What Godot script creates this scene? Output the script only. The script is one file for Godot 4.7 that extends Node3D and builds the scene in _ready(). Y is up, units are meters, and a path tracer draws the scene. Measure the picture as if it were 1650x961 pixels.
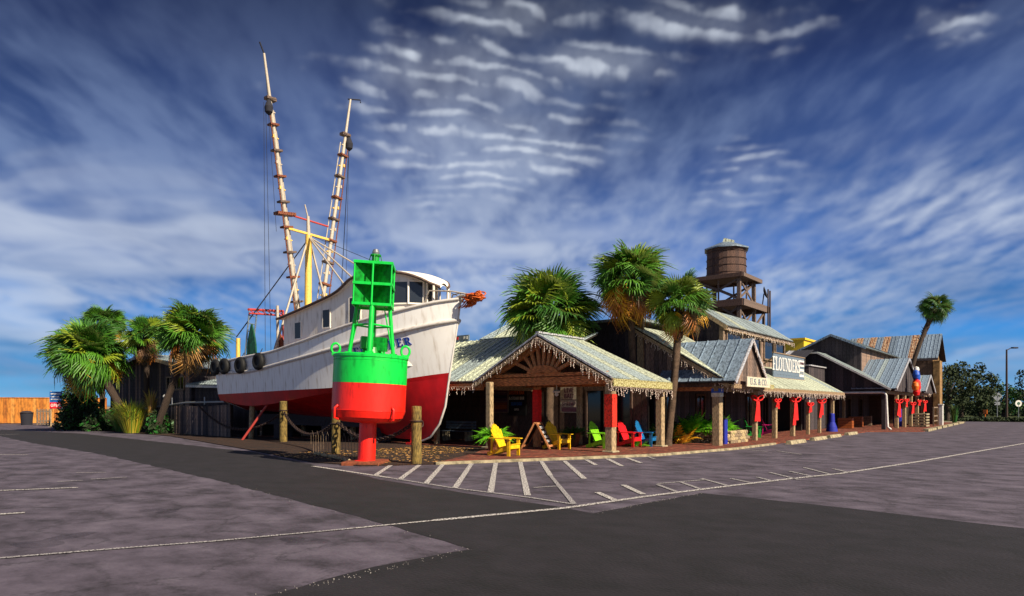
extends Node3D
# A shrimp boat on dry land, a green and red buoy and a weathered seafood house beside a parking lot.
# Axes: +X runs along the restaurant front (away, to the right), +Z points out to the parking lot.

var rng := RandomNumberGenerator.new()
var M := {}
var T := {}
var taken := {}
const RIGHT := Vector3(0.62252, 0.0, 0.78260)
const AHEAD := Vector3(0.78260, 0.0, -0.62252)

# ---------------------------------------------------------------- naming
func name_under(parent: Node, called: String) -> String:
	var key := str(parent.get_instance_id()) + "/" + called
	var n: int = taken.get(key, 0)
	taken[key] = n + 1
	return called if n == 0 else "%s_%03d" % [called, n]

func place(parent: Node, o: Node, called: String) -> void:
	o.name = name_under(parent, called)
	parent.add_child(o, true)

func tag(o: Node, label: String, category: String, group := "") -> void:
	o.set_meta("label", label)
	o.set_meta("category", category)
	if group != "":
		o.set_meta("group", group)

func thing(called: String, label: String, category: String, at := Vector3.ZERO, turn := 0.0, group := "") -> Node3D:
	var o := Node3D.new()
	place(self, o, called)
	o.position = at
	o.rotation.y = turn
	tag(o, label, category, group)
	return o

func part(parent: Node, called: String, shape, m: Material, xf := Transform3D.IDENTITY) -> MeshInstance3D:
	var o := MeshInstance3D.new()
	o.mesh = shape.commit() if shape is SurfaceTool else shape
	o.material_override = m
	o.transform = xf
	place(parent, o, called)
	return o

func solo(called: String, label: String, category: String, shape, m: Material, at := Vector3.ZERO, turn := 0.0, group := "") -> MeshInstance3D:
	var o := part(self, called, shape, m, Transform3D(Basis(Vector3.UP, turn), at))
	tag(o, label, category, group)
	return o

func struct(called: String, shape, m: Material) -> MeshInstance3D:
	var o := part(self, called, shape, m)
	o.set_meta("kind", "structure")
	return o

func stuff(parent: Node, called: String, shape, m: Material) -> MeshInstance3D:
	var o := part(parent, called, shape, m)
	o.set_meta("kind", "stuff")
	return o

func copy_of(o: Node3D, called: String, label: String, at: Vector3, turn: float) -> Node3D:
	var c: Node3D = o.duplicate()
	c.name = name_under(self, called)
	add_child(c, true)
	c.position = at
	c.rotation.y = turn
	c.set_meta("label", label)
	return c

# ---------------------------------------------------------------- mesh helpers
func S() -> SurfaceTool:
	var st := SurfaceTool.new()
	st.begin(Mesh.PRIMITIVE_TRIANGLES)
	return st

func tri(st: SurfaceTool, a: Vector3, b: Vector3, c: Vector3) -> void:   # counter-clockwise seen from the front
	var n := (b - a).cross(c - a).normalized()
	for v in [a, c, b]:
		st.set_normal(n)
		st.add_vertex(v)

func quad(st: SurfaceTool, a: Vector3, b: Vector3, c: Vector3, d: Vector3) -> void:
	tri(st, a, b, c)
	tri(st, a, c, d)

func smooth_quad(st: SurfaceTool, p: Array, n: Array) -> void:
	for i in [0, 2, 1, 0, 3, 2]:
		st.set_normal(n[i])
		st.add_vertex(p[i])

func hexa(st: SurfaceTool, lo: Array, hi: Array) -> void:   # lo: four bottom corners counter-clockwise from above; hi: the four above them
	quad(st, hi[0], hi[1], hi[2], hi[3])
	quad(st, lo[3], lo[2], lo[1], lo[0])
	for i in 4:
		var j := (i + 1) % 4
		quad(st, lo[i], lo[j], hi[j], hi[i])

func box(st: SurfaceTool, c: Vector3, size: Vector3, b := Basis.IDENTITY) -> void:
	var h := size * 0.5
	var lo := []
	var hi := []
	for k in [Vector2(-1, 1), Vector2(1, 1), Vector2(1, -1), Vector2(-1, -1)]:
		lo.append(c + b * Vector3(k.x * h.x, -h.y, k.y * h.z))
		hi.append(c + b * Vector3(k.x * h.x, h.y, k.y * h.z))
	hexa(st, lo, hi)

func box_of(size: Vector3, bevel := 0.0) -> SurfaceTool:   # box with chamfered vertical and top edges, base at y = 0
	var st := S()
	if bevel <= 0.0:
		box(st, Vector3(0, size.y * 0.5, 0), size)
		return st
	var h := size * 0.5
	var ring := func(inset: float, y: float) -> Array:
		var r := []
		var x := h.x - inset
		var z := h.z - inset
		for k in [[-x, z - bevel], [-x + bevel, z], [x - bevel, z], [x, z - bevel], [x, -z + bevel], [x - bevel, -z], [-x + bevel, -z], [-x, -z + bevel]]:
			r.append(Vector3(k[0], y, k[1]))
		return r
	var a: Array = ring.call(0.0, 0.0)
	var b: Array = ring.call(0.0, size.y - bevel)
	var c: Array = ring.call(bevel, size.y)
	for i in 8:
		var j := (i + 1) % 8
		quad(st, a[i], a[j], b[j], b[i])
		quad(st, b[i], b[j], c[j], c[i])
		tri(st, c[i], c[j], Vector3(0, size.y, 0))
		tri(st, a[j], a[i], Vector3.ZERO)
	return st

func along(a: Vector3, b: Vector3, up := Vector3.UP) -> Basis:
	var z := (b - a).normalized()
	if absf(z.dot(up)) > 0.98:
		up = Vector3.RIGHT
	var x := up.cross(z).normalized()
	return Basis(x, z.cross(x), z)

func beam(st: SurfaceTool, a: Vector3, b: Vector3, w: float, h: float, up := Vector3.UP) -> void:
	box(st, (a + b) * 0.5, Vector3(w, h, a.distance_to(b)), along(a, b, up))

func tube(st: SurfaceTool, pts: Array, r, sides := 8, caps := true) -> void:
	var n := pts.size()
	var rings := []
	var up := Vector3.UP
	for i in n:
		var t: Vector3 = (pts[mini(i + 1, n - 1)] - pts[maxi(i - 1, 0)]).normalized()
		if absf(t.dot(up)) > 0.97:
			up = Vector3(0.3, 0.1, 1).normalized()
		var x := up.cross(t).normalized()
		var y := t.cross(x)
		up = y
		var rad: float = r[i] if r is Array else r
		var ring := []
		var nor := []
		for k in sides:
			var a := TAU * k / sides
			var d := x * cos(a) + y * sin(a)
			nor.append(d)
			ring.append(pts[i] + d * rad)
		rings.append([ring, nor])
	for i in n - 1:
		for k in sides:
			var l := (k + 1) % sides
			smooth_quad(st, [rings[i][0][k], rings[i][0][l], rings[i + 1][0][l], rings[i + 1][0][k]], [rings[i][1][k], rings[i][1][l], rings[i + 1][1][l], rings[i + 1][1][k]])
	if caps:
		for k in sides:
			var l := (k + 1) % sides
			tri(st, rings[0][0][l], rings[0][0][k], pts[0])
			tri(st, rings[n - 1][0][k], rings[n - 1][0][l], pts[n - 1])

func line(st: SurfaceTool, a: Vector3, b: Vector3, r: float, sides := 6) -> void:
	tube(st, [a, b], r, sides)

func lathe(st: SurfaceTool, prof: Array, seg := 24, o := Vector3.ZERO, b := Basis.IDENTITY) -> void:   # prof: Vector2(radius, height), upwards along the outside
	for i in prof.size() - 1:
		var p: Vector2 = prof[i]
		var q: Vector2 = prof[i + 1]
		var e := Vector2(q.y - p.y, p.x - q.x).normalized()
		for k in seg:
			var a := TAU * k / seg
			var c := TAU * (k + 1) / seg
			var da := Vector3(cos(a), 0, -sin(a))
			var dc := Vector3(cos(c), 0, -sin(c))
			var pts := [da * p.x + Vector3(0, p.y, 0), dc * p.x + Vector3(0, p.y, 0), dc * q.x + Vector3(0, q.y, 0), da * q.x + Vector3(0, q.y, 0)]
			var na := b * (da * e.x + Vector3(0, e.y, 0))
			var nc := b * (dc * e.x + Vector3(0, e.y, 0))
			for j in 4:
				pts[j] = o + b * pts[j]
			smooth_quad(st, pts, [na, nc, nc, na])

func ring_tube(st: SurfaceTool, c: Vector3, b: Basis, rx: float, ry: float, r: float, seg := 14, sides := 6) -> void:
	var pts := []
	for i in seg + 1:
		var a := TAU * i / seg
		pts.append(c + b * Vector3(cos(a) * rx, sin(a) * ry, 0))
	tube(st, pts, r, sides, false)

func slab(st: SurfaceTool, a: Vector3, b: Vector3, c: Vector3, d: Vector3, t: float) -> void:   # the face a b c d counter-clockwise from outside, t thick inwards
	var n := (b - a).cross(c - a)
	if n.length() < 1e-6:
		n = (c - a).cross(d - a)
	n = n.normalized() * t
	hexa(st, [a - n, b - n, c - n, d - n], [a, b, c, d])

func flat_poly(pts: Array, y: float) -> SurfaceTool:   # pts: Vector2(x, z)
	var st := S()
	var pk := PackedVector2Array(pts)
	var idx := Geometry2D.triangulate_polygon(pk)
	for i in range(0, idx.size(), 3):
		var a := pk[idx[i]]
		var b := pk[idx[i + 1]]
		var c := pk[idx[i + 2]]
		var va := Vector3(a.x, y, a.y)
		var vb := Vector3(b.x, y, b.y)
		var vc := Vector3(c.x, y, c.y)
		if (vb - va).cross(vc - va).y > 0:
			tri(st, va, vb, vc)
		else:
			tri(st, va, vc, vb)
	return st

func prism_poly(pts: Array, y0: float, y1: float) -> SurfaceTool:
	var st := flat_poly(pts, y1)
	var area := 0.0
	for i in pts.size():
		var p: Vector2 = pts[i]
		var q: Vector2 = pts[(i + 1) % pts.size()]
		area += p.x * q.y - q.x * p.y
	for i in pts.size():
		var p: Vector2 = pts[i]
		var q: Vector2 = pts[(i + 1) % pts.size()]
		if area > 0:
			var k := p
			p = q
			q = k
		quad(st, Vector3(p.x, y0, p.y), Vector3(q.x, y0, q.y), Vector3(q.x, y1, q.y), Vector3(p.x, y1, p.y))
	return st

func pick(list: Array):
	return list[rng.randi() % list.size()]

func at_t(list: Array, t: float) -> float:   # piecewise linear through Vector2(t, value)
	if t <= list[0].x:
		return list[0].y
	for i in list.size() - 1:
		var a: Vector2 = list[i]
		var b: Vector2 = list[i + 1]
		if t <= b.x:
			return lerpf(a.y, b.y, (t - a.x) / maxf(b.x - a.x, 1e-6))
	return list[-1].y

# ---------------------------------------------------------------- building helpers
# a wall of upright boards from p to q (on the ground plan), seen from its left when walking p -> q ... the face looks along «face»
func plank_wall(parent: Node, p: Vector2, q: Vector2, face: Vector2, low: Array, high: Array, width: float, mats: Array, core: Material, called := "plank") -> void:
	var len := p.distance_to(q)
	var n := maxi(1, int(round(len / width)))
	var dir := (q - p) / len
	var f3 := Vector3(face.x, 0, face.y)
	for i in n:
		var t0 := float(i) / n
		var t1 := float(i + 1) / n
		var gap := 0.007 / len
		var a := p + dir * len * (t0 + gap)
		var b := p + dir * len * (t1 - gap)
		var proud := rng.randf_range(0.0, 0.014)
		var thick := 0.03
		var st := S()
		var lo0 := at_t(low, t0 + gap) + (rng.randf_range(-0.015, 0.02))
		var lo1 := lo0 + at_t(low, t1 - gap) - at_t(low, t0 + gap)
		var hi0 := at_t(high, t0 + gap)
		var hi1 := at_t(high, t1 - gap)
		if hi0 - lo0 < 0.03 and hi1 - lo1 < 0.03:
			continue
		hi0 = maxf(hi0, lo0 + 0.01)
		hi1 = maxf(hi1, lo1 + 0.01)
		var A := Vector3(a.x, 0, a.y) + f3 * proud
		var B := Vector3(b.x, 0, b.y) + f3 * proud
		var C := B - f3 * (thick + proud)
		var D := A - f3 * (thick + proud)
		var lo := [A + Vector3.UP * lo0, B + Vector3.UP * lo1, C + Vector3.UP * lo1, D + Vector3.UP * lo0]
		var hi := [A + Vector3.UP * hi0, B + Vector3.UP * hi1, C + Vector3.UP * hi1, D + Vector3.UP * hi0]
		if (B - A).cross(C - B).y < 0:
			lo.reverse()
			hi.reverse()
		hexa(st, lo, hi)
		part(parent, called, st, pick(mats))
	if core != null:
		var st2 := S()
		var ts := [0.0]
		for v in high + low:
			if v.x > 0.001 and v.x < 0.999 and not ts.has(v.x):
				ts.append(v.x)
		ts.append(1.0)
		ts.sort()
		for i in ts.size() - 1:
			var a2: Vector2 = p + dir * len * ts[i]
			var b2: Vector2 = p + dir * len * ts[i + 1]
			var A2 := Vector3(a2.x, 0, a2.y) - f3 * 0.04
			var B2 := Vector3(b2.x, 0, b2.y) - f3 * 0.04
			var C2 := B2 - f3 * 0.12
			var D2 := A2 - f3 * 0.12
			var l0 := at_t(low, ts[i]) + 0.03
			var l1 := at_t(low, ts[i + 1]) + 0.03
			var h0 := maxf(at_t(high, ts[i]) - 0.04, l0 + 0.001)
			var h1 := maxf(at_t(high, ts[i + 1]) - 0.04, l1 + 0.001)
			var lo2 := [A2 + Vector3.UP * l0, B2 + Vector3.UP * l1, C2 + Vector3.UP * l1, D2 + Vector3.UP * l0]
			var hi2 := [A2 + Vector3.UP * h0, B2 + Vector3.UP * h1, C2 + Vector3.UP * h1, D2 + Vector3.UP * h0]
			if (B2 - A2).cross(C2 - B2).y < 0:
				lo2.reverse()
				hi2.reverse()
			hexa(st2, lo2, hi2)
		part(parent, "wall", st2, core)

# sheet-metal roof of n panels between an eave e0-e1 and a ridge r0-r1, each panel with a standing seam
func metal_roof(parent: Node, e0: Vector3, e1: Vector3, r1: Vector3, r0: Vector3, n: int, mats: Array, ribs := 3, called := "roof_panel", rib_h := 0.035) -> void:
	if (e1 - e0).cross(r1 - e0).y < 0:
		var k := e0
		e0 = e1
		e1 = k
		k = r0
		r0 = r1
		r1 = k
	for i in n:
		var t0 := float(i) / n
		var t1 := float(i + 1) / n
		var a := e0.lerp(e1, t0)
		var b := e0.lerp(e1, t1)
		var c := r0.lerp(r1, t1)
		var d := r0.lerp(r1, t0)
		var nor := (e1 - e0).cross(r1 - e0).normalized()
		var lift := nor * rng.randf_range(0.0, 0.006)
		var st := S()
		slab(st, a + lift, b + lift, c + lift, d + lift, 0.035)
		for j in ribs:
			var u := (float(j) + (0.5 if ribs > 1 else 0.02)) / maxf(ribs, 1)
			var p := a.lerp(b, u) + lift
			var q := d.lerp(c, u) + lift
			var w := (b - a).normalized() * 0.025
			var hh := nor * rib_h
			slab(st, p - w * 0.6 + hh, p + w * 0.6 + hh, q + w * 0.6 + hh, q - w * 0.6 + hh, rib_h)
		part(parent, called, st, pick(mats))

func post(parent: Node, at: Vector3, h: float, w: float, m: Material, called := "post") -> MeshInstance3D:
	return part(parent, called, box_of(Vector3(w, h, w), w * 0.09), m, Transform3D(Basis.IDENTITY, at))

func board(parent: Node, called: String, a: Vector3, b: Vector3, w: float, h: float, m: Material) -> MeshInstance3D:
	var st := S()
	beam(st, a, b, w, h)
	return part(parent, called, st, m)

func window_at(parent: Node, c: Vector3, w: float, h: float, face: Vector3, frame: Material, glass: Material, mullions := 0) -> void:
	var side := Vector3.UP.cross(face).normalized()
	var b := Basis(side, Vector3.UP, face)
	var st := S()
	var t := 0.09
	box(st, Vector3(0, h * 0.5 - t * 0.5, 0), Vector3(w, t, 0.09))
	box(st, Vector3(0, -h * 0.5 + t * 0.5, 0), Vector3(w, t, 0.11))
	for s in [-1, 1]:
		box(st, Vector3(s * (w * 0.5 - t * 0.5), 0, 0), Vector3(t, h - 2 * t, 0.085))
	for k in mullions:
		box(st, Vector3((float(k + 1) / (mullions + 1) - 0.5) * w, 0, 0), Vector3(0.05, h - 2 * t, 0.06))
	var o := part(parent, "window", st, frame, Transform3D(b, c))
	var g := S()
	box(g, Vector3(0, 0, -0.02), Vector3(w - 2 * t, h - 2 * t, 0.02))
	part(o, "pane", g, glass)

func words(parent: Node, text: String, size: float, m: Material, xf: Transform3D, wide := 1.0, serif := false, depth := 0.012) -> MeshInstance3D:
	var t := TextMesh.new()
	var f := SystemFont.new()
	f.font_names = PackedStringArray(["Droid Serif" if serif else "Droid Sans"])
	f.font_weight = 700
	t.font = f
	t.text = text
	t.font_size = 32
	t.pixel_size = size / 32.0
	t.depth = depth
	var x := Transform3D(xf.basis * Basis.from_scale(Vector3(wide, 1, 1)), xf.origin)
	return part(parent, "lettering", t, m, x)

func facing(face: Vector3) -> Basis:
	return Basis(Vector3.UP.cross(face).normalized(), Vector3.UP, face.normalized())

# ---------------------------------------------------------------- textures and materials
func noise_tex(key: String, sd: int, freq: float, oct: int, stops: Array, side := 512, kind := FastNoiseLite.TYPE_SIMPLEX_SMOOTH) -> NoiseTexture2D:   # stops: [offset, grey or Color]
	var n := FastNoiseLite.new()
	n.seed = sd
	n.noise_type = kind
	n.frequency = freq
	n.fractal_octaves = oct
	n.fractal_type = FastNoiseLite.FRACTAL_FBM if oct > 1 else FastNoiseLite.FRACTAL_NONE
	var g := Gradient.new()
	var off := PackedFloat32Array()
	var col := PackedColorArray()
	for s in stops:
		off.append(s[0])
		col.append(s[1] if s[1] is Color else Color(s[1], s[1], s[1]))
	g.offsets = off
	g.colors = col
	var t := NoiseTexture2D.new()
	t.width = side
	t.height = side
	t.seamless = true
	t.noise = n
	t.color_ramp = g
	T[key] = t
	return t

func mat(key: String, color: Color, rough: float, tex := "", scale := Vector3.ONE, metal := 0.0, bump := "", relief := 0.0, detail := "", dscale := 1.0) -> StandardMaterial3D:
	var m := StandardMaterial3D.new()
	m.resource_name = key
	m.albedo_color = color
	m.roughness = rough
	m.metallic = metal
	if tex != "" or bump != "":
		m.uv1_triplanar = true
		m.uv1_world_triplanar = true
		m.uv1_scale = scale
		m.uv1_triplanar_sharpness = 4.0
	if tex != "":
		m.albedo_texture = T[tex]
	if bump != "":
		m.heightmap_enabled = true
		m.heightmap_texture = T[bump]
		m.heightmap_scale = relief
	if detail != "":
		m.detail_enabled = true
		m.detail_albedo = T[detail]
		m.detail_blend_mode = BaseMaterial3D.BLEND_MODE_MUL
		m.detail_uv_layer = BaseMaterial3D.DETAIL_UV_2
		m.uv2_triplanar = true
		m.uv2_world_triplanar = true
		m.uv2_scale = Vector3.ONE * dscale
	M[key] = m
	return m

func leaf_mat(key: String, color: Color) -> void:
	var m := mat(key, color, 0.55)
	m.backlight_enabled = true
	m.backlight = Color(0.35, 0.38, 0.2)

func brick_tex() -> void:
	var im := Image.create(512, 512, false, Image.FORMAT_RGB8)
	im.fill(Color(0.36, 0.27, 0.22))
	var r := RandomNumberGenerator.new()
	r.seed = 5
	for row in 16:
		for k in 8:
			var x := k * 64 + (32 if row % 2 == 1 else 0)
			var v := r.randf_range(0.62, 1.0)
			var c := Color(0.62 * v, 0.30 * v + r.randf() * 0.04, 0.22 * v)
			if r.randf() < 0.12:
				c = Color(0.66, 0.5, 0.34) * v
			im.fill_rect(Rect2i(x + 2, row * 32 + 2, 60, 28), c)
			if x + 62 > 512:
				im.fill_rect(Rect2i(0, row * 32 + 2, x + 62 - 512, 28), c)
	T["brick"] = ImageTexture.create_from_image(im)

func make_materials() -> void:
	noise_tex("grain", 3, 0.03, 4, [[0.2, 0.42], [0.45, 0.78], [0.6, 0.9], [0.85, 1.0]])
	noise_tex("mottle", 7, 0.008, 5, [[0.2, 0.68], [0.5, 0.88], [0.8, 1.0]])
	noise_tex("soft", 8, 0.006, 3, [[0.2, 0.86], [0.8, 1.0]])
	noise_tex("fine", 11, 0.12, 3, [[0.15, 0.6], [0.5, 0.85], [0.85, 1.0]])
	noise_tex("speck", 12, 0.25, 2, [[0.1, 0.45], [0.5, 0.85], [0.75, 0.95], [0.95, 1.0]])
	noise_tex("streak", 13, 0.02, 4, [[0.15, 0.45], [0.38, 0.8], [0.55, 0.97], [1.0, 1.0]])
	var an := noise_tex("asphalt", 21, 0.006, 8, [[0.1, Color(0.52, 0.49, 0.52)], [0.4, Color(0.75, 0.72, 0.75)], [0.6, Color(0.86, 0.83, 0.86)], [0.9, Color(1.0, 0.98, 0.99)]], 1024)
	an.noise.fractal_gain = 0.66
	noise_tex("rust", 31, 0.012, 5, [[0.3, Color(0.78, 0.8, 0.8)], [0.5, Color(0.85, 0.84, 0.8)], [0.62, Color(0.55, 0.36, 0.24)], [0.85, Color(0.4, 0.2, 0.1)]])
	noise_tex("yellow_paint", 33, 0.02, 4, [[0.25, Color(0.5, 0.42, 0.26)], [0.38, Color(0.72, 0.68, 0.42)], [0.5, Color(0.92, 0.88, 0.66)], [0.8, Color(0.97, 0.95, 0.84)]])
	noise_tex("worn", 41, 0.035, 4, [[0.3, Color(0.27, 0.25, 0.27)], [0.44, Color(0.45, 0.43, 0.44)], [0.56, Color(0.78, 0.77, 0.76)], [0.9, Color(0.92, 0.91, 0.9)]])
	noise_tex("soil", 51, 0.03, 5, [[0.2, Color(0.2, 0.13, 0.09)], [0.45, Color(0.42, 0.28, 0.16)], [0.62, Color(0.62, 0.42, 0.2)], [0.85, Color(0.8, 0.68, 0.42)]])
	noise_tex("hullstain", 61, 0.012, 5, [[0.05, Color(0.80, 0.77, 0.73)], [0.28, Color(0.95, 0.94, 0.93)], [0.48, Color(1, 1, 1)]])
	noise_tex("crown", 71, 0.03, 4, [[0.2, Color(0.5, 0.52, 0.4)], [0.7, Color(1, 1, 1)]], 256)
	brick_tex()
	var ck := noise_tex("cracks", 81, 0.012, 1, [[0.0, 0.72], [0.02, 0.86], [0.06, 0.96], [0.5, 1.0]], 1024, FastNoiseLite.TYPE_CELLULAR)
	var cn: FastNoiseLite = ck.noise
	cn.cellular_return_type = FastNoiseLite.RETURN_DISTANCE2_SUB
	cn.domain_warp_enabled = true
	cn.domain_warp_amplitude = 40.0
	cn.domain_warp_frequency = 0.02

	# ground
	var a := mat("asphalt_old", Color(0.385, 0.362, 0.41), 0.88, "asphalt", Vector3(0.17, 0.17, 0.12), 0.0, "speck", 0.9, "cracks", 0.06)
	a.uv1_triplanar_sharpness = 8.0
	mat("asphalt_new", Color(0.122, 0.108, 0.130), 0.85, "asphalt", Vector3(0.21, 0.21, 0.15), 0.0, "speck", 0.9, "cracks", 0.045)
	var oil := mat("oil", Color(0.08, 0.07, 0.08, 0.2), 0.6)
	oil.transparency = BaseMaterial3D.TRANSPARENCY_ALPHA
	mat("paint", Color(1.0, 0.99, 0.98), 0.8, "worn", Vector3(1.3, 1.3, 1.3))
	mat("paint_faint", Color(0.86, 0.85, 0.86), 0.85, "worn", Vector3(1.9, 1.9, 1.9))
	mat("sand", Color(0.62, 0.57, 0.47), 0.95, "mottle", Vector3.ONE * 0.1, 0.0, "speck", 1.0)
	mat("brick_paving", Color(0.98, 0.86, 0.84), 0.85, "brick", Vector3(0.62, 0.62, 0.62), 0.0, "fine", 0.4, "mottle", 0.3)
	mat("soil", Color(0.46, 0.39, 0.34), 0.95, "soil", Vector3.ONE * 0.8, 0.0, "speck", 2.0, "mottle", 0.2)
	mat("concrete", Color(0.80, 0.74, 0.60), 0.85, "mottle", Vector3.ONE * 0.9, 0.0, "fine", 0.4, "fine", 2.0)
	mat("lawn", Color(0.34, 0.40, 0.13), 0.95, "mottle", Vector3.ONE * 0.3, 0.0, "speck", 2.0, "fine", 0.8)
	mat("grit", Color(0.50, 0.48, 0.47), 0.9)
	mat("stone_a", Color(0.78, 0.69, 0.52), 0.9, "mottle", Vector3.ONE * 2.0, 0.0, "fine", 0.8)
	mat("stone_b", Color(0.60, 0.52, 0.42), 0.9, "mottle", Vector3.ONE * 2.0, 0.0, "fine", 0.8)

	# weathered boards: three tones, grain running upwards, along x or along z
	var up := Vector3(3.2, 0.3, 3.2)
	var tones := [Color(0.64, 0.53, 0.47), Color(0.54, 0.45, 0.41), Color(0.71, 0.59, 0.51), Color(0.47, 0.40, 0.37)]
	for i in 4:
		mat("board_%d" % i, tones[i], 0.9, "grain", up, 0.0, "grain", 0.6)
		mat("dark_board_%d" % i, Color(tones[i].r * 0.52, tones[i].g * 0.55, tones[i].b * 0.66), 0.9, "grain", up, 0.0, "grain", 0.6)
	mat("timber", Color(0.80, 0.69, 0.53), 0.88, "grain", up, 0.0, "grain", 0.9)
	mat("timber_x", Color(0.70, 0.58, 0.44), 0.88, "grain", Vector3(0.3, 3.2, 3.2), 0.0, "grain", 0.9)
	mat("timber_z", Color(0.92, 0.57, 0.33), 0.85, "grain", Vector3(3.2, 3.2, 0.3), 0.0, "grain", 0.9)
	mat("warm_timber", Color(0.90, 0.60, 0.38), 0.85, "grain", up, 0.0, "grain", 0.6)
	mat("piling", Color(0.66, 0.55, 0.28), 0.9, "grain", up, 0.0, "grain", 0.9, "mottle", 0.7)
	mat("fascia", Color(0.74, 0.74, 0.67), 0.85, "yellow_paint", Vector3(1.2, 1.2, 1.2))
	mat("fence_wood", Color(0.80, 0.50, 0.18), 0.85, "mottle", Vector3(1, 0.3, 1))
	mat("fence_wood_b", Color(0.70, 0.41, 0.14), 0.85, "mottle", Vector3(1, 0.3, 1))
	mat("fence_wood_c", Color(0.86, 0.58, 0.26), 0.85, "mottle", Vector3(1, 0.3, 1))
	mat("wall_core", Color(0.16, 0.13, 0.12), 0.95)
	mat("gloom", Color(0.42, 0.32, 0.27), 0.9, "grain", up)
	mat("glass", Color(0.03, 0.035, 0.045), 0.08)
	mat("window_glass", Color(0.16, 0.18, 0.21), 0.12)
	mat("frame_wood", Color(0.62, 0.53, 0.44), 0.85, "grain", up)
	mat("grey_timber", Color(0.52, 0.44, 0.40), 0.9, "grain", up, 0.0, "grain", 0.6)
	mat("tank_wood", Color(0.44, 0.33, 0.29), 0.9, "grain", up, 0.0, "grain", 0.6)
	mat("tank_wood_b", Color(0.36, 0.27, 0.25), 0.9, "grain", up, 0.0, "grain", 0.6)
	mat("tan_stucco", Color(0.62, 0.48, 0.30), 0.9, "mottle", Vector3.ONE * 0.5)

	# roofs
	for i in 3:
		var v: float = [1.0, 0.93, 0.86][i]
		mat("zinc_%d" % i, Color(0.68 * v, 0.74 * v, 0.75 * v), 0.5, "streak", Vector3(0.9, 0.5, 0.9), 0.15)
		mat("straw_zinc_%d" % i, Color(0.79 * v, 0.82 * v, 0.73 * v), 0.6, "streak", Vector3(0.7, 0.5, 0.7), 0.1)
		mat("blue_zinc_%d" % i, Color(0.60 * v, 0.68 * v, 0.76 * v), 0.45, "streak", Vector3(0.8, 0.4, 0.8), 0.2)
	mat("rusty_sheet", Color(0.85, 0.72, 0.6), 0.8, "rust", Vector3.ONE * 0.7)
	mat("edge_metal", Color(0.80, 0.80, 0.82), 0.45, "streak", Vector3.ONE, 0.2)

	# boat
	mat("boat_white", Color(0.94, 0.935, 0.925), 0.45, "hullstain", Vector3(0.6, 0.1, 0.6))
	mat("cabin_white", Color(0.96, 0.93, 0.88), 0.5, "hullstain", Vector3(0.6, 0.12, 0.6))
	mat("hull_red", Color(0.74, 0.05, 0.085), 0.42, "soft", Vector3(0.5, 0.3, 0.5), 0.0, "soft", 1.0)
	mat("trim_grey", Color(0.82, 0.80, 0.78), 0.5, "hullstain", Vector3(0.6, 0.6, 0.6))
	mat("roof_brown", Color(0.42, 0.34, 0.30), 0.7, "mottle", Vector3.ONE)
	mat("blue_letters", Color(0.05, 0.22, 0.58), 0.5)
	mat("rig_white", Color(0.72, 0.68, 0.62), 0.5, "hullstain", Vector3.ONE * 1.2)
	mat("rig_rust", Color(0.62, 0.36, 0.24), 0.8, "rust", Vector3.ONE * 2.0)
	mat("rig_red", Color(0.70, 0.25, 0.22), 0.6)
	mat("mast_yellow", Color(0.90, 0.74, 0.36), 0.5, "hullstain", Vector3(1.2, 0.8, 1.2))
	mat("rope", Color(0.13, 0.13, 0.17), 0.9)
	mat("tyre", Color(0.045, 0.045, 0.05), 0.75, "fine", Vector3.ONE * 3.0)
	mat("net_orange", Color(0.92, 0.42, 0.08), 0.75, "fine", Vector3.ONE * 6.0)
	mat("teal", Color(0.03, 0.33, 0.22), 0.6, "mottle", Vector3.ONE)
	mat("door_black", Color(0.05, 0.055, 0.07), 0.35)

	# buoy and small things
	mat("buoy_green", Color(0.02, 0.79, 0.26), 0.38, "hullstain", Vector3(1.1, 0.3, 1.1), 0.0, "soft", 1.5)
	mat("buoy_dark_green", Color(0.01, 0.60, 0.18), 0.4, "mottle", Vector3.ONE)
	mat("buoy_red", Color(0.94, 0.14, 0.085), 0.40, "hullstain", Vector3(1.1, 0.3, 1.1), 0.0, "soft", 1.5)
	mat("chain", Color(0.26, 0.2, 0.18), 0.6, "", Vector3.ONE, 0.5)
	mat("steel", Color(0.55, 0.56, 0.58), 0.4, "", Vector3.ONE, 0.6)
	mat("white_pipe", Color(0.88, 0.87, 0.85), 0.5, "soft", Vector3.ONE)
	mat("bulb", Color(0.99, 0.93, 0.88), 0.3)
	mat("light_wire", Color(0.85, 0.76, 0.70), 0.6)
	var paints := {"yellow": Color(0.95, 0.76, 0.05), "lime": Color(0.52, 0.82, 0.10), "red": Color(0.92, 0.05, 0.12), "blue": Color(0.02, 0.42, 0.66), "green": Color(0.03, 0.52, 0.14), "magenta": Color(0.80, 0.08, 0.48), "bright_red": Color(0.90, 0.03, 0.03), "scarlet": Color(0.92, 0.16, 0.06), "deep_blue": Color(0.04, 0.13, 0.62), "band_blue": Color(0.08, 0.34, 0.78), "orange": Color(0.90, 0.44, 0.06), "box_orange": Color(0.62, 0.32, 0.12), "black": Color(0.03, 0.03, 0.035), "white": Color(0.9, 0.89, 0.87), "cream": Color(0.86, 0.82, 0.72), "yellow_wall": Color(0.93, 0.78, 0.08), "plum": Color(0.33, 0.17, 0.24), "sky_print": Color(0.16, 0.42, 0.72), "sign_blue": Color(0.43, 0.49, 0.55)}
	for k in paints:
		mat(k, paints[k], 0.5, "soft", Vector3.ONE * 2.0)
	for k in ["bright_red", "scarlet", "deep_blue"]:
		M[k].roughness = 0.75
	mat("worn_red", Color(0.92, 0.18, 0.08), 0.8, "streak", Vector3(2.0, 0.8, 2.0))
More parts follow.
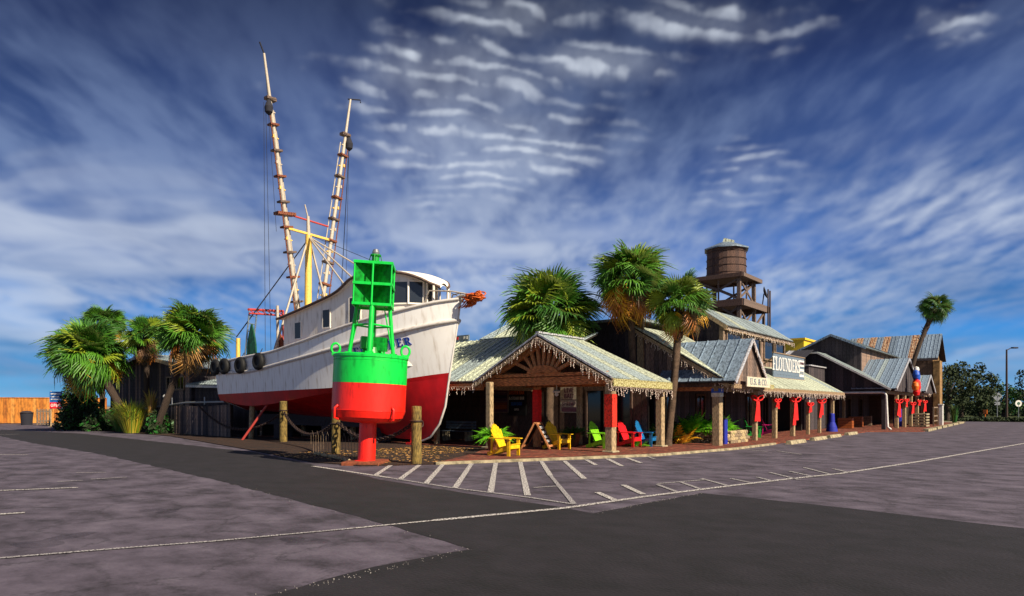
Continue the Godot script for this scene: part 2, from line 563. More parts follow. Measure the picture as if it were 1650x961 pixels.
	mat("terracotta", Color(0.55, 0.28, 0.16), 0.8, "mottle", Vector3.ONE * 2.0)
	mat("bark", Color(0.50, 0.40, 0.32), 0.95, "fine", Vector3(1.5, 3.0, 1.5), 0.0, "fine", 3.0, "mottle", 0.8)
	mat("bark_dark", Color(0.30, 0.24, 0.20), 0.95, "fine", Vector3(1.5, 3.0, 1.5), 0.0, "fine", 3.0)
	leaf_mat("frond_green", Color(0.27, 0.47, 0.10))
	leaf_mat("frond_deep", Color(0.16, 0.34, 0.08))
	leaf_mat("frond_yellow", Color(0.47, 0.54, 0.11))
	leaf_mat("frond_gold", Color(0.82, 0.60, 0.10))
	leaf_mat("frond_dead", Color(0.68, 0.40, 0.15))
	leaf_mat("frond_brown", Color(0.36, 0.24, 0.13))
	leaf_mat("frond_straw", Color(0.70, 0.52, 0.28))
	leaf_mat("fern", Color(0.38, 0.68, 0.08))
	leaf_mat("plant_deep", Color(0.12, 0.36, 0.10))
	mat("tree_leaf", Color(0.13, 0.19, 0.08), 0.9)
	mat("tree_leaf_light", Color(0.24, 0.28, 0.10), 0.9)
	leaf_mat("grass_gold", Color(0.62, 0.55, 0.16))
	leaf_mat("grass_green", Color(0.30, 0.41, 0.09))

# ---------------------------------------------------------------- sky
var sky_rows := []
var sky_noise := []
const SKY_W := 2560
const SKY_H := 1280

func ss(a: float, b: float, x: float) -> float:
	var t := clampf((x - a) / (b - a), 0.0, 1.0)
	return t * t * (3.0 - 2.0 * t)

func lin(r: float, g: float, b: float) -> Vector3:
	var c := Color8(int(r), int(g), int(b)).srgb_to_linear()
	return Vector3(c.r, c.g, c.b)

func blob(x: float, y: float, cx: float, cy: float, rx: float, ry: float) -> float:
	var dx := (x - cx) / rx
	var dy := (y - cy) / ry
	return exp(-(dx * dx + dy * dy))

func sky_row(row: int) -> void:
	var out := PackedFloat32Array()
	out.resize(SKY_W * 3)
	var el := PI * 0.5 - PI * (row + 0.5) / SKY_H
	if el < -0.02:
		for i in SKY_W:
			out[i * 3] = 0.06
			out[i * 3 + 1] = 0.055
			out[i * 3 + 2] = 0.06
		sky_rows[row] = out
		return
	el = maxf(el, 0.001)
	var n0: FastNoiseLite = sky_noise[0]
	var n1: FastNoiseLite = sky_noise[1]
	var n2: FastNoiseLite = sky_noise[2]
	var n3: FastNoiseLite = sky_noise[3]
	var ground := [lin(112, 178, 222), lin(62, 140, 214), lin(68, 114, 186), lin(60, 86, 142), lin(38, 54, 98), lin(22, 32, 62), lin(44, 58, 104)]
	var steps := [0.0, 0.10, 0.2, 0.34, 0.48, 0.62, 1.2]
	var up := tan(minf(el, 1.5))
	var k := 0
	while k < 5 and up > steps[k + 1]:
		k += 1
	var base: Vector3 = ground[k].lerp(ground[k + 1], clampf((up - steps[k]) / (steps[k + 1] - steps[k]), 0, 1))
	var white := lin(214, 222, 234)
	var veil_tint := lin(128, 148, 186)
	var q := 1.0 / (up + 0.16)
	for i in SKY_W:
		var az := TAU * (i + 0.5) / SKY_W
		var dx := sin(az)
		var dz := -cos(az)
		var f := dx * AHEAD.x + dz * AHEAD.z
		var r := dx * RIGHT.x + dz * RIGHT.z
		# on a cloud layer overhead
		var ca := r * q * 2.2
		var cb := f * q * 2.2
		var warp := n2.get_noise_2d(ca * 40.0, cb * 40.0)
		# wispy veil, drawn out along the wind (towards the far horizon)
		var fan := n0.get_noise_2d(ca * 90.0 + warp * 16.0 + cb * 14.0, cb * 40.0 + warp * 12.0)
		var fine := n1.get_noise_2d(ca * 260.0 + warp * 24.0, cb * 120.0 + fan * 20.0)
		var veil := ss(-0.50, 0.60, fan * 0.75 + fine * 0.42 + (n2.get_noise_2d(ca * 16.0, cb * 16.0 + 70.0)) * 0.5)
		var vk: float = veil * lerpf(0.40, 0.58, ss(0.02, 0.22, up)) * lerpf(1.0, 0.20, ss(0.28, 0.58, up))
		# mackerel ripples and puffs in patches of the sky
		var a := atan2(r, f)
		var x := tan(clampf(a, -1.4, 1.4))
		var v := up * (sqrt(1.0 + x * x) if absf(a) < 1.4 else 5.8)
		var patch := 0.0
		var rough := n3.get_noise_2d(x * 260.0, v * 420.0)
		if f > 0.0 and v < 1.2:
			patch = maxf(blob(x, v, -0.085, 0.475, 0.155, 0.075), blob(x, v, -0.04, 0.385, 0.17, 0.075))
			patch = maxf(patch, 0.8 * blob(x, v, 0.12, 0.50, 0.13, 0.04))
			patch = maxf(patch, 0.62 * blob(x, v, 0.30, 0.56, 0.13, 0.05))
			patch = maxf(patch, 0.55 * blob(x, v, 0.34, 0.33, 0.09, 0.05))
			patch = maxf(patch, 0.5 * blob(x, v, 0.64, 0.56, 0.08, 0.035))
			patch = maxf(patch, 0.7 * blob(x, v, 0.02, 0.57, 0.12, 0.04))
		else:
			patch = ss(0.1, 0.5, n2.get_noise_2d(ca * 30.0 + 90.0, cb * 30.0)) * 0.8
		var rip := 0.0
		if patch > 0.02:
			var ph := q * 14.4 - x * 3.6 + warp * 1.3 + rough * 0.55
			var line_no := floorf(ph)
			var wave := 0.5 - 0.5 * cos((ph - line_no) * TAU)
			var cell := n3.get_noise_2d(x * 430.0 + line_no * 57.0, line_no * 91.0) * 0.9 + 0.55 * rough
			rip = ss(0.05, 1.05, wave * (0.78 + 0.5 * cell) + 0.14 * rough + 0.16 * fine)
			rip *= ss(-0.50, 0.16, cell + 0.1)
			rip *= ss(0.12, 0.75, patch + rough * 0.25 + cell * 0.12)
			rip = maxf(rip, 0.34 * ss(0.2, 0.9, patch + rough * 0.3))
		# long bright bank near the horizon
		var bank := ss(0.0, 0.55, n0.get_noise_2d(ca * 20.0 + 300.0 + warp * 25.0, v * 360.0)) * ss(0.02, 0.10, up) * (1.0 - ss(0.22, 0.36, up)) * 0.62
		if f > 0.0:
			bank = maxf(bank, 0.62 * (0.55 + fine * 0.5 + 0.35 * fan) * blob(x, v, -0.06, 0.20, 0.42, 0.12))
			bank = maxf(bank, 0.80 * (0.5 + fine * 0.6 + 0.4 * fan) * blob(x, v, 0.68, 0.28, 0.22, 0.085))
			bank = maxf(bank, 0.6 * (0.5 + fine * 0.6) * blob(x, v, 0.36, 0.17, 0.26, 0.07))
			bank = maxf(bank, 0.4 * (0.5 + fine * 0.6) * blob(x, v, -0.6, 0.16, 0.22, 0.05))
		if f <= 0.0 or absf(x) > 0.85:   # the same low banks go on all round the horizon
			bank = maxf(bank, 0.62 * (0.55 + fine * 0.5 + 0.35 * fan) * exp(-pow((up - 0.2) / 0.13, 2.0)))
		var dim := 0.86 + 0.30 * n2.get_noise_2d(ca * 22.0 - 50.0, cb * 22.0 + 20.0)
		var c: Vector3 = base * dim
		c = c.lerp(veil_tint, clampf(vk, 0, 1))
		c = c.lerp(white, clampf(bank * 0.85, 0, 1))
		c = c.lerp(white, clampf(rip * (0.56 + 0.35 * fine), 0, 0.8))
		out[i * 3] = c.x
		out[i * 3 + 1] = c.y
		out[i * 3 + 2] = c.z
	sky_rows[row] = out

func make_sky() -> ImageTexture:
	for s in [[101, 0.011, 5], [102, 0.016, 5], [103, 0.014, 3], [104, 0.03, 4]]:
		var n := FastNoiseLite.new()
		n.seed = s[0]
		n.noise_type = FastNoiseLite.TYPE_SIMPLEX_SMOOTH
		n.frequency = s[1]
		n.fractal_octaves = s[2]
		sky_noise.append(n)
	sky_rows.resize(SKY_H)
	var id := WorkerThreadPool.add_group_task(sky_row, SKY_H)
	WorkerThreadPool.wait_for_group_task_completion(id)
	var data := PackedByteArray()
	for r in sky_rows:
		data.append_array(r.to_byte_array())
	return ImageTexture.create_from_image(Image.create_from_data(SKY_W, SKY_H, false, Image.FORMAT_RGBF, data))

# ---------------------------------------------------------------- camera, sky, sun
func stage() -> void:
	var cam := Camera3D.new()
	cam.projection = Camera3D.PROJECTION_FRUSTUM
	cam.near = 0.1
	cam.far = 6000.0
	cam.size = 0.1 * 961.0 / 1100.0
	cam.frustum_offset = Vector2(0, 0.1 * 174.5 / 1100.0)   # a shifted lens: verticals stay upright
	cam.position = Vector3(0, 1.65, 0)
	cam.rotation.y = -atan2(AHEAD.x, -AHEAD.z)
	add_child(cam)
	cam.current = true
	var e := Environment.new()
	e.background_mode = Environment.BG_SKY
	var s := Sky.new()
	var p := PanoramaSkyMaterial.new()
	p.panorama = make_sky()
	p.energy_multiplier = 0.69
	s.sky_material = p
	e.sky = s
	e.tonemap_mode = Environment.TONE_MAPPER_LINEAR
	e.tonemap_exposure = 1.6
	e.sdfgi_enabled = true
	e.ssao_enabled = true
	e.ssil_enabled = true
	var w := WorldEnvironment.new()
	w.environment = e
	add_child(w)
	var sun := DirectionalLight3D.new()
	sun.light_energy = 1.6
	sun.light_color = Color(1.0, 0.94, 0.84)
	sun.light_angular_distance = 0.5
	sun.shadow_enabled = true
	add_child(sun)
	sun.look_at_from_position(Vector3(-0.06, 0.588, 0.807) * 50.0, Vector3.ZERO)

# ---------------------------------------------------------------- ground, lot, walk, markings
func stripe(parent: Node, a: Vector2, b: Vector2, w: float, m: Material) -> void:
	var d := (b - a).normalized()
	var s := Vector2(-d.y, d.x) * w * 0.5
	part(parent, "painted_stripe", flat_poly([a - s, b - s, b + s, a + s], 0.012), m)

func worn_edge(pts: Array, amp: float) -> Array:   # the outline with the small unevenness of a laid edge
	var r := RandomNumberGenerator.new()
	r.seed = 9
	var out := []
	for i in pts.size():
		var p: Vector2 = pts[i]
		var q: Vector2 = pts[(i + 1) % pts.size()]
		var n := clampi(int(p.distance_to(q) / 0.3), 1, 60)
		var side := (q - p).orthogonal().normalized()
		for k in n:
			out.append(p.lerp(q, float(k) / n) + (side * r.randf_range(-amp, amp) if k > 0 else Vector2.ZERO))
	return out

func ground_setting() -> void:
	struct("ground", flat_poly([Vector2(-2500, -2500), Vector2(2500, -2500), Vector2(2500, 2500), Vector2(-2500, 2500)], -0.02), M.sand)
	var lot := struct("parking_lot", flat_poly([Vector2(-14, -86), Vector2(12, -86), Vector2(22.5, -74), Vector2(19.4, -62), Vector2(18.6, -50), Vector2(17.6, -38), Vector2(14.0, -24), Vector2(12.0, -17), Vector2(12.05, -14.9), Vector2(13.7, -13.7), Vector2(17.3, -11.9), Vector2(20.7, -10.3), Vector2(25.5, -9.55), Vector2(48, -9.3), Vector2(50.5, -6.6), Vector2(80.5, -7.0), Vector2(88, -7.5), Vector2(89, 16), Vector2(-14, 16)], 0.0), M.asphalt_old)
	struct("asphalt_lane", flat_poly(worn_edge([Vector2(12.4, -49.5), Vector2(15.2, -58.0), Vector2(16.0, -46), Vector2(14.56, -32.85), Vector2(13.4, -22.6), Vector2(11.06, -14.69), Vector2(10.08, -11.62), Vector2(9.53, -8.55), Vector2(9.19, -6.22), Vector2(8.98, -5.56), Vector2(10.45, -5.43), Vector2(12.38, -5.26), Vector2(12.15, -3.29), Vector2(11.76, -1.6), Vector2(11.5, -0.33), Vector2(11.2, 9), Vector2(-13.8, 9), Vector2(-13.8, -6), Vector2(3.32, -5.36), Vector2(4.25, -5.45), Vector2(5.27, -5.37), Vector2(5.86, -5.25), Vector2(6.31, -7.02), Vector2(6.71, -8.92), Vector2(7.14, -11.13), Vector2(7.77, -14.53), Vector2(8.55, -19.3), Vector2(9.69, -26.69), Vector2(10.4, -34.72)], 0.045), 0.004), M.asphalt_new)
	for s in [[13.06, -14.72, 10.63, -12.6], [13.29, -13.88, 10.36, -11.46], [13.96, -13.6, 10.15, -10.41], [14.56, -13.06, 9.99, -9.41], [15.16, -12.66, 9.93, -8.42], [15.89, -12.33, 10.0, -7.59], [16.59, -12.08, 13.22, -9.35], [17.02, -11.53, 13.12, -8.34], [17.78, -11.23, 16.36, -10.02], [18.54, -10.94, 16.52, -9.28], [19.3, -10.69, 17.78, -9.37], [11.2, -6.83, 10.41, -5.97], [12.58, -7.04, 11.47, -6.0]]:
		stripe(lot, Vector2(s[0], s[1]), Vector2(s[2], s[3]), 0.125, M.paint)
	for s in [[13.22, -9.35, 9.63, -6.33], [10.51, -11.99, 9.98, -9.43], [9.98, -9.32, 9.8, -7.39], [9.8, -7.39, 9.59, -6.3], [11.04, -8.22, 11.59, -7.98], [12.21, -5.67, 13.09, -6.52], [12.87, -5.46, 13.83, -6.34], [13.8, -5.28, 14.82, -6.29], [14.67, -5.13, 15.23, -5.77], [15.31, -4.87, 15.88, -5.38], [15.93, -4.48, 17.24, -5.54], [16.81, -4.39, 17.87, -5.26], [17.66, -4.23, 19.18, -5.26], [18.35, -3.94, 19.28, -4.56], [13.22, -6.59, 14.64, -6.1], [25.86, -9.32, 25.02, -8.13], [25.65, -7.98, 24.36, -6.76], [20.17, -10.4, 19.38, -9.74], [5.45, -16.96, 5.9, -16.85], [6.11, -16.95, 6.8, -16.8], [6.48, -18.89, 6.97, -18.43]]:
		stripe(lot, Vector2(s[0], s[1]), Vector2(s[2], s[3]), 0.09, M.paint_faint)
	for s in [[11.24, -15.92, 10.51, -11.99], [1.2, -17.7, 5.33, -15.44], [1.0, -13.4, 3.56, -12.44], [5.2, -30.5, 7.89, -27.29], [12.43, -47.62, 13.31, -47.46]]:
		stripe(lot, Vector2(s[0], s[1]), Vector2(s[2], s[3]), 0.12, M.paint)
	var edge := [Vector2(-1.5, -10.6), Vector2(2.47, -8.86), Vector2(3.22, -8.52), Vector2(4.21, -8.02), Vector2(5.75, -7.42), Vector2(6.98, -6.98), Vector2(9.14, -6.18), Vector2(11.2, -5.83), Vector2(13.81, -5.24), Vector2(15.91, -4.71), Vector2(18.02, -4.09), Vector2(22.92, -3.22), Vector2(28.62, -2.38), Vector2(37.48, -1.07), Vector2(62, 2.4)]
	for i in edge.size() - 1:
		stripe(lot, edge[i], edge[i + 1], 0.07 if i < 5 else 0.13, M.paint_faint if i < 4 else M.paint)
	# loose pale grit along the seams between old and new asphalt, and a few oil stains
	var gr := S()
	for seam in [[Vector2(5.86, -5.25), Vector2(3.3, -5.36), 170], [Vector2(3.3, -5.36), Vector2(-2.0, -5.5), 90], [Vector2(12.38, -5.26), Vector2(8.98, -5.56), 200], [Vector2(5.86, -5.25), Vector2(7.77, -14.5), 60], [Vector2(9.2, -6.2), Vector2(11.06, -14.7), 50]]:
		for k in seam[2] / 2:
			var p: Vector2 = seam[0].lerp(seam[1], rng.randf()) + Vector2(rng.randfn(0.0, 0.05), rng.randfn(0.0, 0.05))
			var r := rng.randf_range(0.003, 0.008)
			lathe(gr, [Vector2(r, 0.0), Vector2(r * 0.7, r * 0.8), Vector2(0, r)], 4, Vector3(p.x, 0.005, p.y))
	stuff(self, "loose_grit", gr, M.grit)
	for k in [[4.9, -7.2, 0.5], [3.0, -9.6, 0.7], [2.2, -12.5, 0.6], [5.0, -11.0, 0.5], [17.5, -7.2, 0.6], [24.0, -6.8, 0.8], [13.0, -10.4, 0.4]]:
		var pts := []
		for i in 18:
			var a := TAU * i / 18.0
			var rr: float = k[2] * (0.55 + 0.25 * sin(a * 2.0 + k[0]) + 0.2 * sin(a * 3.0 + k[1]) + rng.randf_range(-0.06, 0.06))
			pts.append(Vector2(k[0] + cos(a) * rr, k[1] + sin(a) * rr * 0.8))
		part(lot, "oil_stain", flat_poly(pts, 0.007), M.oil)
	# planting bed under the boat, and the brick walk
	struct("planting_bed", prism_poly([Vector2(12.0, -17), Vector2(12.05, -14.9), Vector2(13.7, -13.72), Vector2(15.6, -14.6), Vector2(17.6, -15.6), Vector2(20.0, -17.2), Vector2(20.4, -36), Vector2(20.3, -62), Vector2(19.4, -62), Vector2(18.6, -50), Vector2(17.6, -38), Vector2(14.0, -24)], -0.02, 0.03), M.soil)
	struct("sidewalk", prism_poly([Vector2(13.7, -13.7), Vector2(17.3, -11.9), Vector2(20.7, -10.3), Vector2(25.5, -9.55), Vector2(48, -9.3), Vector2(50.5, -6.6), Vector2(80.5, -7.0), Vector2(80.5, -16), Vector2(48, -16), Vector2(30, -34), Vector2(20.4, -34), Vector2(20.0, -17.2), Vector2(17.6, -15.6), Vector2(15.6, -14.6)], -0.02, 0.05), M.brick_paving)
	# raised concrete edge of the walk
	var ke := [Vector2(13.7, -13.66), Vector2(17.3, -11.86), Vector2(20.7, -10.26), Vector2(25.5, -9.5), Vector2(30.0, -9.42)]
	var st := S()
	for i in ke.size() - 1:
		beam(st, Vector3(ke[i].x, 0.035, ke[i].y), Vector3(ke[i + 1].x, 0.035, ke[i + 1].y), 0.12, 0.09)
	struct("kerb", st, M.concrete)
	struct("lawn", flat_poly([Vector2(89.2, -60), Vector2(400, -160), Vector2(400, 60), Vector2(89.2, 60)], 0.02), M.lawn)

# ---------------------------------------------------------------- restaurant buildings
func boards() -> Array:
	return [M.board_0, M.board_1, M.board_2, M.board_3]

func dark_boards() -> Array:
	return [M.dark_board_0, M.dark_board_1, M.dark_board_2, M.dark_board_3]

func icicles(label: String, pts: Array, drop := 0.34) -> void:   # a strand of icicle string lights along a line of points
	var o := thing("icicle_lights", label, "string lights", Vector3.ZERO, 0.0, "icicle string lights along the eaves")
	var w := S()
	var b := S()
	for i in pts.size() - 1:
		var p: Vector3 = pts[i]
		var q: Vector3 = pts[i + 1]
		var out_dir := (q - p).cross(Vector3.UP).normalized()
		var n := int(p.distance_to(q) / 0.14)
		var last := p
		for k in n + 1:
			var c := p.lerp(q, float(k) / n) + out_dir * rng.randf_range(-0.03, 0.03) + Vector3.UP * rng.randf_range(-0.02, 0.01)
			if k > 0:
				line(w, last, c, 0.006, 3)
			last = c
			var l := drop * pow(rng.randf_range(0.25, 1.0), 1.3)
			var e := c + Vector3(rng.randf_range(-0.05, 0.05), -l, rng.randf_range(-0.05, 0.05))
			line(w, c, e, 0.004, 3)
			var m := int(l / 0.07) + 1
			for j in m:
				var g := c.lerp(e, (j + 1.0) / m) + Vector3(rng.randf_range(-0.02, 0.02), 0, rng.randf_range(-0.02, 0.02))
				var r := rng.randf_range(0.014, 0.024)
				lathe(b, [Vector2(0, -r * 1.8), Vector2(r, 0), Vector2(0, r)], 4, g)
	stuff(o, "wire", w, M.light_wire)
	stuff(o, "bulbs", b, M.bulb)

func roof_under(parent: Node, e0: Vector3, e1: Vector3, r1: Vector3, r0: Vector3) -> void:   # boarded underside that closes a roof
	var st := S()
	if (e1 - e0).cross(r1 - e0).y < 0:
		slab(st, e1 - Vector3.UP * 0.06, e0 - Vector3.UP * 0.06, r0 - Vector3.UP * 0.06, r1 - Vector3.UP * 0.06, 0.04)
	else:
		slab(st, e0 - Vector3.UP * 0.06, e1 - Vector3.UP * 0.06, r1 - Vector3.UP * 0.06, r0 - Vector3.UP * 0.06, 0.04)
	part(parent, "roof_deck", st, M.wall_core)

func sheet_roof(parent: Node, e0: Vector3, e1: Vector3, r1: Vector3, r0: Vector3, n: int, mats: Array, ribs := 0) -> void:
	# slopes seen from the ridge end get low ribs, those that face the lot's left side tall ones
	var faces_left := absf(e1.x - e0.x) < absf(e1.z - e0.z)
	metal_roof(parent, e0, e1, r1, r0, n, mats, ribs if ribs > 0 else (3 if faces_left else 1), "roof_panel", 0.035 if faces_left else 0.012)
	roof_under(parent, e0, e1, r1, r0)

func entrance_porch() -> void:
	var o := thing("entrance_porch", "open gabled timber entrance porch with a fan of spokes in its gable", "building")
	var zc := -14.95
	var zr := -11.8
	var zl := -18.1
	var xf := 20.3
	var eh := 2.64
	var rh := 4.33
	var z := [M.zinc_0, M.zinc_1, M.straw_zinc_1]
	# the two gable slopes; the far edge runs into a valley
	sheet_roof(o, Vector3(xf, eh, zr), Vector3(24.9, eh - 0.04, zr), Vector3(23.4, rh, zc), Vector3(xf, rh, zc), 7, z)
	sheet_roof(o, Vector3(xf, eh, zl), Vector3(22.4, eh + 0.3, zl), Vector3(23.4, rh, zc), Vector3(xf, rh, zc), 5, z)
	var cap := S()
	beam(cap, Vector3(xf - 0.02, rh + 0.05, zc), Vector3(23.4, rh + 0.05, zc), 0.16, 0.06)
	part(o, "ridge_cap", cap, M.edge_metal)
	# rake boards with a pale metal edge
	for s in [[zr, 1.0], [zl, -1.0]]:
		board(o, "rake_board", Vector3(xf + 0.03, eh - 0.15, s[0]), Vector3(xf + 0.03, rh - 0.15, zc), 0.05, 0.22, M.timber)
		board(o, "drip_edge", Vector3(xf - 0.01, eh - 0.01, s[0]), Vector3(xf - 0.01, rh - 0.01, zc), 0.05, 0.06, M.edge_metal)
	board(o, "fascia", Vector3(xf + 0.05, eh - 0.17, zr + 0.02), Vector3(24.9, eh - 0.2, zr + 0.02), 0.05, 0.26, M.fascia)
	# front truss: tie beam, hub, spokes, rafters
	board(o, "tie_beam", Vector3(20.75, 2.58, -12.0), Vector3(20.75, 2.58, -17.95), 0.2, 0.30, M.timber_z)
	board(o, "top_plate", Vector3(20.68, 2.82, -12.2), Vector3(20.68, 2.82, -17.75), 0.14, 0.12, M.timber_z)
	board(o, "rafter", Vector3(20.72, 2.60, -12.05), Vector3(20.72, 4.08, zc), 0.16, 0.2, M.warm_timber)
	board(o, "rafter", Vector3(20.72, 2.60, -17.85), Vector3(20.72, 4.08, zc), 0.16, 0.2, M.warm_timber)
	var hub := S()
	var prof := []
	for i in 9:
		var a := PI * i / 8.0
		prof.append(Vector3(0, 2.88 + sin(a) * 0.30, zc + cos(a) * 0.72))
	for i in 8:
		var p: Vector3 = prof[i]
		var q: Vector3 = prof[i + 1]
		var dx := Vector3(20.58, 0, 0)
		var dy := Vector3(20.82, 0, 0)
		hexa(hub, [p + dx, q + dx, Vector3(0, 2.88, zc - 0.01) + dx, Vector3(0, 2.88, zc + 0.01) + dx], [p + dy, q + dy, Vector3(0, 2.88, zc - 0.01) + dy, Vector3(0, 2.88, zc + 0.01) + dy])
	part(o, "truss_hub", hub, M.timber_z)
	for deg in [18, 37, 55, 73, 90, 107, 125, 143, 162]:
		var a := deg_to_rad(deg)
		var d := Vector3(0, sin(a), cos(a))
		var s0 := Vector3(20.72, 2.9, zc) + Vector3(0, d.y * 0.24, d.z * 0.62)
		# meets the rafter line  y = 4.1 - 0.475 |z - zc|
		var t := 0.2
		while t < 4.0 and 2.9 + d.y * t < 4.08 - 0.475 * absf(d.z) * t:
			t += 0.02
		var s1 := Vector3(20.72, 2.9 + d.y * t, zc + d.z * t)
		board(o, "truss_spoke", s0, s1, 0.11, 0.12, M.warm_timber)
	# purlins and the rear truss
	for k in 5:
		var zz: float = [-12.6, -13.7, zc, -16.2, -17.3][k]
		var y: float = 4.16 - 0.5 * absf(zz - zc)
		board(o, "purlin", Vector3(20.8, y - 0.05, zz), Vector3(23.2, y - 0.05, zz), 0.08, 0.14, M.timber_x)
	board(o, "tie_beam", Vector3(23.3, 2.58, -12.0), Vector3(23.3, 2.58, -17.9), 0.2, 0.28, M.timber_z)
	board(o, "side_beam", Vector3(20.9, 2.42, -12.12), Vector3(25.1, 2.42, -12.12), 0.2, 0.22, M.timber_x)
	board(o, "side_beam", Vector3(20.9, 2.42, -17.8), Vector3(24.9, 2.42, -17.8), 0.2, 0.22, M.timber_x)
	# posts
	post(o, Vector3(20.8, 0.04, -12.14), 2.4, 0.30, M.timber)
	post(o, Vector3(24.95, 0.04, -12.3), 2.3, 0.28, M.timber)
	post(o, Vector3(20.0, 0.04, -17.0), 2.54, 0.22, M.timber)
	post(o, Vector3(20.22, 0.04, -17.22), 2.54, 0.2, M.timber)
	post(o, Vector3(24.0, 0.04, -15.5), 2.46, 0.2, M.timber)
	post(o, Vector3(21.7, 0.04, -16.0), 2.4, 0.24, M.warm_timber)
	for p in [Vector3(20.8, 0.05, -12.14), Vector3(24.95, 0.05, -12.3), Vector3(20.1, 0.05, -17.1)]:
		part(o, "post_base", box_of(Vector3(0.46, 0.05, 0.46), 0.02), M.concrete, Transform3D(Basis.IDENTITY, p))
	var wrap := S()
	box(wrap, Vector3(20.8, 1.50, -12.14), Vector3(0.32, 1.15, 0.32))
	part(o, "red_wrap", wrap, M.worn_red)
	var wrap2 := S()
	box(wrap2, Vector3(21.7, 1.55, -16.0), Vector3(0.26, 1.5, 0.26))
	part(o, "red_wrap", wrap2, M.bright_red)
	# back wall
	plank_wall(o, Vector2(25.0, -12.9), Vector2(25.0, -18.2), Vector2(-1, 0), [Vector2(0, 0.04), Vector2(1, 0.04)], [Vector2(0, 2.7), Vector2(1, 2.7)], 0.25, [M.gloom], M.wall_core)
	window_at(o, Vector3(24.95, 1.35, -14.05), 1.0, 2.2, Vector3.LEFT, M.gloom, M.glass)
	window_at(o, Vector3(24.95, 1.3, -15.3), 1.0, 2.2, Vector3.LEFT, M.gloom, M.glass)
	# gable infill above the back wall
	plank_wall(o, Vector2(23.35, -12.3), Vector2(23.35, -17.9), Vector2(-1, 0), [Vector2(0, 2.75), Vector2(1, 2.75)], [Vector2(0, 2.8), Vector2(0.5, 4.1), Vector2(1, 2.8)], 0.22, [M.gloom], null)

func left_wing() -> void:
	var o := thing("porch_wing", "low wing with a long pale metal roof between the boat and entrance porch", "building")
	sheet_roof(o, Vector3(20.55, 2.68, -18.2), Vector3(20.55, 2.68, -34), Vector3(25.4, 4.95, -34), Vector3(25.0, 4.85, -18.2), 14, [M.zinc_0, M.zinc_1, M.straw_zinc_0])
	sheet_roof(o, Vector3(22.3, 3.4, -18.25), Vector3(20.6, 2.7, -18.25), Vector3(23.3, 4.2, -15.2), Vector3(25.0, 4.8, -15.2), 4, [M.zinc_0, M.zinc_1])
	sheet_roof(o, Vector3(30, 2.68, -34), Vector3(30, 2.68, -18.2), Vector3(25.05, 4.85, -18.2), Vector3(25.4, 4.95, -34), 8, [M.zinc_1])
	board(o, "fascia", Vector3(20.6, 2.52, -17.9), Vector3(20.6, 2.52, -33.9), 0.05, 0.26, M.warm_timber)
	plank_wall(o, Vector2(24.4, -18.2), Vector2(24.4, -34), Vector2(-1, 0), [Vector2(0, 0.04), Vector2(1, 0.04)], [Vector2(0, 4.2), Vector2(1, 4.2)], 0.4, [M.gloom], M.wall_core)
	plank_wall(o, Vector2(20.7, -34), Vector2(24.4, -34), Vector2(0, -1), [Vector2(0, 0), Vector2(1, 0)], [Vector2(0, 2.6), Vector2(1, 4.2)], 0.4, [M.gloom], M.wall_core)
	post(o, Vector3(20.75, 0.04, -20.6), 2.44, 0.2, M.timber)
	post(o, Vector3(20.75, 0.04, -26.2), 2.44, 0.2, M.timber)
	post(o, Vector3(20.75, 0.04, -31.5), 2.44, 0.2, M.timber)
	board(o, "eave_beam", Vector3(20.75, 2.4, -18.0), Vector3(20.75, 2.4, -33.8), 0.16, 0.2, M.timber_z)
	# small pale roof standing up behind
	var b := thing("rear_roof_house", "small pale gabled roof rising behind the porch wing roof", "building")
	sheet_roof(b, Vector3(31, 5.7, -23.0), Vector3(31, 5.7, -27.2), Vector3(32.8, 6.75, -26.4), Vector3(32.8, 6.75, -23.0), 4, [M.straw_zinc_0, M.zinc_0])
	sheet_roof(b, Vector3(34.6, 5.7, -23.0), Vector3(34.6, 5.7, -27.2), Vector3(32.8, 6.75, -26.4), Vector3(32.8, 6.75, -23.0), 4, [M.zinc_1])
	plank_wall(b, Vector2(31.2, -23.2), Vector2(34.4, -23.2), Vector2(0, 1), [Vector2(0, 0), Vector2(1, 0)], [Vector2(0, 5.6), Vector2(0.5, 6.6), Vector2(1, 5.6)], 0.3, boards(), M.wall_core)
	plank_wall(b, Vector2(31.2, -23.2), Vector2(31.2, -27), Vector2(-1, 0), [Vector2(0, 0), Vector2(1, 0)], [Vector2(0, 5.6), Vector2(1, 5.6)], 0.4, boards(), M.wall_core)

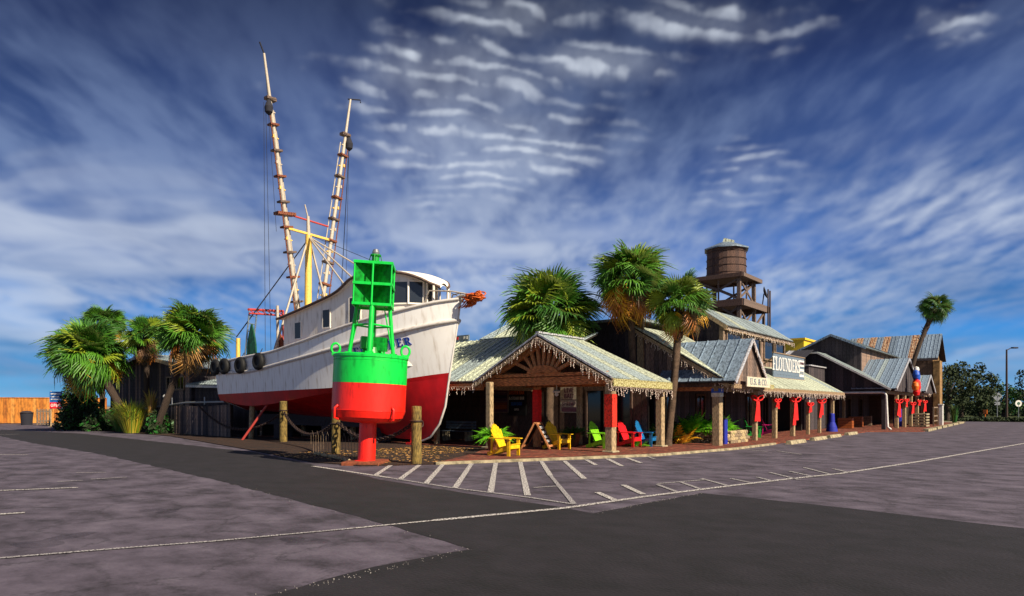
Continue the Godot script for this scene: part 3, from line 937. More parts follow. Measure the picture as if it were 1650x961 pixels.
func main_hall() -> void:
	var o := thing("main_hall", "weathered plank hall with straw coloured lean-to roof behind the three palms", "building")
	var x := 26.8
	var lo := [Vector2(0, 2.42), Vector2(1, 2.42)]
	# front gable wall hung above the open porch
	plank_wall(o, Vector2(x, -10.5), Vector2(x, -14.1), Vector2(-1, 0), lo, [Vector2(0, 2.75), Vector2(1, 4.85)], 0.2, boards(), M.wall_core)
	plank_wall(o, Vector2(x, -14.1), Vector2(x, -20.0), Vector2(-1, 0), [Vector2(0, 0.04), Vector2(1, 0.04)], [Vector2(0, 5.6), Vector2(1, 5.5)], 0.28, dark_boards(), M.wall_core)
	board(o, "corner_board", Vector3(x - 0.04, 2.4, -14.12), Vector3(x - 0.04, 5.62, -14.12), 0.3, 0.1, M.timber)
	# straw coloured roof sloping to the lot
	sheet_roof(o, Vector3(26.35, 2.62, -10.0), Vector3(31.6, 2.62, -10.0), Vector3(31.6, 5.15, -14.3), Vector3(26.35, 5.15, -14.3), 9, [M.straw_zinc_0, M.straw_zinc_1, M.straw_zinc_2])
	board(o, "rake_board", Vector3(26.42, 2.45, -10.05), Vector3(26.42, 4.97, -14.25), 0.06, 0.2, M.timber)
	board(o, "fascia", Vector3(26.4, 2.52, -9.97), Vector3(31.6, 2.52, -9.97), 0.05, 0.2, M.fascia)
	# flat roof over the taller block
	var fl := S()
	box(fl, Vector3(29.4, 5.5, -17.2), Vector3(5.4, 0.12, 5.9))
	part(o, "flat_roof", fl, M.zinc_1)
	# posts along the front
	post(o, Vector3(26.95, 0.04, -10.75), 2.45, 0.34, M.timber)
	var bd := S()
	box(bd, Vector3(26.95, 2.28, -10.75), Vector3(0.37, 0.17, 0.37))
	part(o, "painted_band", bd, M.band_blue)
	var bd2 := S()
	box(bd2, Vector3(26.95, 2.11, -10.75), Vector3(0.365, 0.16, 0.365))
	part(o, "painted_band", bd2, M.cream)
	board(o, "eave_beam", Vector3(26.7, 2.36, -10.72), Vector3(31.8, 2.36, -10.72), 0.16, 0.2, M.timber_x)
	board(o, "bottom_beam", Vector3(26.85, 2.36, -10.9), Vector3(26.85, 2.36, -14.0), 0.16, 0.16, M.timber_z)
	# front wall set back under the porch
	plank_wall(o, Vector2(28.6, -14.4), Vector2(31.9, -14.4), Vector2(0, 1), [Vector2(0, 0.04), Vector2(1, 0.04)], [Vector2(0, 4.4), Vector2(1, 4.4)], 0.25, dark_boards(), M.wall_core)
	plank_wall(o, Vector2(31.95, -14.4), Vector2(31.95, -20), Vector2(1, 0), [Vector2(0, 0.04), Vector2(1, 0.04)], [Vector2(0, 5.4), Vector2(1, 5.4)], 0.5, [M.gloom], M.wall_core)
	window_at(o, Vector3(30.2, 1.4, -14.36), 1.1, 2.1, Vector3.BACK, M.frame_wood, M.glass, 1)
	# blue-grey cross gable over the door, with boards in its triangle
	var c := 28.2
	var zf := -9.75
	var hr := 4.45
	var w := 1.95
	var zb := -13.1
	sheet_roof(o, Vector3(c - w, 2.66, zf), Vector3(c - w, 2.66, zb), Vector3(c, hr, zb), Vector3(c, hr, zf), 7, [M.blue_zinc_0, M.blue_zinc_1], 1)
	sheet_roof(o, Vector3(c + w, 2.66, zf), Vector3(c + w, 2.66, zb), Vector3(c, hr, zb), Vector3(c, hr, zf), 7, [M.blue_zinc_0, M.blue_zinc_1], 1)
	plank_wall(o, Vector2(c - w + 0.12, zf - 0.12), Vector2(c + w - 0.12, zf - 0.12), Vector2(0, 1), [Vector2(0, 2.5), Vector2(1, 2.5)], [Vector2(0, 2.62), Vector2(0.5, hr - 0.1), Vector2(1, 2.62)], 0.2, boards(), M.wall_core)
	for s in [-1.0, 1.0]:
		board(o, "rake_board", Vector3(c + s * w, 2.58, zf + 0.02), Vector3(c, hr - 0.06, zf + 0.02), 0.05, 0.14, M.edge_metal)
	board(o, "gable_beam", Vector3(c - w, 2.44, zf - 0.1), Vector3(c + w, 2.44, zf - 0.1), 0.1, 0.16, M.timber_x)
	# horn-shaped lamp bracket and a hanging net float under the porch are too dark to tell; a pale lamp stands for the bright fitting
	icicles("icicle string lights down the rake of the straw coloured hall roof", [Vector3(26.38, 4.8, -14.1), Vector3(26.38, 2.42, -10.1)], 0.3)
	icicles("icicle string lights down the right edge of the blue cross gable", [Vector3(c, hr - 0.1, zf + 0.06), Vector3(c + w, 2.6, zf + 0.06)], 0.3)
	icicles("icicle string lights below the eave left of the gable sign", [Vector3(26.3, 2.42, -9.93), Vector3(28.6, 2.40, -9.93)], 0.22)

func upper_storey() -> void:
	var o := thing("upper_storey", "plank upper storey with a row of dark windows below the water tower", "building")
	var x0 := 33.0
	var x1 := 43.2
	var zc := -14.1
	sheet_roof(o, Vector3(x0 - 0.35, 5.66, -12.6), Vector3(x1 + 0.5, 5.66, -12.6), Vector3(x1 + 0.5, 6.7, zc), Vector3(x0 - 0.35, 6.7, zc), 11, [M.zinc_1, M.zinc_2, M.straw_zinc_2])
	sheet_roof(o, Vector3(x0 - 0.35, 5.36, -15.9), Vector3(x1 + 0.5, 5.36, -15.9), Vector3(x1 + 0.5, 6.7, zc), Vector3(x0 - 0.35, 6.7, zc), 11, [M.zinc_1])
	plank_wall(o, Vector2(x0, -12.95), Vector2(x0, -15.7), Vector2(-1, 0), [Vector2(0, 2.6), Vector2(1, 2.6)], [Vector2(0, 5.85), Vector2(0.42, 6.6), Vector2(1, 5.4)], 0.2, dark_boards(), M.wall_core)
	plank_wall(o, Vector2(x0, -12.95), Vector2(x1, -12.95), Vector2(0, 1), [Vector2(0, 2.6), Vector2(1, 2.6)], [Vector2(0, 5.6), Vector2(1, 5.6)], 0.24, boards(), M.wall_core)
	plank_wall(o, Vector2(x1, -12.95), Vector2(x1, -15.7), Vector2(1, 0), [Vector2(0, 2.6), Vector2(1, 2.6)], [Vector2(0, 5.6), Vector2(0.42, 6.55), Vector2(1, 5.4)], 0.4, boards(), M.wall_core)
	board(o, "corner_board", Vector3(x0 - 0.03, 2.6, -12.92), Vector3(x0 - 0.03, 5.7, -12.92), 0.2, 0.2, M.frame_wood)
	for xx in [34.6, 37.7, 40.0, 42.0]:
		window_at(o, Vector3(xx, 4.85, -12.9), 2.2 if xx < 35 else 1.75, 1.15, Vector3.BACK, M.frame_wood, M.glass)
	for k in 3:
		board(o, "sill_board", Vector3(35.9, 3.72 + k * 0.15, -12.9), Vector3(38.6, 3.72 + k * 0.15, -12.9), 0.04, 0.13, M.timber_x)
	board(o, "soffit_beam", Vector3(x0 - 0.2, 5.52, -12.75), Vector3(x1 + 0.3, 5.52, -12.75), 0.08, 0.16, M.timber_x)
	board(o, "rake_board", Vector3(x0 - 0.33, 5.5, -12.55), Vector3(x0 - 0.33, 6.56, zc), 0.05, 0.18, M.timber)
	board(o, "rake_board", Vector3(x0 - 0.33, 5.2, -15.9), Vector3(x0 - 0.33, 6.56, zc), 0.05, 0.18, M.timber)
	icicles("icicle string lights below the upper storey eave", [Vector3(x0 - 0.3, 5.5, -12.52), Vector3(x1 + 0.4, 5.5, -12.52)], 0.28)

func long_porch() -> void:
	var o := thing("long_porch", "long open porch, pale metal roof, row of posts behind yellow wheel stops", "building")
	sheet_roof(o, Vector3(31.0, 2.52, -10.5), Vector3(47.1, 2.52, -10.5), Vector3(47.1, 4.0, -13.1), Vector3(31.0, 4.0, -13.1), 18, [M.straw_zinc_0, M.straw_zinc_1, M.zinc_0])
	board(o, "fascia", Vector3(31.0, 2.42, -10.47), Vector3(47.1, 2.42, -10.47), 0.05, 0.18, M.timber_x)
	board(o, "eave_beam", Vector3(31.6, 2.28, -10.95), Vector3(47.0, 2.28, -10.95), 0.16, 0.2, M.timber_x)
	board(o, "rake_board", Vector3(47.1, 2.40, -10.5), Vector3(47.1, 3.88, -13.1), 0.05, 0.18, M.timber)
	var i := 0
	for x in [32.1, 35.0, 38.0, 40.9, 43.3, 46.4]:
		post(o, Vector3(x, 0.04, -11.0), 2.2, 0.22 if i < 3 else 0.18, M.timber)
		i += 1
	for b in [[40.9, 2.12, "band_blue"], [40.9, 1.97, "cream"], [43.3, 2.15, "cream"]]:
		var st := S()
		box(st, Vector3(b[0], b[1], -11.0), Vector3(0.21, 0.15, 0.21))
		part(o, "painted_band", st, M[b[2]])
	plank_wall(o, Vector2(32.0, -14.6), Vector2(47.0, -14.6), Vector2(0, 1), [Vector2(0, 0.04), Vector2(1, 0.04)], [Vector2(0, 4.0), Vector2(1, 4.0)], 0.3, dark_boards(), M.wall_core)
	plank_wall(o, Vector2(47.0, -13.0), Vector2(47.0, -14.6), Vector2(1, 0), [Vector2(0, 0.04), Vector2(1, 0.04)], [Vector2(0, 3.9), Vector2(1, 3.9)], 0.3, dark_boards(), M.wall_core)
	for x in [34.2, 37.0, 41.6, 44.4]:
		window_at(o, Vector3(x, 1.3, -14.55), 1.2, 2.0, Vector3.BACK, M.gloom, M.glass, 1)
	icicles("icicle string lights below the eave of the long porch", [Vector3(31.0, 2.36, -10.42), Vector3(47.1, 2.36, -10.42)], 0.32)
	# middle block between the porch and the far building
	var m := thing("middle_block", "dark plank block with striped roof between the long porch and far gables", "building")
	plank_wall(m, Vector2(48.2, -12.9), Vector2(48.2, -16.5), Vector2(-1, 0), [Vector2(0, 0), Vector2(1, 0)], [Vector2(0, 4.35), Vector2(1, 4.35)], 0.3, dark_boards(), M.wall_core)
	plank_wall(m, Vector2(48.2, -12.9), Vector2(52.4, -12.9), Vector2(0, 1), [Vector2(0, 0.04), Vector2(1, 0.04)], [Vector2(0, 4.35), Vector2(1, 4.35)], 0.3, dark_boards(), M.wall_core)
	board(m, "coping", Vector3(48.15, 4.4, -12.85), Vector3(48.15, 4.4, -16.5), 0.12, 0.08, M.edge_metal)
	board(m, "coping", Vector3(48.15, 4.4, -12.84), Vector3(52.4, 4.4, -12.84), 0.12, 0.08, M.edge_metal)
	plank_wall(m, Vector2(50.6, -13.8), Vector2(50.6, -17.4), Vector2(-1, 0), [Vector2(0, 3), Vector2(1, 3)], [Vector2(0, 5.0), Vector2(1, 5.0)], 0.3, dark_boards(), M.wall_core)
	metal_roof(m, Vector3(50.0, 5.0, -13.7), Vector3(50.0, 5.0, -17.5), Vector3(52.4, 5.75, -17.5), Vector3(52.4, 5.75, -13.7), 9, [M.edge_metal, M.rope], 1)
	# yellow wall far behind
	var yw := thing("yellow_building", "plain yellow building top showing above the striped roof", "building")
	var st2 := S()
	box(st2, Vector3(72, 4.1, -21.0), Vector3(4, 8.2, 3.6))
	part(yw, "wall", st2, M.yellow_wall)
	var st3 := S()
	box(st3, Vector3(72, 8.25, -21.0), Vector3(4.3, 0.2, 3.9))
	part(yw, "roof", st3, M.yellow_wall)

func far_buildings() -> void:
	var o := thing("gabled_shop", "dark gabled plank building with white rake edge and downpipe at the far porch", "building")
	var x0 := 52.5
	# lower gable front: flat to the left, sloping down to the right
	plank_wall(o, Vector2(x0, -9.1), Vector2(x0, -17.5), Vector2(-1, 0), [Vector2(0, 2.5), Vector2(1, 2.5)], [Vector2(0, 3.05), Vector2(0.5, 5.45), Vector2(1, 5.45)], 0.26, dark_boards(), M.wall_core)
	sheet_roof(o, Vector3(x0 - 0.3, 2.85, -8.7), Vector3(76, 2.85, -8.7), Vector3(76, 5.55, -13.4), Vector3(x0 - 0.3, 5.55, -13.4), 20, [M.zinc_2, M.zinc_1])
	sheet_roof(o, Vector3(x0 - 0.3, 5.5, -17.6), Vector3(76, 5.5, -17.6), Vector3(76, 5.58, -13.4), Vector3(x0 - 0.3, 5.58, -13.4), 10, [M.zinc_2])
	board(o, "rake_board", Vector3(x0 - 0.33, 2.78, -8.7), Vector3(x0 - 0.33, 5.5, -13.4), 0.06, 0.12, M.white_pipe)
	board(o, "rake_board", Vector3(x0 - 0.33, 5.5, -13.4), Vector3(x0 - 0.33, 5.5, -17.5), 0.06, 0.1, M.white_pipe)
	# white gutter and downpipe
	var st := S()
	tube(st, [Vector3(x0 - 0.15, 2.60, -13.2), Vector3(x0 - 0.15, 2.60, -9.3), Vector3(x0 - 0.15, 2.55, -9.08), Vector3(x0 - 0.15, 2.4, -9.0), Vector3(x0 - 0.1, 0.25, -8.92), Vector3(x0 - 0.15, 0.05, -8.7)], 0.075, 8)
	part(o, "downpipe", st, M.white_pipe)
	post(o, Vector3(x0 + 0.15, 0.04, -9.2), 2.5, 0.26, M.dark_board_1)
	post(o, Vector3(x0 + 0.15, 0.04, -13.0), 2.5, 0.22, M.timber)
	post(o, Vector3(x0 + 4.0, 0.04, -12.6), 2.5, 0.2, M.timber)
	board(o, "eave_beam", Vector3(x0 + 0.15, 2.52, -9.1), Vector3(x0 + 0.15, 2.52, -17.4), 0.14, 0.2, M.dark_board_0)
	board(o, "eave_beam", Vector3(x0, 2.6, -9.0), Vector3(76, 2.6, -9.0), 0.16, 0.22, M.timber_x)
	# recessed porch walls
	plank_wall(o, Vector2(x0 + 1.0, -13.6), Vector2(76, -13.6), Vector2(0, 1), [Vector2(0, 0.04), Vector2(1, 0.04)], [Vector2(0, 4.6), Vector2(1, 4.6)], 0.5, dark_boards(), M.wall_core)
	for x in [55.5, 58.5, 62.5, 67.0]:
		window_at(o, Vector3(x, 1.3, -13.55), 1.3, 2.1, Vector3.BACK, M.gloom, M.glass, 1)
	for x in [56.2, 59.4, 62.4, 65.6, 68.8, 72.0, 75.2]:
		post(o, Vector3(x, 0.04, -9.0), 2.5, 0.26, M.timber)
	# upper clerestory with its own gable
	var x1 := 55.0
	var zc := -13.1
	plank_wall(o, Vector2(x1, -11.1), Vector2(x1, -15.1), Vector2(-1, 0), [Vector2(0, 3.2), Vector2(1, 3.2)], [Vector2(0, 6.05), Vector2(0.5, 6.92), Vector2(1, 6.05)], 0.25, dark_boards(), M.wall_core)
	plank_wall(o, Vector2(x1, -11.1), Vector2(70, -11.1), Vector2(0, 1), [Vector2(0, 3.8), Vector2(1, 3.8)], [Vector2(0, 6.0), Vector2(1, 6.0)], 0.4, boards(), M.wall_core)
	sheet_roof(o, Vector3(x1 - 0.35, 5.95, -10.7), Vector3(70, 5.95, -10.7), Vector3(70, 7.05, zc), Vector3(x1 - 0.35, 7.05, zc), 10, [M.zinc_2, M.zinc_1])
	sheet_roof(o, Vector3(x1 - 0.35, 5.95, -15.5), Vector3(70, 5.95, -15.5), Vector3(70, 7.05, zc), Vector3(x1 - 0.35, 7.05, zc), 10, [M.zinc_2])
	for s in [-10.7, -15.5]:
		board(o, "rake_board", Vector3(x1 - 0.38, 5.86, s), Vector3(x1 - 0.38, 6.96, zc), 0.06, 0.14, M.blue_zinc_1)
	# cross gables over the far porch
	for g in [[57.7, 5.2, 5.3, -8.4, -11.2, 9], [66.3, 4.25, 2.9, -8.1, -10.6, 5]]:
		var c: float = g[0]
		var zf: float = g[3]
		var w: float = g[2]
		sheet_roof(o, Vector3(c - w, 2.88, zf), Vector3(c - w, 2.88, g[4]), Vector3(c, g[1], g[4]), Vector3(c, g[1], zf), g[5], [M.blue_zinc_0, M.zinc_0, M.blue_zinc_1], 1)
		sheet_roof(o, Vector3(c + w, 2.88, zf), Vector3(c + w, 2.88, g[4]), Vector3(c, g[1], g[4]), Vector3(c, g[1], zf), g[5], [M.blue_zinc_0], 1)
		plank_wall(o, Vector2(c - w + 0.2, zf - 0.15), Vector2(c + w - 0.2, zf - 0.15), Vector2(0, 1), [Vector2(0, 2.7), Vector2(1, 2.7)], [Vector2(0, 2.85), Vector2(0.5, g[1] - 0.12), Vector2(1, 2.85)], 0.4, dark_boards(), M.wall_core)
		for s in [-1.0, 1.0]:
			board(o, "rake_board", Vector3(c + s * w, 2.82, zf + 0.02), Vector3(c, g[1] - 0.05, zf + 0.02), 0.06, 0.16, M.edge_metal)
	icicles("icicle string lights along the farthest porch eave", [Vector3(62.8, 2.75, -8.62), Vector3(76, 2.75, -8.62)], 0.3)

	# big rusty roof at the end
	var r := thing("rusty_roof_hall", "tall hall with rust patched sheet roof and tan end wall at the far end", "building")
	var e0 := Vector3(70, 5.9, -8.0)
	var e1 := Vector3(70, 5.9, -15.6)
	var r0 := Vector3(72.9, 8.25, -8.0)
	var r1 := Vector3(72.9, 8.25, -15.6)
	var mats := [M.blue_zinc_1, M.blue_zinc_0, M.blue_zinc_1, M.rusty_sheet, M.blue_zinc_1, M.blue_zinc_0, M.blue_zinc_2, M.rusty_sheet, M.blue_zinc_1, M.rusty_sheet, M.blue_zinc_0, M.rusty_sheet, M.blue_zinc_1]
	for i in 13:
		var t0 := i / 13.0
		var t1 := (i + 1) / 13.0
		metal_roof(r, e0.lerp(e1, t0), e0.lerp(e1, t1), r0.lerp(r1, t1), r0.lerp(r1, t0), 1, [mats[i]], 2)
	roof_under(r, e0, e1, r1, r0)
	sheet_roof(r, Vector3(75.8, 5.9, -8.0), Vector3(75.8, 5.9, -15.6), r1, r0, 6, [M.zinc_1])
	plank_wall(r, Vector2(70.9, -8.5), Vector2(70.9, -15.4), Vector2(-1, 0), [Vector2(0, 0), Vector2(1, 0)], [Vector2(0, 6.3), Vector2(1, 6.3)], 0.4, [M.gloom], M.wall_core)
	var st4 := S()
	box(st4, Vector3(71.6, 2.85, -8.2), Vector3(1.7, 5.7, 0.5))
	part(r, "end_wall", st4, M.tan_stucco)
	plank_wall(r, Vector2(70.9, -8.5), Vector2(75.4, -8.5), Vector2(0, 1), [Vector2(0, 0), Vector2(1, 0)], [Vector2(0, 6.0), Vector2(0.44, 8.0), Vector2(1, 6.0)], 0.4, [M.tan_stucco], M.wall_core)
	board(r, "eave_board", Vector3(69.95, 5.8, -8.0), Vector3(69.95, 5.8, -15.5), 0.06, 0.2, M.dark_board_0)

func water_tower() -> void:
	var c := Vector3(44.4, 0, -17.1)
	var o := thing("water_tower", "wooden water tank tower on braced timber legs above the upper storey", "water tower", c)
	var y0 := 10.15
	# barrel of upright staves with hoops
	var n := 30
	for i in n:
		var a := TAU * i / n
		var st := S()
		box(st, Vector3(0, 0.95, 0), Vector3(0.27, 1.9, 0.06))
		var lean := Basis(Vector3.UP, a) * Basis(Vector3.RIGHT, -0.02)
		part(o, "stave", st, M.tank_wood if i % 3 else M.tank_wood_b, Transform3D(lean, Basis(Vector3.UP, a) * Vector3(0, 0, 1.24) + Vector3(0, y0, 0)))
	var core := S()
	lathe(core, [Vector2(0, y0), Vector2(1.19, y0), Vector2(1.17, y0 + 1.88), Vector2(0, y0 + 1.88)], 24)
	part(o, "tank_core", core, M.wall_core)
	for k in 4:
		var hp := S()
		ring_tube(hp, Vector3(0, y0 + 0.25 + k * 0.47, 0), Basis(Vector3.RIGHT, PI / 2), 1.29, 1.29, 0.018, 28, 5)
		part(o, "hoop", hp, M.chain)
	var rf := S()
	lathe(rf, [Vector2(1.3, y0 + 1.86), Vector2(1.5, y0 + 1.84), Vector2(1.5, y0 + 1.92), Vector2(0.45, y0 + 2.36), Vector2(0.0, y0 + 2.38)], 8)
	part(o, "tank_roof", rf, M.blue_zinc_2)
	var hatch := S()
	box(hatch, Vector3(0.1, y0 + 2.4, 0.1), Vector3(0.7, 0.3, 0.7), Basis(Vector3.UP, 0.4) * Basis(Vector3.RIGHT, 0.3))
	part(o, "roof_hatch", hatch, M.straw_zinc_0)
	# decks
	var dk := [[10.0, -1.75, 1.75, -1.75, 1.75], [8.35, -1.7, 3.2, -1.55, 1.75]]
	for d in dk:
		for i in 8:
			var x := lerpf(d[1], d[2], (i + 0.5) / 8.0)
			var st := S()
			box(st, Vector3(x, d[0] + 0.1, (d[3] + d[4]) * 0.5), Vector3((d[2] - d[1]) / 8.0 - 0.02, 0.06, d[4] - d[3]))
			part(o, "deck_plank", st, M.grey_timber)
		var hh := 0.24 if d[0] > 9 else 0.42
		for s in [d[3], d[4]]:
			board(o, "deck_beam", Vector3(d[1], d[0] - hh * 0.5 + 0.1, s), Vector3(d[2], d[0] - hh * 0.5 + 0.1, s), 0.1, hh, M.grey_timber)
		for s in [d[1], d[2]]:
			board(o, "deck_beam", Vector3(s, d[0] - hh * 0.5 + 0.1, d[3] + 0.05), Vector3(s, d[0] - hh * 0.5 + 0.1, d[4] - 0.05), 0.1, hh, M.tank_wood)
	# legs and braces
	var L := [Vector2(-1.35, 1.35), Vector2(1.35, 1.35), Vector2(1.35, -1.35), Vector2(-1.35, -1.35)]
	for p in L:
		board(o, "leg", Vector3(p.x * 1.06, 0.0, p.y * 1.06), Vector3(p.x, 9.9, p.y), 0.22, 0.22, M.grey_timber)
	for i in 4:
		var p: Vector2 = L[i]
		var q: Vector2 = L[(i + 1) % 4]
		for h in [[8.5, 9.85], [6.4, 8.0]]:
			board(o, "brace", Vector3(p.x, h[0], p.y), Vector3(q.x, h[1], q.y), 0.07, 0.13, M.grey_timber)
			board(o, "brace", Vector3(p.x, h[1], p.y), Vector3(q.x, h[0], q.y), 0.07, 0.13, M.grey_timber)
		var mid := (p + q) * 0.5
		board(o, "brace", Vector3(mid.x, 8.45, mid.y), Vector3(mid.x, 9.85, mid.y), 0.08, 0.1, M.grey_timber)
	for p in [Vector3(2.9, 5.5, 1.5), Vector3(2.9, 5.5, -1.2)]:
		board(o, "balcony_post", p, Vector3(p.x, 8.2, p.z), 0.16, 0.16, M.grey_timber)
	board(o, "knee_brace", Vector3(1.4, 7.0, 1.45), Vector3(2.8, 8.1, 1.6), 0.1, 0.12, M.grey_timber)
	board(o, "knee_brace", Vector3(-1.4, 7.3, 1.3), Vector3(-1.45, 8.1, 0.1), 0.1, 0.12, M.grey_timber)
	for p in [[2.75, 9.6], [3.15, 9.55]]:
		var st := S()
		line(st, Vector3(p[0], 6.0, 1.85), Vector3(p[0], p[1], 1.85), 0.06, 6)
		part(o, "pipe_mast", st, M.chain)
	# satellite dish
	var d := thing("satellite_dish", "small dark satellite dish on the water tower balcony", "satellite dish", c + Vector3(2.2, 9.25, 1.75), 0.2)
	var ds := S()
	lathe(ds, [Vector2(0.0, 0.0), Vector2(0.2, 0.02), Vector2(0.36, 0.08), Vector2(0.46, 0.15), Vector2(0.36, 0.1), Vector2(0.0, 0.03)], 18, Vector3.ZERO, Basis(Vector3.RIGHT, PI / 2 - 0.3))
	part(d, "dish", ds, M.rope)
	var arm := S()
	line(arm, Vector3(0, 0, 0), Vector3(0, -0.8, -0.1), 0.04)
	part(d, "mount", arm, M.chain)

func signs() -> void:
	# the big name board on the porch roof
	var o := thing("restaurant_sign", "big faded blue plank sign reading FLOUNDERS on the porch roof", "sign", Vector3(39.85, 3.18, -11.72))
	for i in 7:
		var st := S()
		box(st, Vector3(0, 0.1 + i * 0.186, 0), Vector3(5.7, 0.178, 0.06))
		part(o, "plank", st, M.sign_blue)
	board(o, "top_rail", Vector3(-2.9, 1.34, 0.02), Vector3(2.9, 1.34, 0.02), 0.1, 0.06, M.frame_wood)
	board(o, "bottom_rail", Vector3(-2.9, 0.0, 0.02), Vector3(2.9, 0.0, 0.02), 0.1, 0.06, M.timber_x)
	for s in [-2.5, 0.0, 2.6]:
		board(o, "support", Vector3(s, -0.45, -0.06), Vector3(s, 1.3, -0.06), 0.1, 0.06, M.timber)
		board(o, "support", Vector3(s, 1.1, -0.1), Vector3(s, 0.4, -1.1), 0.08, 0.06, M.timber)
	words(o, "FLOUNDERS", 0.98, M.white, Transform3D(Basis.IDENTITY, Vector3(-0.55, 0.74, 0.04)), 0.80, true)
	var pl := S()
	box(pl, Vector3(2.28, 0.98, 0.035), Vector3(1.0, 0.36, 0.02))
	box(pl, Vector3(2.28, 0.42, 0.035), Vector3(0.9, 0.46, 0.02))
	part(o, "small_plates", pl, M.white)
	words(o, "CHOWDER", 0.2, M.plum, Transform3D(Basis.IDENTITY, Vector3(2.28, 0.98, 0.05)), 0.9)
	words(o, "HOUSE", 0.26, M.sign_blue, Transform3D(Basis.IDENTITY, Vector3(2.28, 0.42, 0.05)), 0.9)
	# board sign under the blue cross gable
	var g := thing("gable_sign", "long whitish board sign under the blue cross gable", "sign", Vector3(28.45, 2.64, -9.60))
	var st := S()
	box(st, Vector3(0, 0, 0), Vector3(2.75, 0.40, 0.05))
	part(g, "panel", st, M.cream)
	words(g, "U.S. & CO.", 0.34, M.sign_blue, Transform3D(Basis.IDENTITY, Vector3(0, 0, 0.03)), 1.25, true)
	# framed boards on the porch's back wall
	var f := facing(Vector3.LEFT)
	var p := thing("bait_sign", "white wall sign reading LIVE BAIT between porch door and right corner", "sign", Vector3(24.86, 1.92, -16.55))
	p.position = Vector3(24.84, 1.97, -16.57)
	var pb := S()
	box(pb, Vector3.ZERO, Vector3(0.9, 1.2, 0.03))
	part(p, "panel", pb, M.cream, Transform3D(f, Vector3.ZERO))
	for row in [["LIVE", 0.30, 0.38, "plum"], ["BAIT", 0.28, 0.12, "plum"], ["SHRIMP", 0.22, -0.22, "plum"]]:
		words(p, row[0], row[1], M[row[3]], Transform3D(f, Vector3(-0.025, row[2], 0)), 0.85)
	for yy in [-0.04, -0.37]:
		var rl := S()
		box(rl, Vector3(0, yy, 0.02), Vector3(0.8, 0.03, 0.01))
		part(p, "rule", rl, M.plum, Transform3D(f, Vector3.ZERO))
	var low := S()
	box(low, Vector3(0, -0.48, 0.02), Vector3(0.78, 0.17, 0.01))
	part(p, "colour_bar", low, M.plum, Transform3D(f, Vector3.ZERO))
	# window lettering seen through the dark door
	var d := thing("door_lettering_panel", "dark panel with orange, white and blue lines of lettering beside the porch door", "sign", Vector3(24.84, 1.75, -17.75))
	d.position = Vector3(24.32, 1.98, -19.06)
	var db := S()
	box(db, Vector3.ZERO, Vector3(1.05, 1.5, 0.03))
	part(d, "panel", db, M.black, Transform3D(f, Vector3.ZERO))
	for row in [["THE", 0.12, 0.52, "cream"], ["OYSTER BAR", 0.21, 0.28, "orange"], ["& STEAM BAR", 0.19, 0.03, "cream"], ["SEAFOOD", 0.2, -0.22, "sky_print"], ["OPEN", 0.14, -0.48, "cream"]]:
		words(d, row[0], row[1], M[row[3]], Transform3D(f, Vector3(-0.03, row[2], -0.0)), 0.72)
	# poster of a sunset
	var q := thing("sunset_poster", "purple and rust coloured sunset poster behind the left potted fern", "poster", Vector3(24.34, 1.99, -19.96))
	var bars := [[0.0, 1.2, "plum"], [0.1, 0.13, "rope"], [-0.22, 0.1, "terracotta"], [-0.38, 0.2, "box_orange"], [0.28, 0.03, "frame_wood"], [-0.13, 0.03, "frame_wood"]]
	for i in bars.size():
		var bs := S()
		box(bs, Vector3(0, bars[i][0], 0.0 if i == 0 else 0.02), Vector3(0.9 if i == 0 else 0.78, bars[i][1], 0.03))
		part(q, "panel" if i == 0 else "printed_band", bs, M[bars[i][2]], Transform3D(f, Vector3(-0.1, 0, 0)))
	var fr := S()
	for s in [-1.0, 1.0]:
		box(fr, Vector3(s * 0.46, 0, 0.01), Vector3(0.03, 1.26, 0.05))
		box(fr, Vector3(0, s * 0.615, 0.01), Vector3(0.89, 0.03, 0.05))
	part(q, "frame", fr, M.frame_wood, Transform3D(f, Vector3(-0.1, 0, 0)))
	# small dark sign standing on the wing roof by the bow
	var w := thing("roof_sign", "small dark sign with red and white patches on the wing roof beside the bow", "sign", Vector3(25.1, 4.9, -23.15))
	var ws := S()
	box(ws, Vector3(0, 0.14, 0), Vector3(0.95, 0.3, 0.08))
	part(w, "panel", ws, M.sign_blue, Transform3D(f, Vector3.ZERO))
	for k in [[-0.33, "bright_red", 0.22], [0.18, "white", 0.1], [0.36, "white", 0.1]]:
		var ps := S()
		box(ps, Vector3(k[0], 0.15, 0.045), Vector3(k[2], 0.13, 0.02))
		part(w, "patch", ps, M[k[1]], Transform3D(f, Vector3.ZERO))

# ---------------------------------------------------------------- the shrimp boat
const BX := 20.1
const BZ := -26.5
const H_TOP := [Vector2(-34.7, 3.84), Vector2(-33.5, 3.86), Vector2(-32.2, 3.97), Vector2(-31, 4.04), Vector2(-29.7, 4.11), Vector2(-28.5, 4.18), Vector2(-27.2, 4.36), Vector2(-25.9, 4.55), Vector2(-24.7, 4.78), Vector2(-23.4, 5.02), Vector2(-22.2, 5.28), Vector2(-20.9, 5.55), Vector2(-19.7, 5.82), Vector2(-18.7, 5.98)]
const H_GUARD := [Vector2(-34.7, 3.42), Vector2(-33.5, 3.38), Vector2(-32.2, 3.34), Vector2(-31, 3.33), Vector2(-29.7, 3.39), Vector2(-28.5, 3.53), Vector2(-27.2, 3.68), Vector2(-25.9, 3.83), Vector2(-24.7, 4.0), Vector2(-23.4, 4.2), Vector2(-22.2, 4.42), Vector2(-20.9, 4.69), Vector2(-19.7, 4.96), Vector2(-18.7, 5.15)]
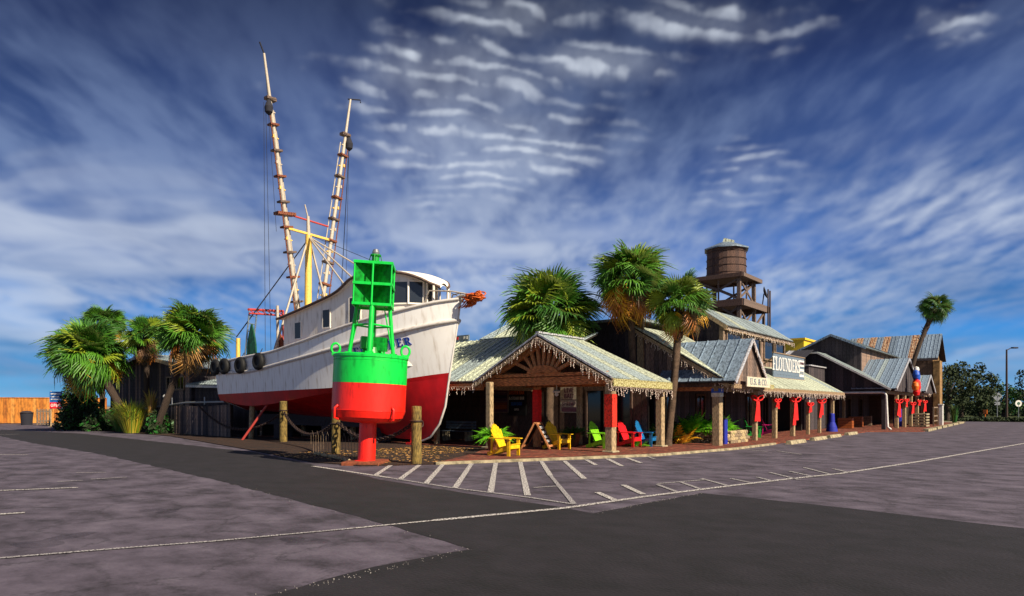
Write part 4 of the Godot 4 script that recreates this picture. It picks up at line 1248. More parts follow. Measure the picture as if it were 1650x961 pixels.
const H_WL := [Vector2(-34.7, 2.27), Vector2(-32.2, 2.29), Vector2(-29.7, 2.33), Vector2(-27.2, 2.38), Vector2(-24.7, 2.43), Vector2(-23.4, 2.5), Vector2(-22.2, 2.62), Vector2(-20.9, 2.77), Vector2(-19.7, 2.93), Vector2(-18.7, 3.04)]
const H_LOW := [Vector2(-34.7, 1.98), Vector2(-33.5, 1.9), Vector2(-32.2, 1.76), Vector2(-31, 1.68), Vector2(-29.7, 1.70), Vector2(-28.5, 1.78), Vector2(-27.2, 1.92), Vector2(-25.9, 2.07), Vector2(-24.7, 2.2), Vector2(-23.4, 2.36), Vector2(-22.2, 2.5), Vector2(-20.9, 2.62), Vector2(-19.7, 2.75), Vector2(-18.7, 2.85)]
const STEM := [Vector2(0.2, -20.8), Vector2(0.37, -20.3), Vector2(0.94, -19.78), Vector2(1.65, -19.46), Vector2(3.03, -19.2), Vector2(5.14, -18.75), Vector2(6.0, -18.62)]
const W_SHEER := [Vector2(0, 1.85), Vector2(0.15, 2.1), Vector2(0.4, 2.22), Vector2(0.6, 2.2), Vector2(0.75, 1.92), Vector2(0.87, 1.30), Vector2(0.95, 0.64), Vector2(1, 0.05)]
const W_WATER := [Vector2(0, 1.72), Vector2(0.15, 2.0), Vector2(0.4, 2.12), Vector2(0.6, 2.02), Vector2(0.75, 1.55), Vector2(0.87, 0.86), Vector2(0.95, 0.36), Vector2(1, 0.04)]
const W_CHINE := [Vector2(0, 1.6), Vector2(0.15, 1.88), Vector2(0.4, 2.0), Vector2(0.6, 1.9), Vector2(0.75, 1.45), Vector2(0.87, 0.80), Vector2(0.95, 0.33), Vector2(1, 0.04)]

func curve_t(list: Array, t: float) -> float:   # smooth curve through Vector2(t, value)
	var n := list.size()
	if t <= list[0].x:
		return list[0].y
	if t >= list[n - 1].x:
		return list[n - 1].y
	var i := 0
	while list[i + 1].x < t:
		i += 1
	var p0: Vector2 = list[maxi(i - 1, 0)]
	var p1: Vector2 = list[i]
	var p2: Vector2 = list[i + 1]
	var p3: Vector2 = list[mini(i + 2, n - 1)]
	var u := (t - p1.x) / (p2.x - p1.x)
	var h := p2.x - p1.x
	var m1 := (p2.y - p0.y) / maxf(p2.x - p0.x, 1e-4) * h
	var m2 := (p3.y - p1.y) / maxf(p3.x - p1.x, 1e-4) * h
	var u2 := u * u
	var u3 := u2 * u
	return (2 * u3 - 3 * u2 + 1) * p1.y + (u3 - 2 * u2 + u) * m1 + (-2 * u3 + 3 * u2) * p2.y + (u3 - u2) * m2

func hull_z(s: float, y: float) -> float:   # s from stern (0) to stem (1), raked at the bow
	return -34.3 + s * (at_t(STEM, y) + 34.3)

func hull_point(s: float, row: String, v := 0.0) -> Vector3:   # in the boat's own axes, starboard side (+x)
	var z := hull_z(s, 4.0)
	match row:
		"top":
			var y := curve_t(H_TOP, z)
			return Vector3(curve_t(W_SHEER, s) + 0.03, y, hull_z(s, y) - BZ)
		"side":   # v = 0 at the guard, 1 at the waterline; hollow flare forward
			var y := lerpf(curve_t(H_GUARD, z), curve_t(H_WL, z), v)
			var flare := v if s < 0.6 else lerpf(v, pow(v, 0.8), (s - 0.6) / 0.4)
			return Vector3(lerpf(curve_t(W_SHEER, s), curve_t(W_WATER, s), flare), y, hull_z(s, y) - BZ)
		"band":
			var y := lerpf(curve_t(H_WL, z), curve_t(H_LOW, z), v)
			return Vector3(lerpf(curve_t(W_WATER, s), curve_t(W_CHINE, s), v), y, hull_z(s, y) - BZ)
		_:   # "bottom": v = 0 at the chine, 1 at the keel
			var keel := lerpf(1.45, 1.15, ss(0.0, 0.5, s))
			keel = lerpf(keel, 0.25, ss(0.5, 0.92, s)) if s > 0.5 else keel
			var y := lerpf(curve_t(H_LOW, z), keel, v)
			var w := lerpf(curve_t(W_CHINE, s), 0.10 if s < 0.93 else 0.04, pow(v, 0.8 if s < 0.7 else lerpf(0.8, 1.25, (s - 0.7) / 0.3)))
			return Vector3(w, y, hull_z(s, y) - BZ)

func grid(st: SurfaceTool, rows: Array, flip: bool) -> void:   # smooth-shaded grid; call st.generate_normals() afterwards
	st.set_smooth_group(0)
	for i in rows.size() - 1:
		for j in rows[i].size() - 1:
			var a: Vector3 = rows[i][j]
			var b: Vector3 = rows[i + 1][j]
			var c: Vector3 = rows[i + 1][j + 1]
			var d: Vector3 = rows[i][j + 1]
			var list := [a, b, c, a, c, d] if flip else [a, c, b, a, d, c]
			for v in list:
				st.add_vertex(v)

func hull_mesh(row: String, steps: int) -> SurfaceTool:
	var st := S()
	for side in [1.0, -1.0]:
		var rows := []
		for i in 41:
			var r := []
			for j in steps + 1:
				var p := hull_point(i / 40.0, row, float(j) / steps)
				r.append(Vector3(p.x * side, p.y, p.z))
			rows.append(r)
		grid(st, rows, side > 0)
	st.generate_normals()
	return st

func cabin_half(z: float) -> float:
	return curve_t([Vector2(-28.3, 1.72), Vector2(-25, 1.72), Vector2(-23, 1.6), Vector2(-21.8, 1.36), Vector2(-21.0, 1.02), Vector2(-20.5, 0.62), Vector2(-20.25, 0.0)], z)

const ROOF := [Vector2(-28.5, 5.79), Vector2(-26.1, 6.19), Vector2(-24.4, 6.52), Vector2(-23.9, 6.70), Vector2(-23.3, 7.04), Vector2(-22.7, 7.17), Vector2(-21.5, 7.20), Vector2(-20.7, 7.10), Vector2(-20.1, 6.88), Vector2(-19.6, 6.55)]

func B(x: float, y: float, wz: float) -> Vector3:
	return Vector3(x, y, wz - BZ)

func shrimp_boat() -> void:
	var o := thing("shrimp_boat", "white and red wooden shrimp boat propped on land with raised outriggers", "boat", Vector3(BX, 0, BZ))
	# hull
	var hull := part(o, "hull", hull_mesh("side", 8), M.boat_white)
	part(o, "hull_bottom", hull_mesh("bottom", 10), M.hull_red)
	part(o, "boot_top", hull_mesh("band", 3), M.hull_red)
	var bw := S()
	for side in [1.0, -1.0]:
		var outer := []
		var inner := []
		for i in 41:
			var s := i / 40.0
			var a := hull_point(s, "side", 0.0)
			var b := hull_point(s, "top")
			outer.append([Vector3(b.x * side, b.y, b.z), Vector3(a.x * side, a.y, a.z)])
			var k := 0.10 if s < 0.97 else 0.02
			inner.append([Vector3((b.x - k) * side, b.y, b.z), Vector3((a.x - k) * side, a.y - 0.1, a.z)])
		grid(bw, outer, side > 0)
		grid(bw, inner, side < 0)
	bw.generate_normals()
	part(o, "bulwark", bw, M.boat_white)
	for row in [["top", 0.065, "cap_rail", M.trim_grey], ["side", 0.085, "guard_rail", M.trim_grey]]:
		for side in [1.0, -1.0]:
			var pts := []
			for i in 41:
				var p := hull_point(i / 40.0, row[0])
				pts.append(Vector3((p.x + 0.02) * side, p.y, p.z))
			var st := S()
			tube(st, pts, row[1], 8)
			part(o, row[2], st, row[3])
	# transom
	var tr := S()
	var ring := []
	for r in [["top", 0.0], ["side", 0.0], ["side", 1.0], ["band", 1.0], ["bottom", 1.0]]:
		ring.append(hull_point(0.0, r[0], r[1]))
	for i in 4:
		var a: Vector3 = ring[i]
		var b: Vector3 = ring[i + 1]
		quad(tr, Vector3(a.x, a.y, a.z), Vector3(b.x, b.y, b.z), Vector3(-b.x, b.y, b.z), Vector3(-a.x, a.y, a.z))
	part(o, "transom", tr, M.boat_white)
	# stem post and keel
	var sp := []
	for k in STEM:
		sp.append(B(0, k.x, k.y - 0.01))
	var stm := S()
	tube(stm, sp, 0.05, 6)
	part(o, "stem_post", stm, M.trim_grey)
	var kl := S()
	box(kl, B(0, 0.98, -28.2), Vector3(0.22, 0.55, 11.4))
	part(o, "keel", kl, M.dark_board_3)
	# deck
	var dk := []
	for i in 41:
		var p := hull_point(i / 40.0, "side", 0.0)
		dk.append([Vector3(-p.x + 0.05, p.y - 0.05, p.z), Vector3(0, p.y + 0.02, p.z), Vector3(p.x - 0.05, p.y - 0.05, p.z)])
	var ds := S()
	grid(ds, dk, true)
	ds.generate_normals()
	part(o, "deck", ds, M.timber_z)
	# name on the bow, letter by letter along the planking
	var letters := "FLOUNDER"
	for i in 8:
		var s := (-22.98 + i * 0.305 + 34.3) / 15.1
		var want := 3.93 + i * 0.052
		var v := 0.0
		while v < 1.0 and hull_point(s, "side", v).y > want:
			v += 0.01
		var p := hull_point(s, "side", v)
		var tu := hull_point(s + 0.01, "side", v) - hull_point(s - 0.01, "side", v)
		var tv := hull_point(s, "side", v - 0.03) - hull_point(s, "side", v + 0.03)
		p.x = -p.x
		tu.x = -tu.x
		tv.x = -tv.x
		tu = tu.normalized()
		var nn := tu.cross(tv).normalized()
		if nn.x > 0:
			nn = -nn
		var upv := nn.cross(tu).normalized()
		words(hull, letters[i], 0.44, M.blue_letters, Transform3D(Basis(tu, upv, nn), p + nn * 0.012), 1.0, true, 0.02)
	# deckhouse walls
	var walls := S()
	var plan := []
	for i in 33:
		var z := lerpf(-28.3, -20.25, 1.0 - pow(1.0 - i / 32.0, 1.6))
		plan.append(Vector2(cabin_half(z), z))
	var loop := []
	for p in plan:
		loop.append(Vector2(-p.x, p.y))
	for i in range(plan.size() - 2, -1, -1):
		loop.append(plan[i])
	for i in loop.size():
		var p: Vector2 = loop[i]
		var q: Vector2 = loop[(i + 1) % loop.size()]
		var yb := 3.3
		quad(walls, B(p.x, yb, p.y), B(q.x, yb, q.y), B(q.x, curve_t(ROOF, q.y) - 0.03, q.y), B(p.x, curve_t(ROOF, p.y) - 0.03, p.y))
	var house := part(o, "deckhouse", walls, M.cabin_white)
	# roof with overhang and visor
	var top := []
	var bot := []
	for i in 37:
		var z := lerpf(-28.6, -19.55, i / 36.0)
		var hw := curve_t([Vector2(-28.6, 1.9), Vector2(-24, 1.88), Vector2(-22.6, 1.75), Vector2(-21.4, 1.46), Vector2(-20.5, 1.06), Vector2(-19.9, 0.66), Vector2(-19.55, 0.2)], z)
		var y := curve_t(ROOF, z)
		var a := []
		var b := []
		for j in 9:
			var u := j / 4.0 - 1.0
			var cam := (1.0 - u * u) * 0.12 - 0.06
			a.append(B(u * hw, y + cam + 0.06, z))
			b.append(B(u * hw, y + cam - 0.03, z))
		top.append(a)
		bot.append(b)
	var rs := S()
	grid(rs, top, true)
	grid(rs, bot, false)
	for k in [0, 8]:
		var strip := []
		for i in 37:
			strip.append([bot[i][k], top[i][k]])
		grid(rs, strip, k == 0)
	rs.generate_normals()
	part(o, "deckhouse_roof", rs, M.cabin_white)
	for side in [-1.0, 1.0]:
		var edge := []
		for i in 37:
			edge.append(top[i][0 if side < 0 else 8] + Vector3(side * 0.015, -0.045, 0))
		var es := S()
		tube(es, edge, 0.06, 6)
		part(o, "roof_edge", es, M.roof_brown)
	# side windows and door
	for w in [[-27.15, 5.12, 0.44, 0.72, "window"], [-25.03, 5.5, 0.46, 0.76, "window"], [-23.2, 5.64, 0.62, 1.22, "door"]]:
		for side in [-1.0, 1.0]:
			var z: float = w[0]
			var x: float = cabin_half(z) * side
			var dxz: float = (cabin_half(z + 0.1) - cabin_half(z - 0.1)) / 0.2 * side
			var face := Vector3(side, 0, -dxz * side).normalized()
			var fb := facing(face)
			var fr := S()
			var hw: float = w[2] * 0.5
			var hh: float = w[3] * 0.5
			for k in [-1.0, 1.0]:
				box(fr, Vector3(k * (hw + 0.025), 0, 0), Vector3(0.05, w[3] + 0.1, 0.06))
				box(fr, Vector3(0, k * (hh + 0.025), 0), Vector3(w[2], 0.05, 0.06))
			var wo := part(house, w[4], fr, M.cabin_white, Transform3D(fb, B(x, w[1], z)))
			var pn := S()
			box(pn, Vector3(0, 0, 0.01), Vector3(w[2], w[3], 0.03))
			pn.set_material(M.door_black)
			part(house, "pane", pn, M.door_black, Transform3D(fb, B(x, w[1], z)))
	# wheelhouse front windows round the curve
	for w in [[-21.75, -1.0, 0.72], [-21.02, -1.0, 0.62], [-20.52, -1.0, 0.55], [-20.27, 0.0, 0.5], [-20.52, 1.0, 0.55], [-21.02, 1.0, 0.62], [-21.75, 1.0, 0.72]]:
		var z: float = w[0]
		var x: float = cabin_half(z) * w[1]
		var face := Vector3.BACK
		if w[1] != 0.0:
			var slope := (cabin_half(z + 0.08) - cabin_half(z - 0.08)) / 0.16
			face = Vector3(w[1], 0, -slope).normalized()
		var fb := facing(face)
		var fr := S()
		var ww: float = w[2]
		for k in [-1.0, 1.0]:
			box(fr, Vector3(k * (ww * 0.5 + 0.03), 0, 0.02), Vector3(0.06, 0.98, 0.08))
			box(fr, Vector3(0, k * 0.46, 0.02), Vector3(ww, 0.06, 0.08))
		part(house, "window", fr, M.cabin_white, Transform3D(fb, B(x, 6.32, z)))
		var pn := S()
		box(pn, Vector3(0, 0, 0.02), Vector3(ww, 0.88, 0.03))
		part(house, "pane", pn, M.window_glass, Transform3D(fb, B(x, 6.32, z)))
	for x in [-0.42, 0.42]:
		var vp := S()
		line(vp, B(x, 5.3, -19.72), B(x, 6.56, -19.72), 0.06)
		part(o, "visor_post", vp, M.cabin_white)
	# spray rail and bow pulpit
	for side in [-1.0, 1.0]:
		var st := S()
		tube(st, [B(side * 0.75, 5.7, -20.0), B(side * 0.68, 6.3, -19.7), B(side * 0.3, 6.25, -18.9), B(side * 0.08, 6.12, -18.3)], 0.03, 6)
		line(st, B(side * 0.3, 5.85, -18.9), B(side * 0.3, 6.25, -18.9), 0.025)
		part(o, "pulpit_rail", st, M.rig_white)
	var bs := S()
	tube(bs, [B(0, 5.75, -19.6), B(0, 6.05, -18.6), B(0, 5.92, -17.7)], [0.09, 0.08, 0.06], 8)
	part(o, "bowsprit", bs, M.rig_white)
	# mast
	var ms := S()
	tube(ms, [B(0.0, 3.4, -28.9), B(0.2, 10.15, -29.1)], [0.19, 0.16], 12)
	part(o, "mast", ms, M.mast_yellow)
	var mt := S()
	tube(mt, [B(0.2, 10.1, -29.1), B(0.16, 11.1, -29.1)], [0.1, 0.08], 8)
	line(mt, B(0.16, 11.05, -29.1), B(-0.02, 11.65, -29.1), 0.035)
	part(o, "topmast", mt, M.rig_white)
	board(o, "crosstree", B(-0.95, 10.28, -29.1), B(1.4, 10.18, -29.1), 0.12, 0.1, M.mast_yellow)
	var us := S()
	line(us, B(-0.95, 10.98, -29.15), B(1.4, 10.86, -29.15), 0.045)
	part(o, "spreader_bar", us, M.rig_red)
	for k in [[B(0.2, 10.1, -29.1), B(-1.75, 4.3, -29.0), 0.05], [B(0.2, 10.1, -29.1), B(-1.2, 6.95, -23.5), 0.04], [B(0.2, 10.1, -29.1), B(-1.5, 6.75, -23.9), 0.04], [B(0.2, 10.1, -29.1), B(1.9, 4.4, -28.9), 0.05], [B(0.2, 10.1, -29.1), B(1.4, 6.9, -23.5), 0.04]]:
		var st := S()
		line(st, k[0], k[1], k[2])
		part(o, "mast_strut", st, M.rig_white)
	for k in [[B(0.2, 10.0, -29.1), B(-2.0, 5.1, -32.0), 0.03], [B(0.2, 10.2, -29.1), B(0, 6.1, -18.8), 0.012], [B(-2.2, 16.0, -29.2), B(-2.0, 4.3, -29.4), 0.014], [B(-2.1, 16.0, -29.2), B(-1.95, 4.3, -29.0), 0.014], [B(2.8, 16.0, -29.2), B(2.1, 4.3, -29.3), 0.012], [B(2.78, 16.0, -29.2), B(2.0, 4.3, -28.6), 0.012], [B(2.75, 15.0, -29.2), B(2.3, 8.0, -29.2), 0.01], [B(-2.15, 18.1, -29.2), B(-1.6, 10.0, -29.1), 0.012]]:
		var st := S()
		line(st, k[0], k[1], k[2], 4)
		part(o, "stay_wire", st, M.rope)
	# outriggers
	for q in [[-1.0, B(-0.1, 4.6, -29.2), B(-2.19, 18.3, -29.2), B(-2.42, 18.75, -29.2)], [1.0, B(0.72, 4.6, -29.2), B(2.86, 17.9, -29.2), B(3.5, 18.1, -29.2)]]:
		var side: float = q[0]
		var a: Vector3 = q[1]
		var b: Vector3 = q[2]
		var st := S()
		tube(st, [a, a.lerp(b, 0.75), b], [0.105, 0.09, 0.055], 8)
		var og := part(o, "outrigger", st, M.rig_white)
		var tip := S()
		tube(tip, [b, q[3]] if side < 0 else [b + Vector3(-0.15, -0.03, 0), q[3], q[3] + Vector3(0.03, -0.15, 0)], 0.035, 6)
		part(og, "tip_hook", tip, M.rope)
		var offs := Vector3(side * 0.26, 0.02, 0.14)
		for sgn in [1.0, -1.0]:
			var rl := S()
			line(rl, a.lerp(b, 0.1) + offs * sgn, a.lerp(b, 0.82) + offs * sgn * 0.7, 0.03, 5)
			part(og, "side_rail", rl, M.rig_rust if sgn > 0 else M.rig_white)
		for i in 9:
			var t := 0.16 + i * 0.0865
			var c := a.lerp(b, t)
			var cl := S()
			box(cl, c, Vector3(0.62 - t * 0.22, 0.09, 0.34), Basis(Vector3.BACK, -side * 0.15))
			part(og, "spreader_collar", cl, M.rig_rust if i % 2 else M.roof_brown)
			if i < 8:
				var c2 := a.lerp(b, t + 0.043)
				var rg := S()
				box(rg, c2, Vector3(0.46 - t * 0.15, 0.05, 0.08))
				box(rg, c2 + Vector3(side * 0.12, 0.05, 0.05), Vector3(0.08, 0.14, 0.08))
				part(og, "rung", rg, M.rig_white if i % 2 else M.mast_yellow)
		if side < 0:
			var wide := S()
			box(wide, a.lerp(b, 0.465), Vector3(1.0, 0.14, 0.4), Basis(Vector3.BACK, 0.12))
			part(og, "platform", wide, M.rig_rust)
		var blk := S()
		var bc := a.lerp(b, 0.84)
		lathe(blk, [Vector2(0, -0.62), Vector2(0.18, -0.45), Vector2(0.2, -0.2), Vector2(0.08, 0.12), Vector2(0, 0.15)], 8, bc + Vector3(side * 0.16, -0.1, 0.12))
		part(og, "block", blk, M.rope)
		var col := S()
		box(col, bc + Vector3(0, 0.15, 0), Vector3(0.5, 0.14, 0.3))
		part(og, "spreader_collar", col, M.roof_brown)
	# stern gear: red gallows with ladder, bollard
	var gl := S()
	line(gl, B(-1.75, 6.45, -31.3), B(0.9, 6.75, -32.4), 0.07)
	line(gl, B(-1.75, 6.25, -31.2), B(0.9, 6.5, -32.3), 0.05)
	for i in 6:
		var t := i / 6.0
		line(gl, B(-1.75, 6.45, -31.3).lerp(B(0.9, 6.75, -32.4), t), B(-1.75, 6.25, -31.2).lerp(B(0.9, 6.5, -32.3), t + 0.16), 0.025)
	line(gl, B(0.9, 6.75, -32.4), B(1.0, 3.4, -32.5), 0.06)
	part(o, "gallows", gl, M.rig_red)
	var ld := S()
	line(ld, B(-1.7, 6.4, -31.3), B(-1.9, 3.4, -31.5), 0.04)
	line(ld, B(-1.2, 6.4, -31.45), B(-1.3, 3.4, -31.9), 0.04)
	for i in 7:
		var t := 0.08 + i * 0.13
		line(ld, B(-1.7, 6.4, -31.3).lerp(B(-1.9, 3.4, -31.5), t), B(-1.2, 6.4, -31.45).lerp(B(-1.3, 3.4, -31.9), t), 0.025)
	part(o, "ladder", ld, M.sign_blue)
	var bo := S()
	tube(bo, [B(-1.9, 3.3, -32.0), B(-1.9, 5.05, -32.0)], 0.11, 10)
	part(o, "bollard", bo, M.mast_yellow)
	var wn := S()
	line(wn, B(-1.0, 3.4, -29.9), B(-1.0, 6.6, -29.95), 0.07)
	part(o, "exhaust_pipe", wn, M.rig_white)
	# keel supports
	for k in [[-1.55, -31.4, 1.95], [1.5, -31.4, 1.9], [1.6, -25.0, 2.0]]:
		var st := S()
		line(st, B(k[0], 0, k[1]), B(k[0] * 0.95, k[2], k[1]), 0.13, 8)
		part(o, "prop", st, M.timber)
	var jk := S()
	line(jk, B(-0.05, 0, -21.3), B(-0.05, 0.55, -21.3), 0.14, 8)
	box(jk, B(-0.05, 0.06, -21.3), Vector3(0.45, 0.12, 0.45))
	part(o, "bow_jack", jk, M.buoy_red)
	for z in [-23.5, -27.0, -31.0]:
		var kb := S()
		box(kb, B(0, 0.35, z), Vector3(0.8, 0.72, 0.45))
		part(o, "keel_block", kb, M.dark_board_1)
	var rb := S()
	line(rb, B(-2.5, 0.0, -30.6), B(-1.75, 1.75, -29.6), 0.06)
	part(o, "slanted_brace", rb, M.rig_red)

	# trawl boards leaning on the stern deck
	for k in [["teal pointed trawl board standing on the boat's stern deck", -1.75, -31.0, "teal", 2.35, 0.30], ["brown pointed trawl board leaning by the deckhouse aft wall", -0.9, -29.9, "terracotta", 1.9, 0.42]]:
		var t := thing("trawl_board", k[0], "trawl board", Vector3(BX + k[1], 3.35, k[2]), 0.15, "trawl boards on the stern deck")
		var out := []
		var n := 10
		var hh: float = k[4]
		for i in n + 1:
			var u := float(i) / n
			out.append(Vector2(sin(PI * pow(u, 0.8)) * k[5] + 0.03, u * hh))
		var st := S()
		for i in n:
			var p: Vector2 = out[i]
			var q: Vector2 = out[i + 1]
			hexa(st, [Vector3(-0.04, p.y, -p.x), Vector3(-0.04, p.y, p.x), Vector3(0.04, p.y, p.x), Vector3(0.04, p.y, -p.x)], [Vector3(-0.04, q.y, -q.x), Vector3(-0.04, q.y, q.x), Vector3(0.04, q.y, q.x), Vector3(0.04, q.y, -q.x)])
		part(t, "panel", st, M[k[3]])
		var sh := S()
		box(sh, Vector3(-0.05, 0.05, 0), Vector3(0.05, 0.1, 0.3))
		part(t, "iron_shoe", sh, M.chain)
	# tyre fenders along the bulwark
	var names := ["black tyre fender at the boat's stern corner", "black tyre fender second from the stern corner", "black tyre fender below the yellow bollard", "black tyre fender nearest the deckhouse along the bulwark"]
	var first: Node3D = null
	var i := 0
	for p in [[-33.85, 3.66], [-32.75, 3.66], [-31.05, 3.64], [-29.35, 3.76]]:
		var hx := hull_point((p[0] + 34.3) / 15.3, "side", 0.0).x
		var at := Vector3(BX - hx - 0.2, p[1], p[0])
		if first == null:
			first = thing("tyre_fender", names[0], "tyre", at, 0.0, "tyre fenders on the boat's side")
			var st := S()
			var cs := []
			for k in 13:
				var a := TAU * k / 12.0
				cs.append(Vector2(0.28 + cos(a) * 0.14, sin(a) * 0.13))
			lathe(st, cs, 20, Vector3.ZERO, Basis(Vector3.BACK, PI / 2))
			part(first, "tyre", st, M.tyre)
			var hubs := S()
			lathe(hubs, [Vector2(0, -0.05), Vector2(0.2, -0.05), Vector2(0.2, 0.05), Vector2(0, 0.05)], 12, Vector3.ZERO, Basis(Vector3.BACK, PI / 2))
			part(first, "packing", hubs, M.tyre)
			var rp := S()
			line(rp, Vector3(0.05, 0.3, 0), Vector3(0.22, 0.62, 0), 0.02)
			part(first, "rope", rp, M.rope)
		else:
			copy_of(first, "tyre_fender", names[i], at, 0.0)
		i += 1
	# bundle of orange net on the bowsprit
	var nb := thing("orange_net_bundle", "frayed orange net bundle lashed round the tip of the bowsprit", "net", Vector3(BX, 5.9, -18.0))
	var loops := S()
	for k in 26:
		var c := Vector3(rng.randf_range(-0.1, 0.1), rng.randf_range(-0.12, 0.1) + 0.05, rng.randf_range(-0.25, 0.42))
		ring_tube(loops, c, Basis.from_euler(Vector3(rng.randf() * TAU, rng.randf() * TAU, rng.randf() * TAU)), rng.randf_range(0.12, 0.24), rng.randf_range(0.1, 0.2), 0.028, 9, 5)
	part(nb, "coils", loops, M.net_orange)
	var ends := S()
	for k in 16:
		var c := Vector3(rng.randf_range(-0.08, 0.08), -0.05, rng.randf_range(-0.3, 0.3))
		tube(ends, [c, c + Vector3(rng.randf_range(-0.1, 0.1), -0.18, -0.12), c + Vector3(rng.randf_range(-0.15, 0.15), -0.28, -0.4)], [0.03, 0.022, 0.01], 4)
	part(nb, "loose_ends", ends, M.net_orange)

# ---------------------------------------------------------------- buoy, posts, chains
func buoy() -> void:
	var base := Vector3(12.68, 0.03, -15.41)
	var o := thing("navigation_buoy", "big green over red navigation buoy on a red pedestal before the boat", "buoy", base, 0.0)
	# it leans a little to the right as one sees it from the lot; the thing's front looks to the lot corner
	var yaw := atan2(-AHEAD.x, -AHEAD.z)
	o.basis = Basis(AHEAD, deg_to_rad(2.6)) * Basis(Vector3.UP, yaw)
	var st := S()
	lathe(st, [Vector2(0.36, 0), Vector2(0.36, 0.05), Vector2(0.25, 0.08), Vector2(0.24, 1.2)], 24)
	part(o, "pedestal", st, M.buoy_red)
	var lo := S()
	lathe(lo, [Vector2(0.2, 1.14), Vector2(0.7, 1.17), Vector2(0.88, 1.22), Vector2(0.98, 1.31), Vector2(1.02, 1.44), Vector2(1.035, 1.5), Vector2(1.035, 2.26)], 48)
	part(o, "lower_hull", lo, M.buoy_red)
	var hi := S()
	lathe(hi, [Vector2(1.037, 2.262), Vector2(1.037, 2.97), Vector2(1.055, 2.985), Vector2(1.055, 3.05), Vector2(1.03, 3.07), Vector2(0.95, 3.09), Vector2(0.0, 3.14)], 48)
	part(o, "upper_hull", hi, M.buoy_green)
	# weld seams
	for y in [1.5, 2.9]:
		var ws := S()
		ring_tube(ws, Vector3(0, y, 0), Basis(Vector3.RIGHT, PI / 2), 1.037, 1.037, 0.008, 48, 4)
		part(o, "weld_seam", ws, M.buoy_red if y < 2 else M.buoy_green)
	# lifting eyes and mooring lugs
	for a in [1.45, -1.45, 3.0]:
		var d := Vector3(sin(a), 0, cos(a))
		var le := S()
		ring_tube(le, Vector3(0, 0.15, 0), Basis.IDENTITY, 0.12, 0.15, 0.035, 16, 8)
		box(le, Vector3(0, 0.0, 0), Vector3(0.2, 0.1, 0.08))
		part(o, "lifting_eye", le, M.buoy_green, Transform3D(Basis(Vector3.UP, a + PI / 2 if absf(a) > 2 else 0.25), d * 1.0 + Vector3(0, 3.07, 0)))
	for a in [0.85, -0.75]:
		var d := Vector3(sin(a), 0, cos(a))
		var lg := S()
		tube(lg, [d * 1.03 + Vector3(0, 1.62, 0), d * 1.12 + Vector3(0, 1.55, 0), d * 1.12 + Vector3(0, 1.28, 0), d * 1.0 + Vector3(0, 1.24, 0)], 0.035, 6)
		part(o, "mooring_lug", lg, M.buoy_red)
	# tower: four legs, rings
	for k in [[0.0, 0.075], [PI / 2, 0.055], [PI, 0.055], [-PI / 2, 0.055]]:
		var d := Vector3(sin(k[0] + 0.12), 0, cos(k[0] + 0.12))
		var lg := S()
		line(lg, d * 0.62 + Vector3(0, 3.08, 0), d * 0.46 + Vector3(0, 4.5, 0), k[1], 10)
		box(lg, d * 0.62 + Vector3(0, 3.12, 0), Vector3(0.2, 0.06, 0.2))
		part(o, "tower_leg", lg, M.buoy_green)
	for y in [3.5, 3.92]:
		var r := lerpf(0.62, 0.46, (y - 3.08) / 1.42)
		var rg := S()
		var pts := []
		for i in 5:
			var a := PI / 2 * i + 0.12
			pts.append(Vector3(sin(a) * r, y, cos(a) * r))
		if y > 3.8:
			for i in 4:
				line(rg, pts[i], pts[i + 1], 0.028, 6)
			part(o, "tower_ring", rg, M.buoy_green)
	for k in [-1.0, 1.0]:
		var dg := S()
		var a0: float = PI / 2 * k + 0.12
		line(dg, Vector3(sin(a0) * 0.6, 3.12, cos(a0) * 0.6), Vector3(sin(a0) * 0.44 - k * 0.12, 4.46, cos(a0) * 0.44 + 0.1), 0.02, 5)
		part(o, "tower_strut", dg, M.buoy_green)
	# bell housing between the legs
	var bh := S()
	box(bh, Vector3(-0.12, 3.42, 0.1), Vector3(0.34, 0.34, 0.4), Basis(Vector3.UP, 0.3))
	box(bh, Vector3(0.25, 3.4, 0.0), Vector3(0.3, 0.38, 0.36), Basis(Vector3.UP, -0.2))
	lathe(bh, [Vector2(0.3, 3.08), Vector2(0.24, 3.3), Vector2(0.0, 3.32)], 16)
	part(o, "bell_housing", bh, M.buoy_dark_green)
	# radar reflector: three square plates and two upright ones crossing on the diagonals
	var q := Basis(Vector3.UP, 0.10)
	for y in [4.5, 5.07, 5.66]:
		var pl := S()
		box(pl, Vector3(0, y, 0), Vector3(1.04, 0.03, 1.04), q)
		for s in [-1.0, 1.0]:
			box(pl, Vector3(0, y - 0.02, 0) + q * Vector3(0, 0, s * 0.53), Vector3(1.08, 0.075, 0.03), q)
			box(pl, Vector3(0, y - 0.02, 0) + q * Vector3(s * 0.53, 0, 0), Vector3(0.03, 0.075, 1.02), q)
		part(o, "reflector_plate", pl, M.buoy_green)
	for s in [-1.0, 1.0]:
		for lev in [[4.52, 5.05], [5.09, 5.64]]:
			var dp := S()
			var b2 := q * Basis(Vector3.UP, s * PI / 4)
			if s < 0:
				box(dp, Vector3(0, (lev[0] + lev[1]) * 0.5, 0), Vector3(1.44, lev[1] - lev[0], 0.02), b2)
			else:
				for h in [-1.0, 1.0]:
					box(dp, Vector3(0, (lev[0] + lev[1]) * 0.5, 0) + b2 * Vector3(h * 0.366, 0, 0), Vector3(0.70, lev[1] - lev[0], 0.02), b2)
			part(o, "reflector_fin", dp, M.buoy_dark_green)
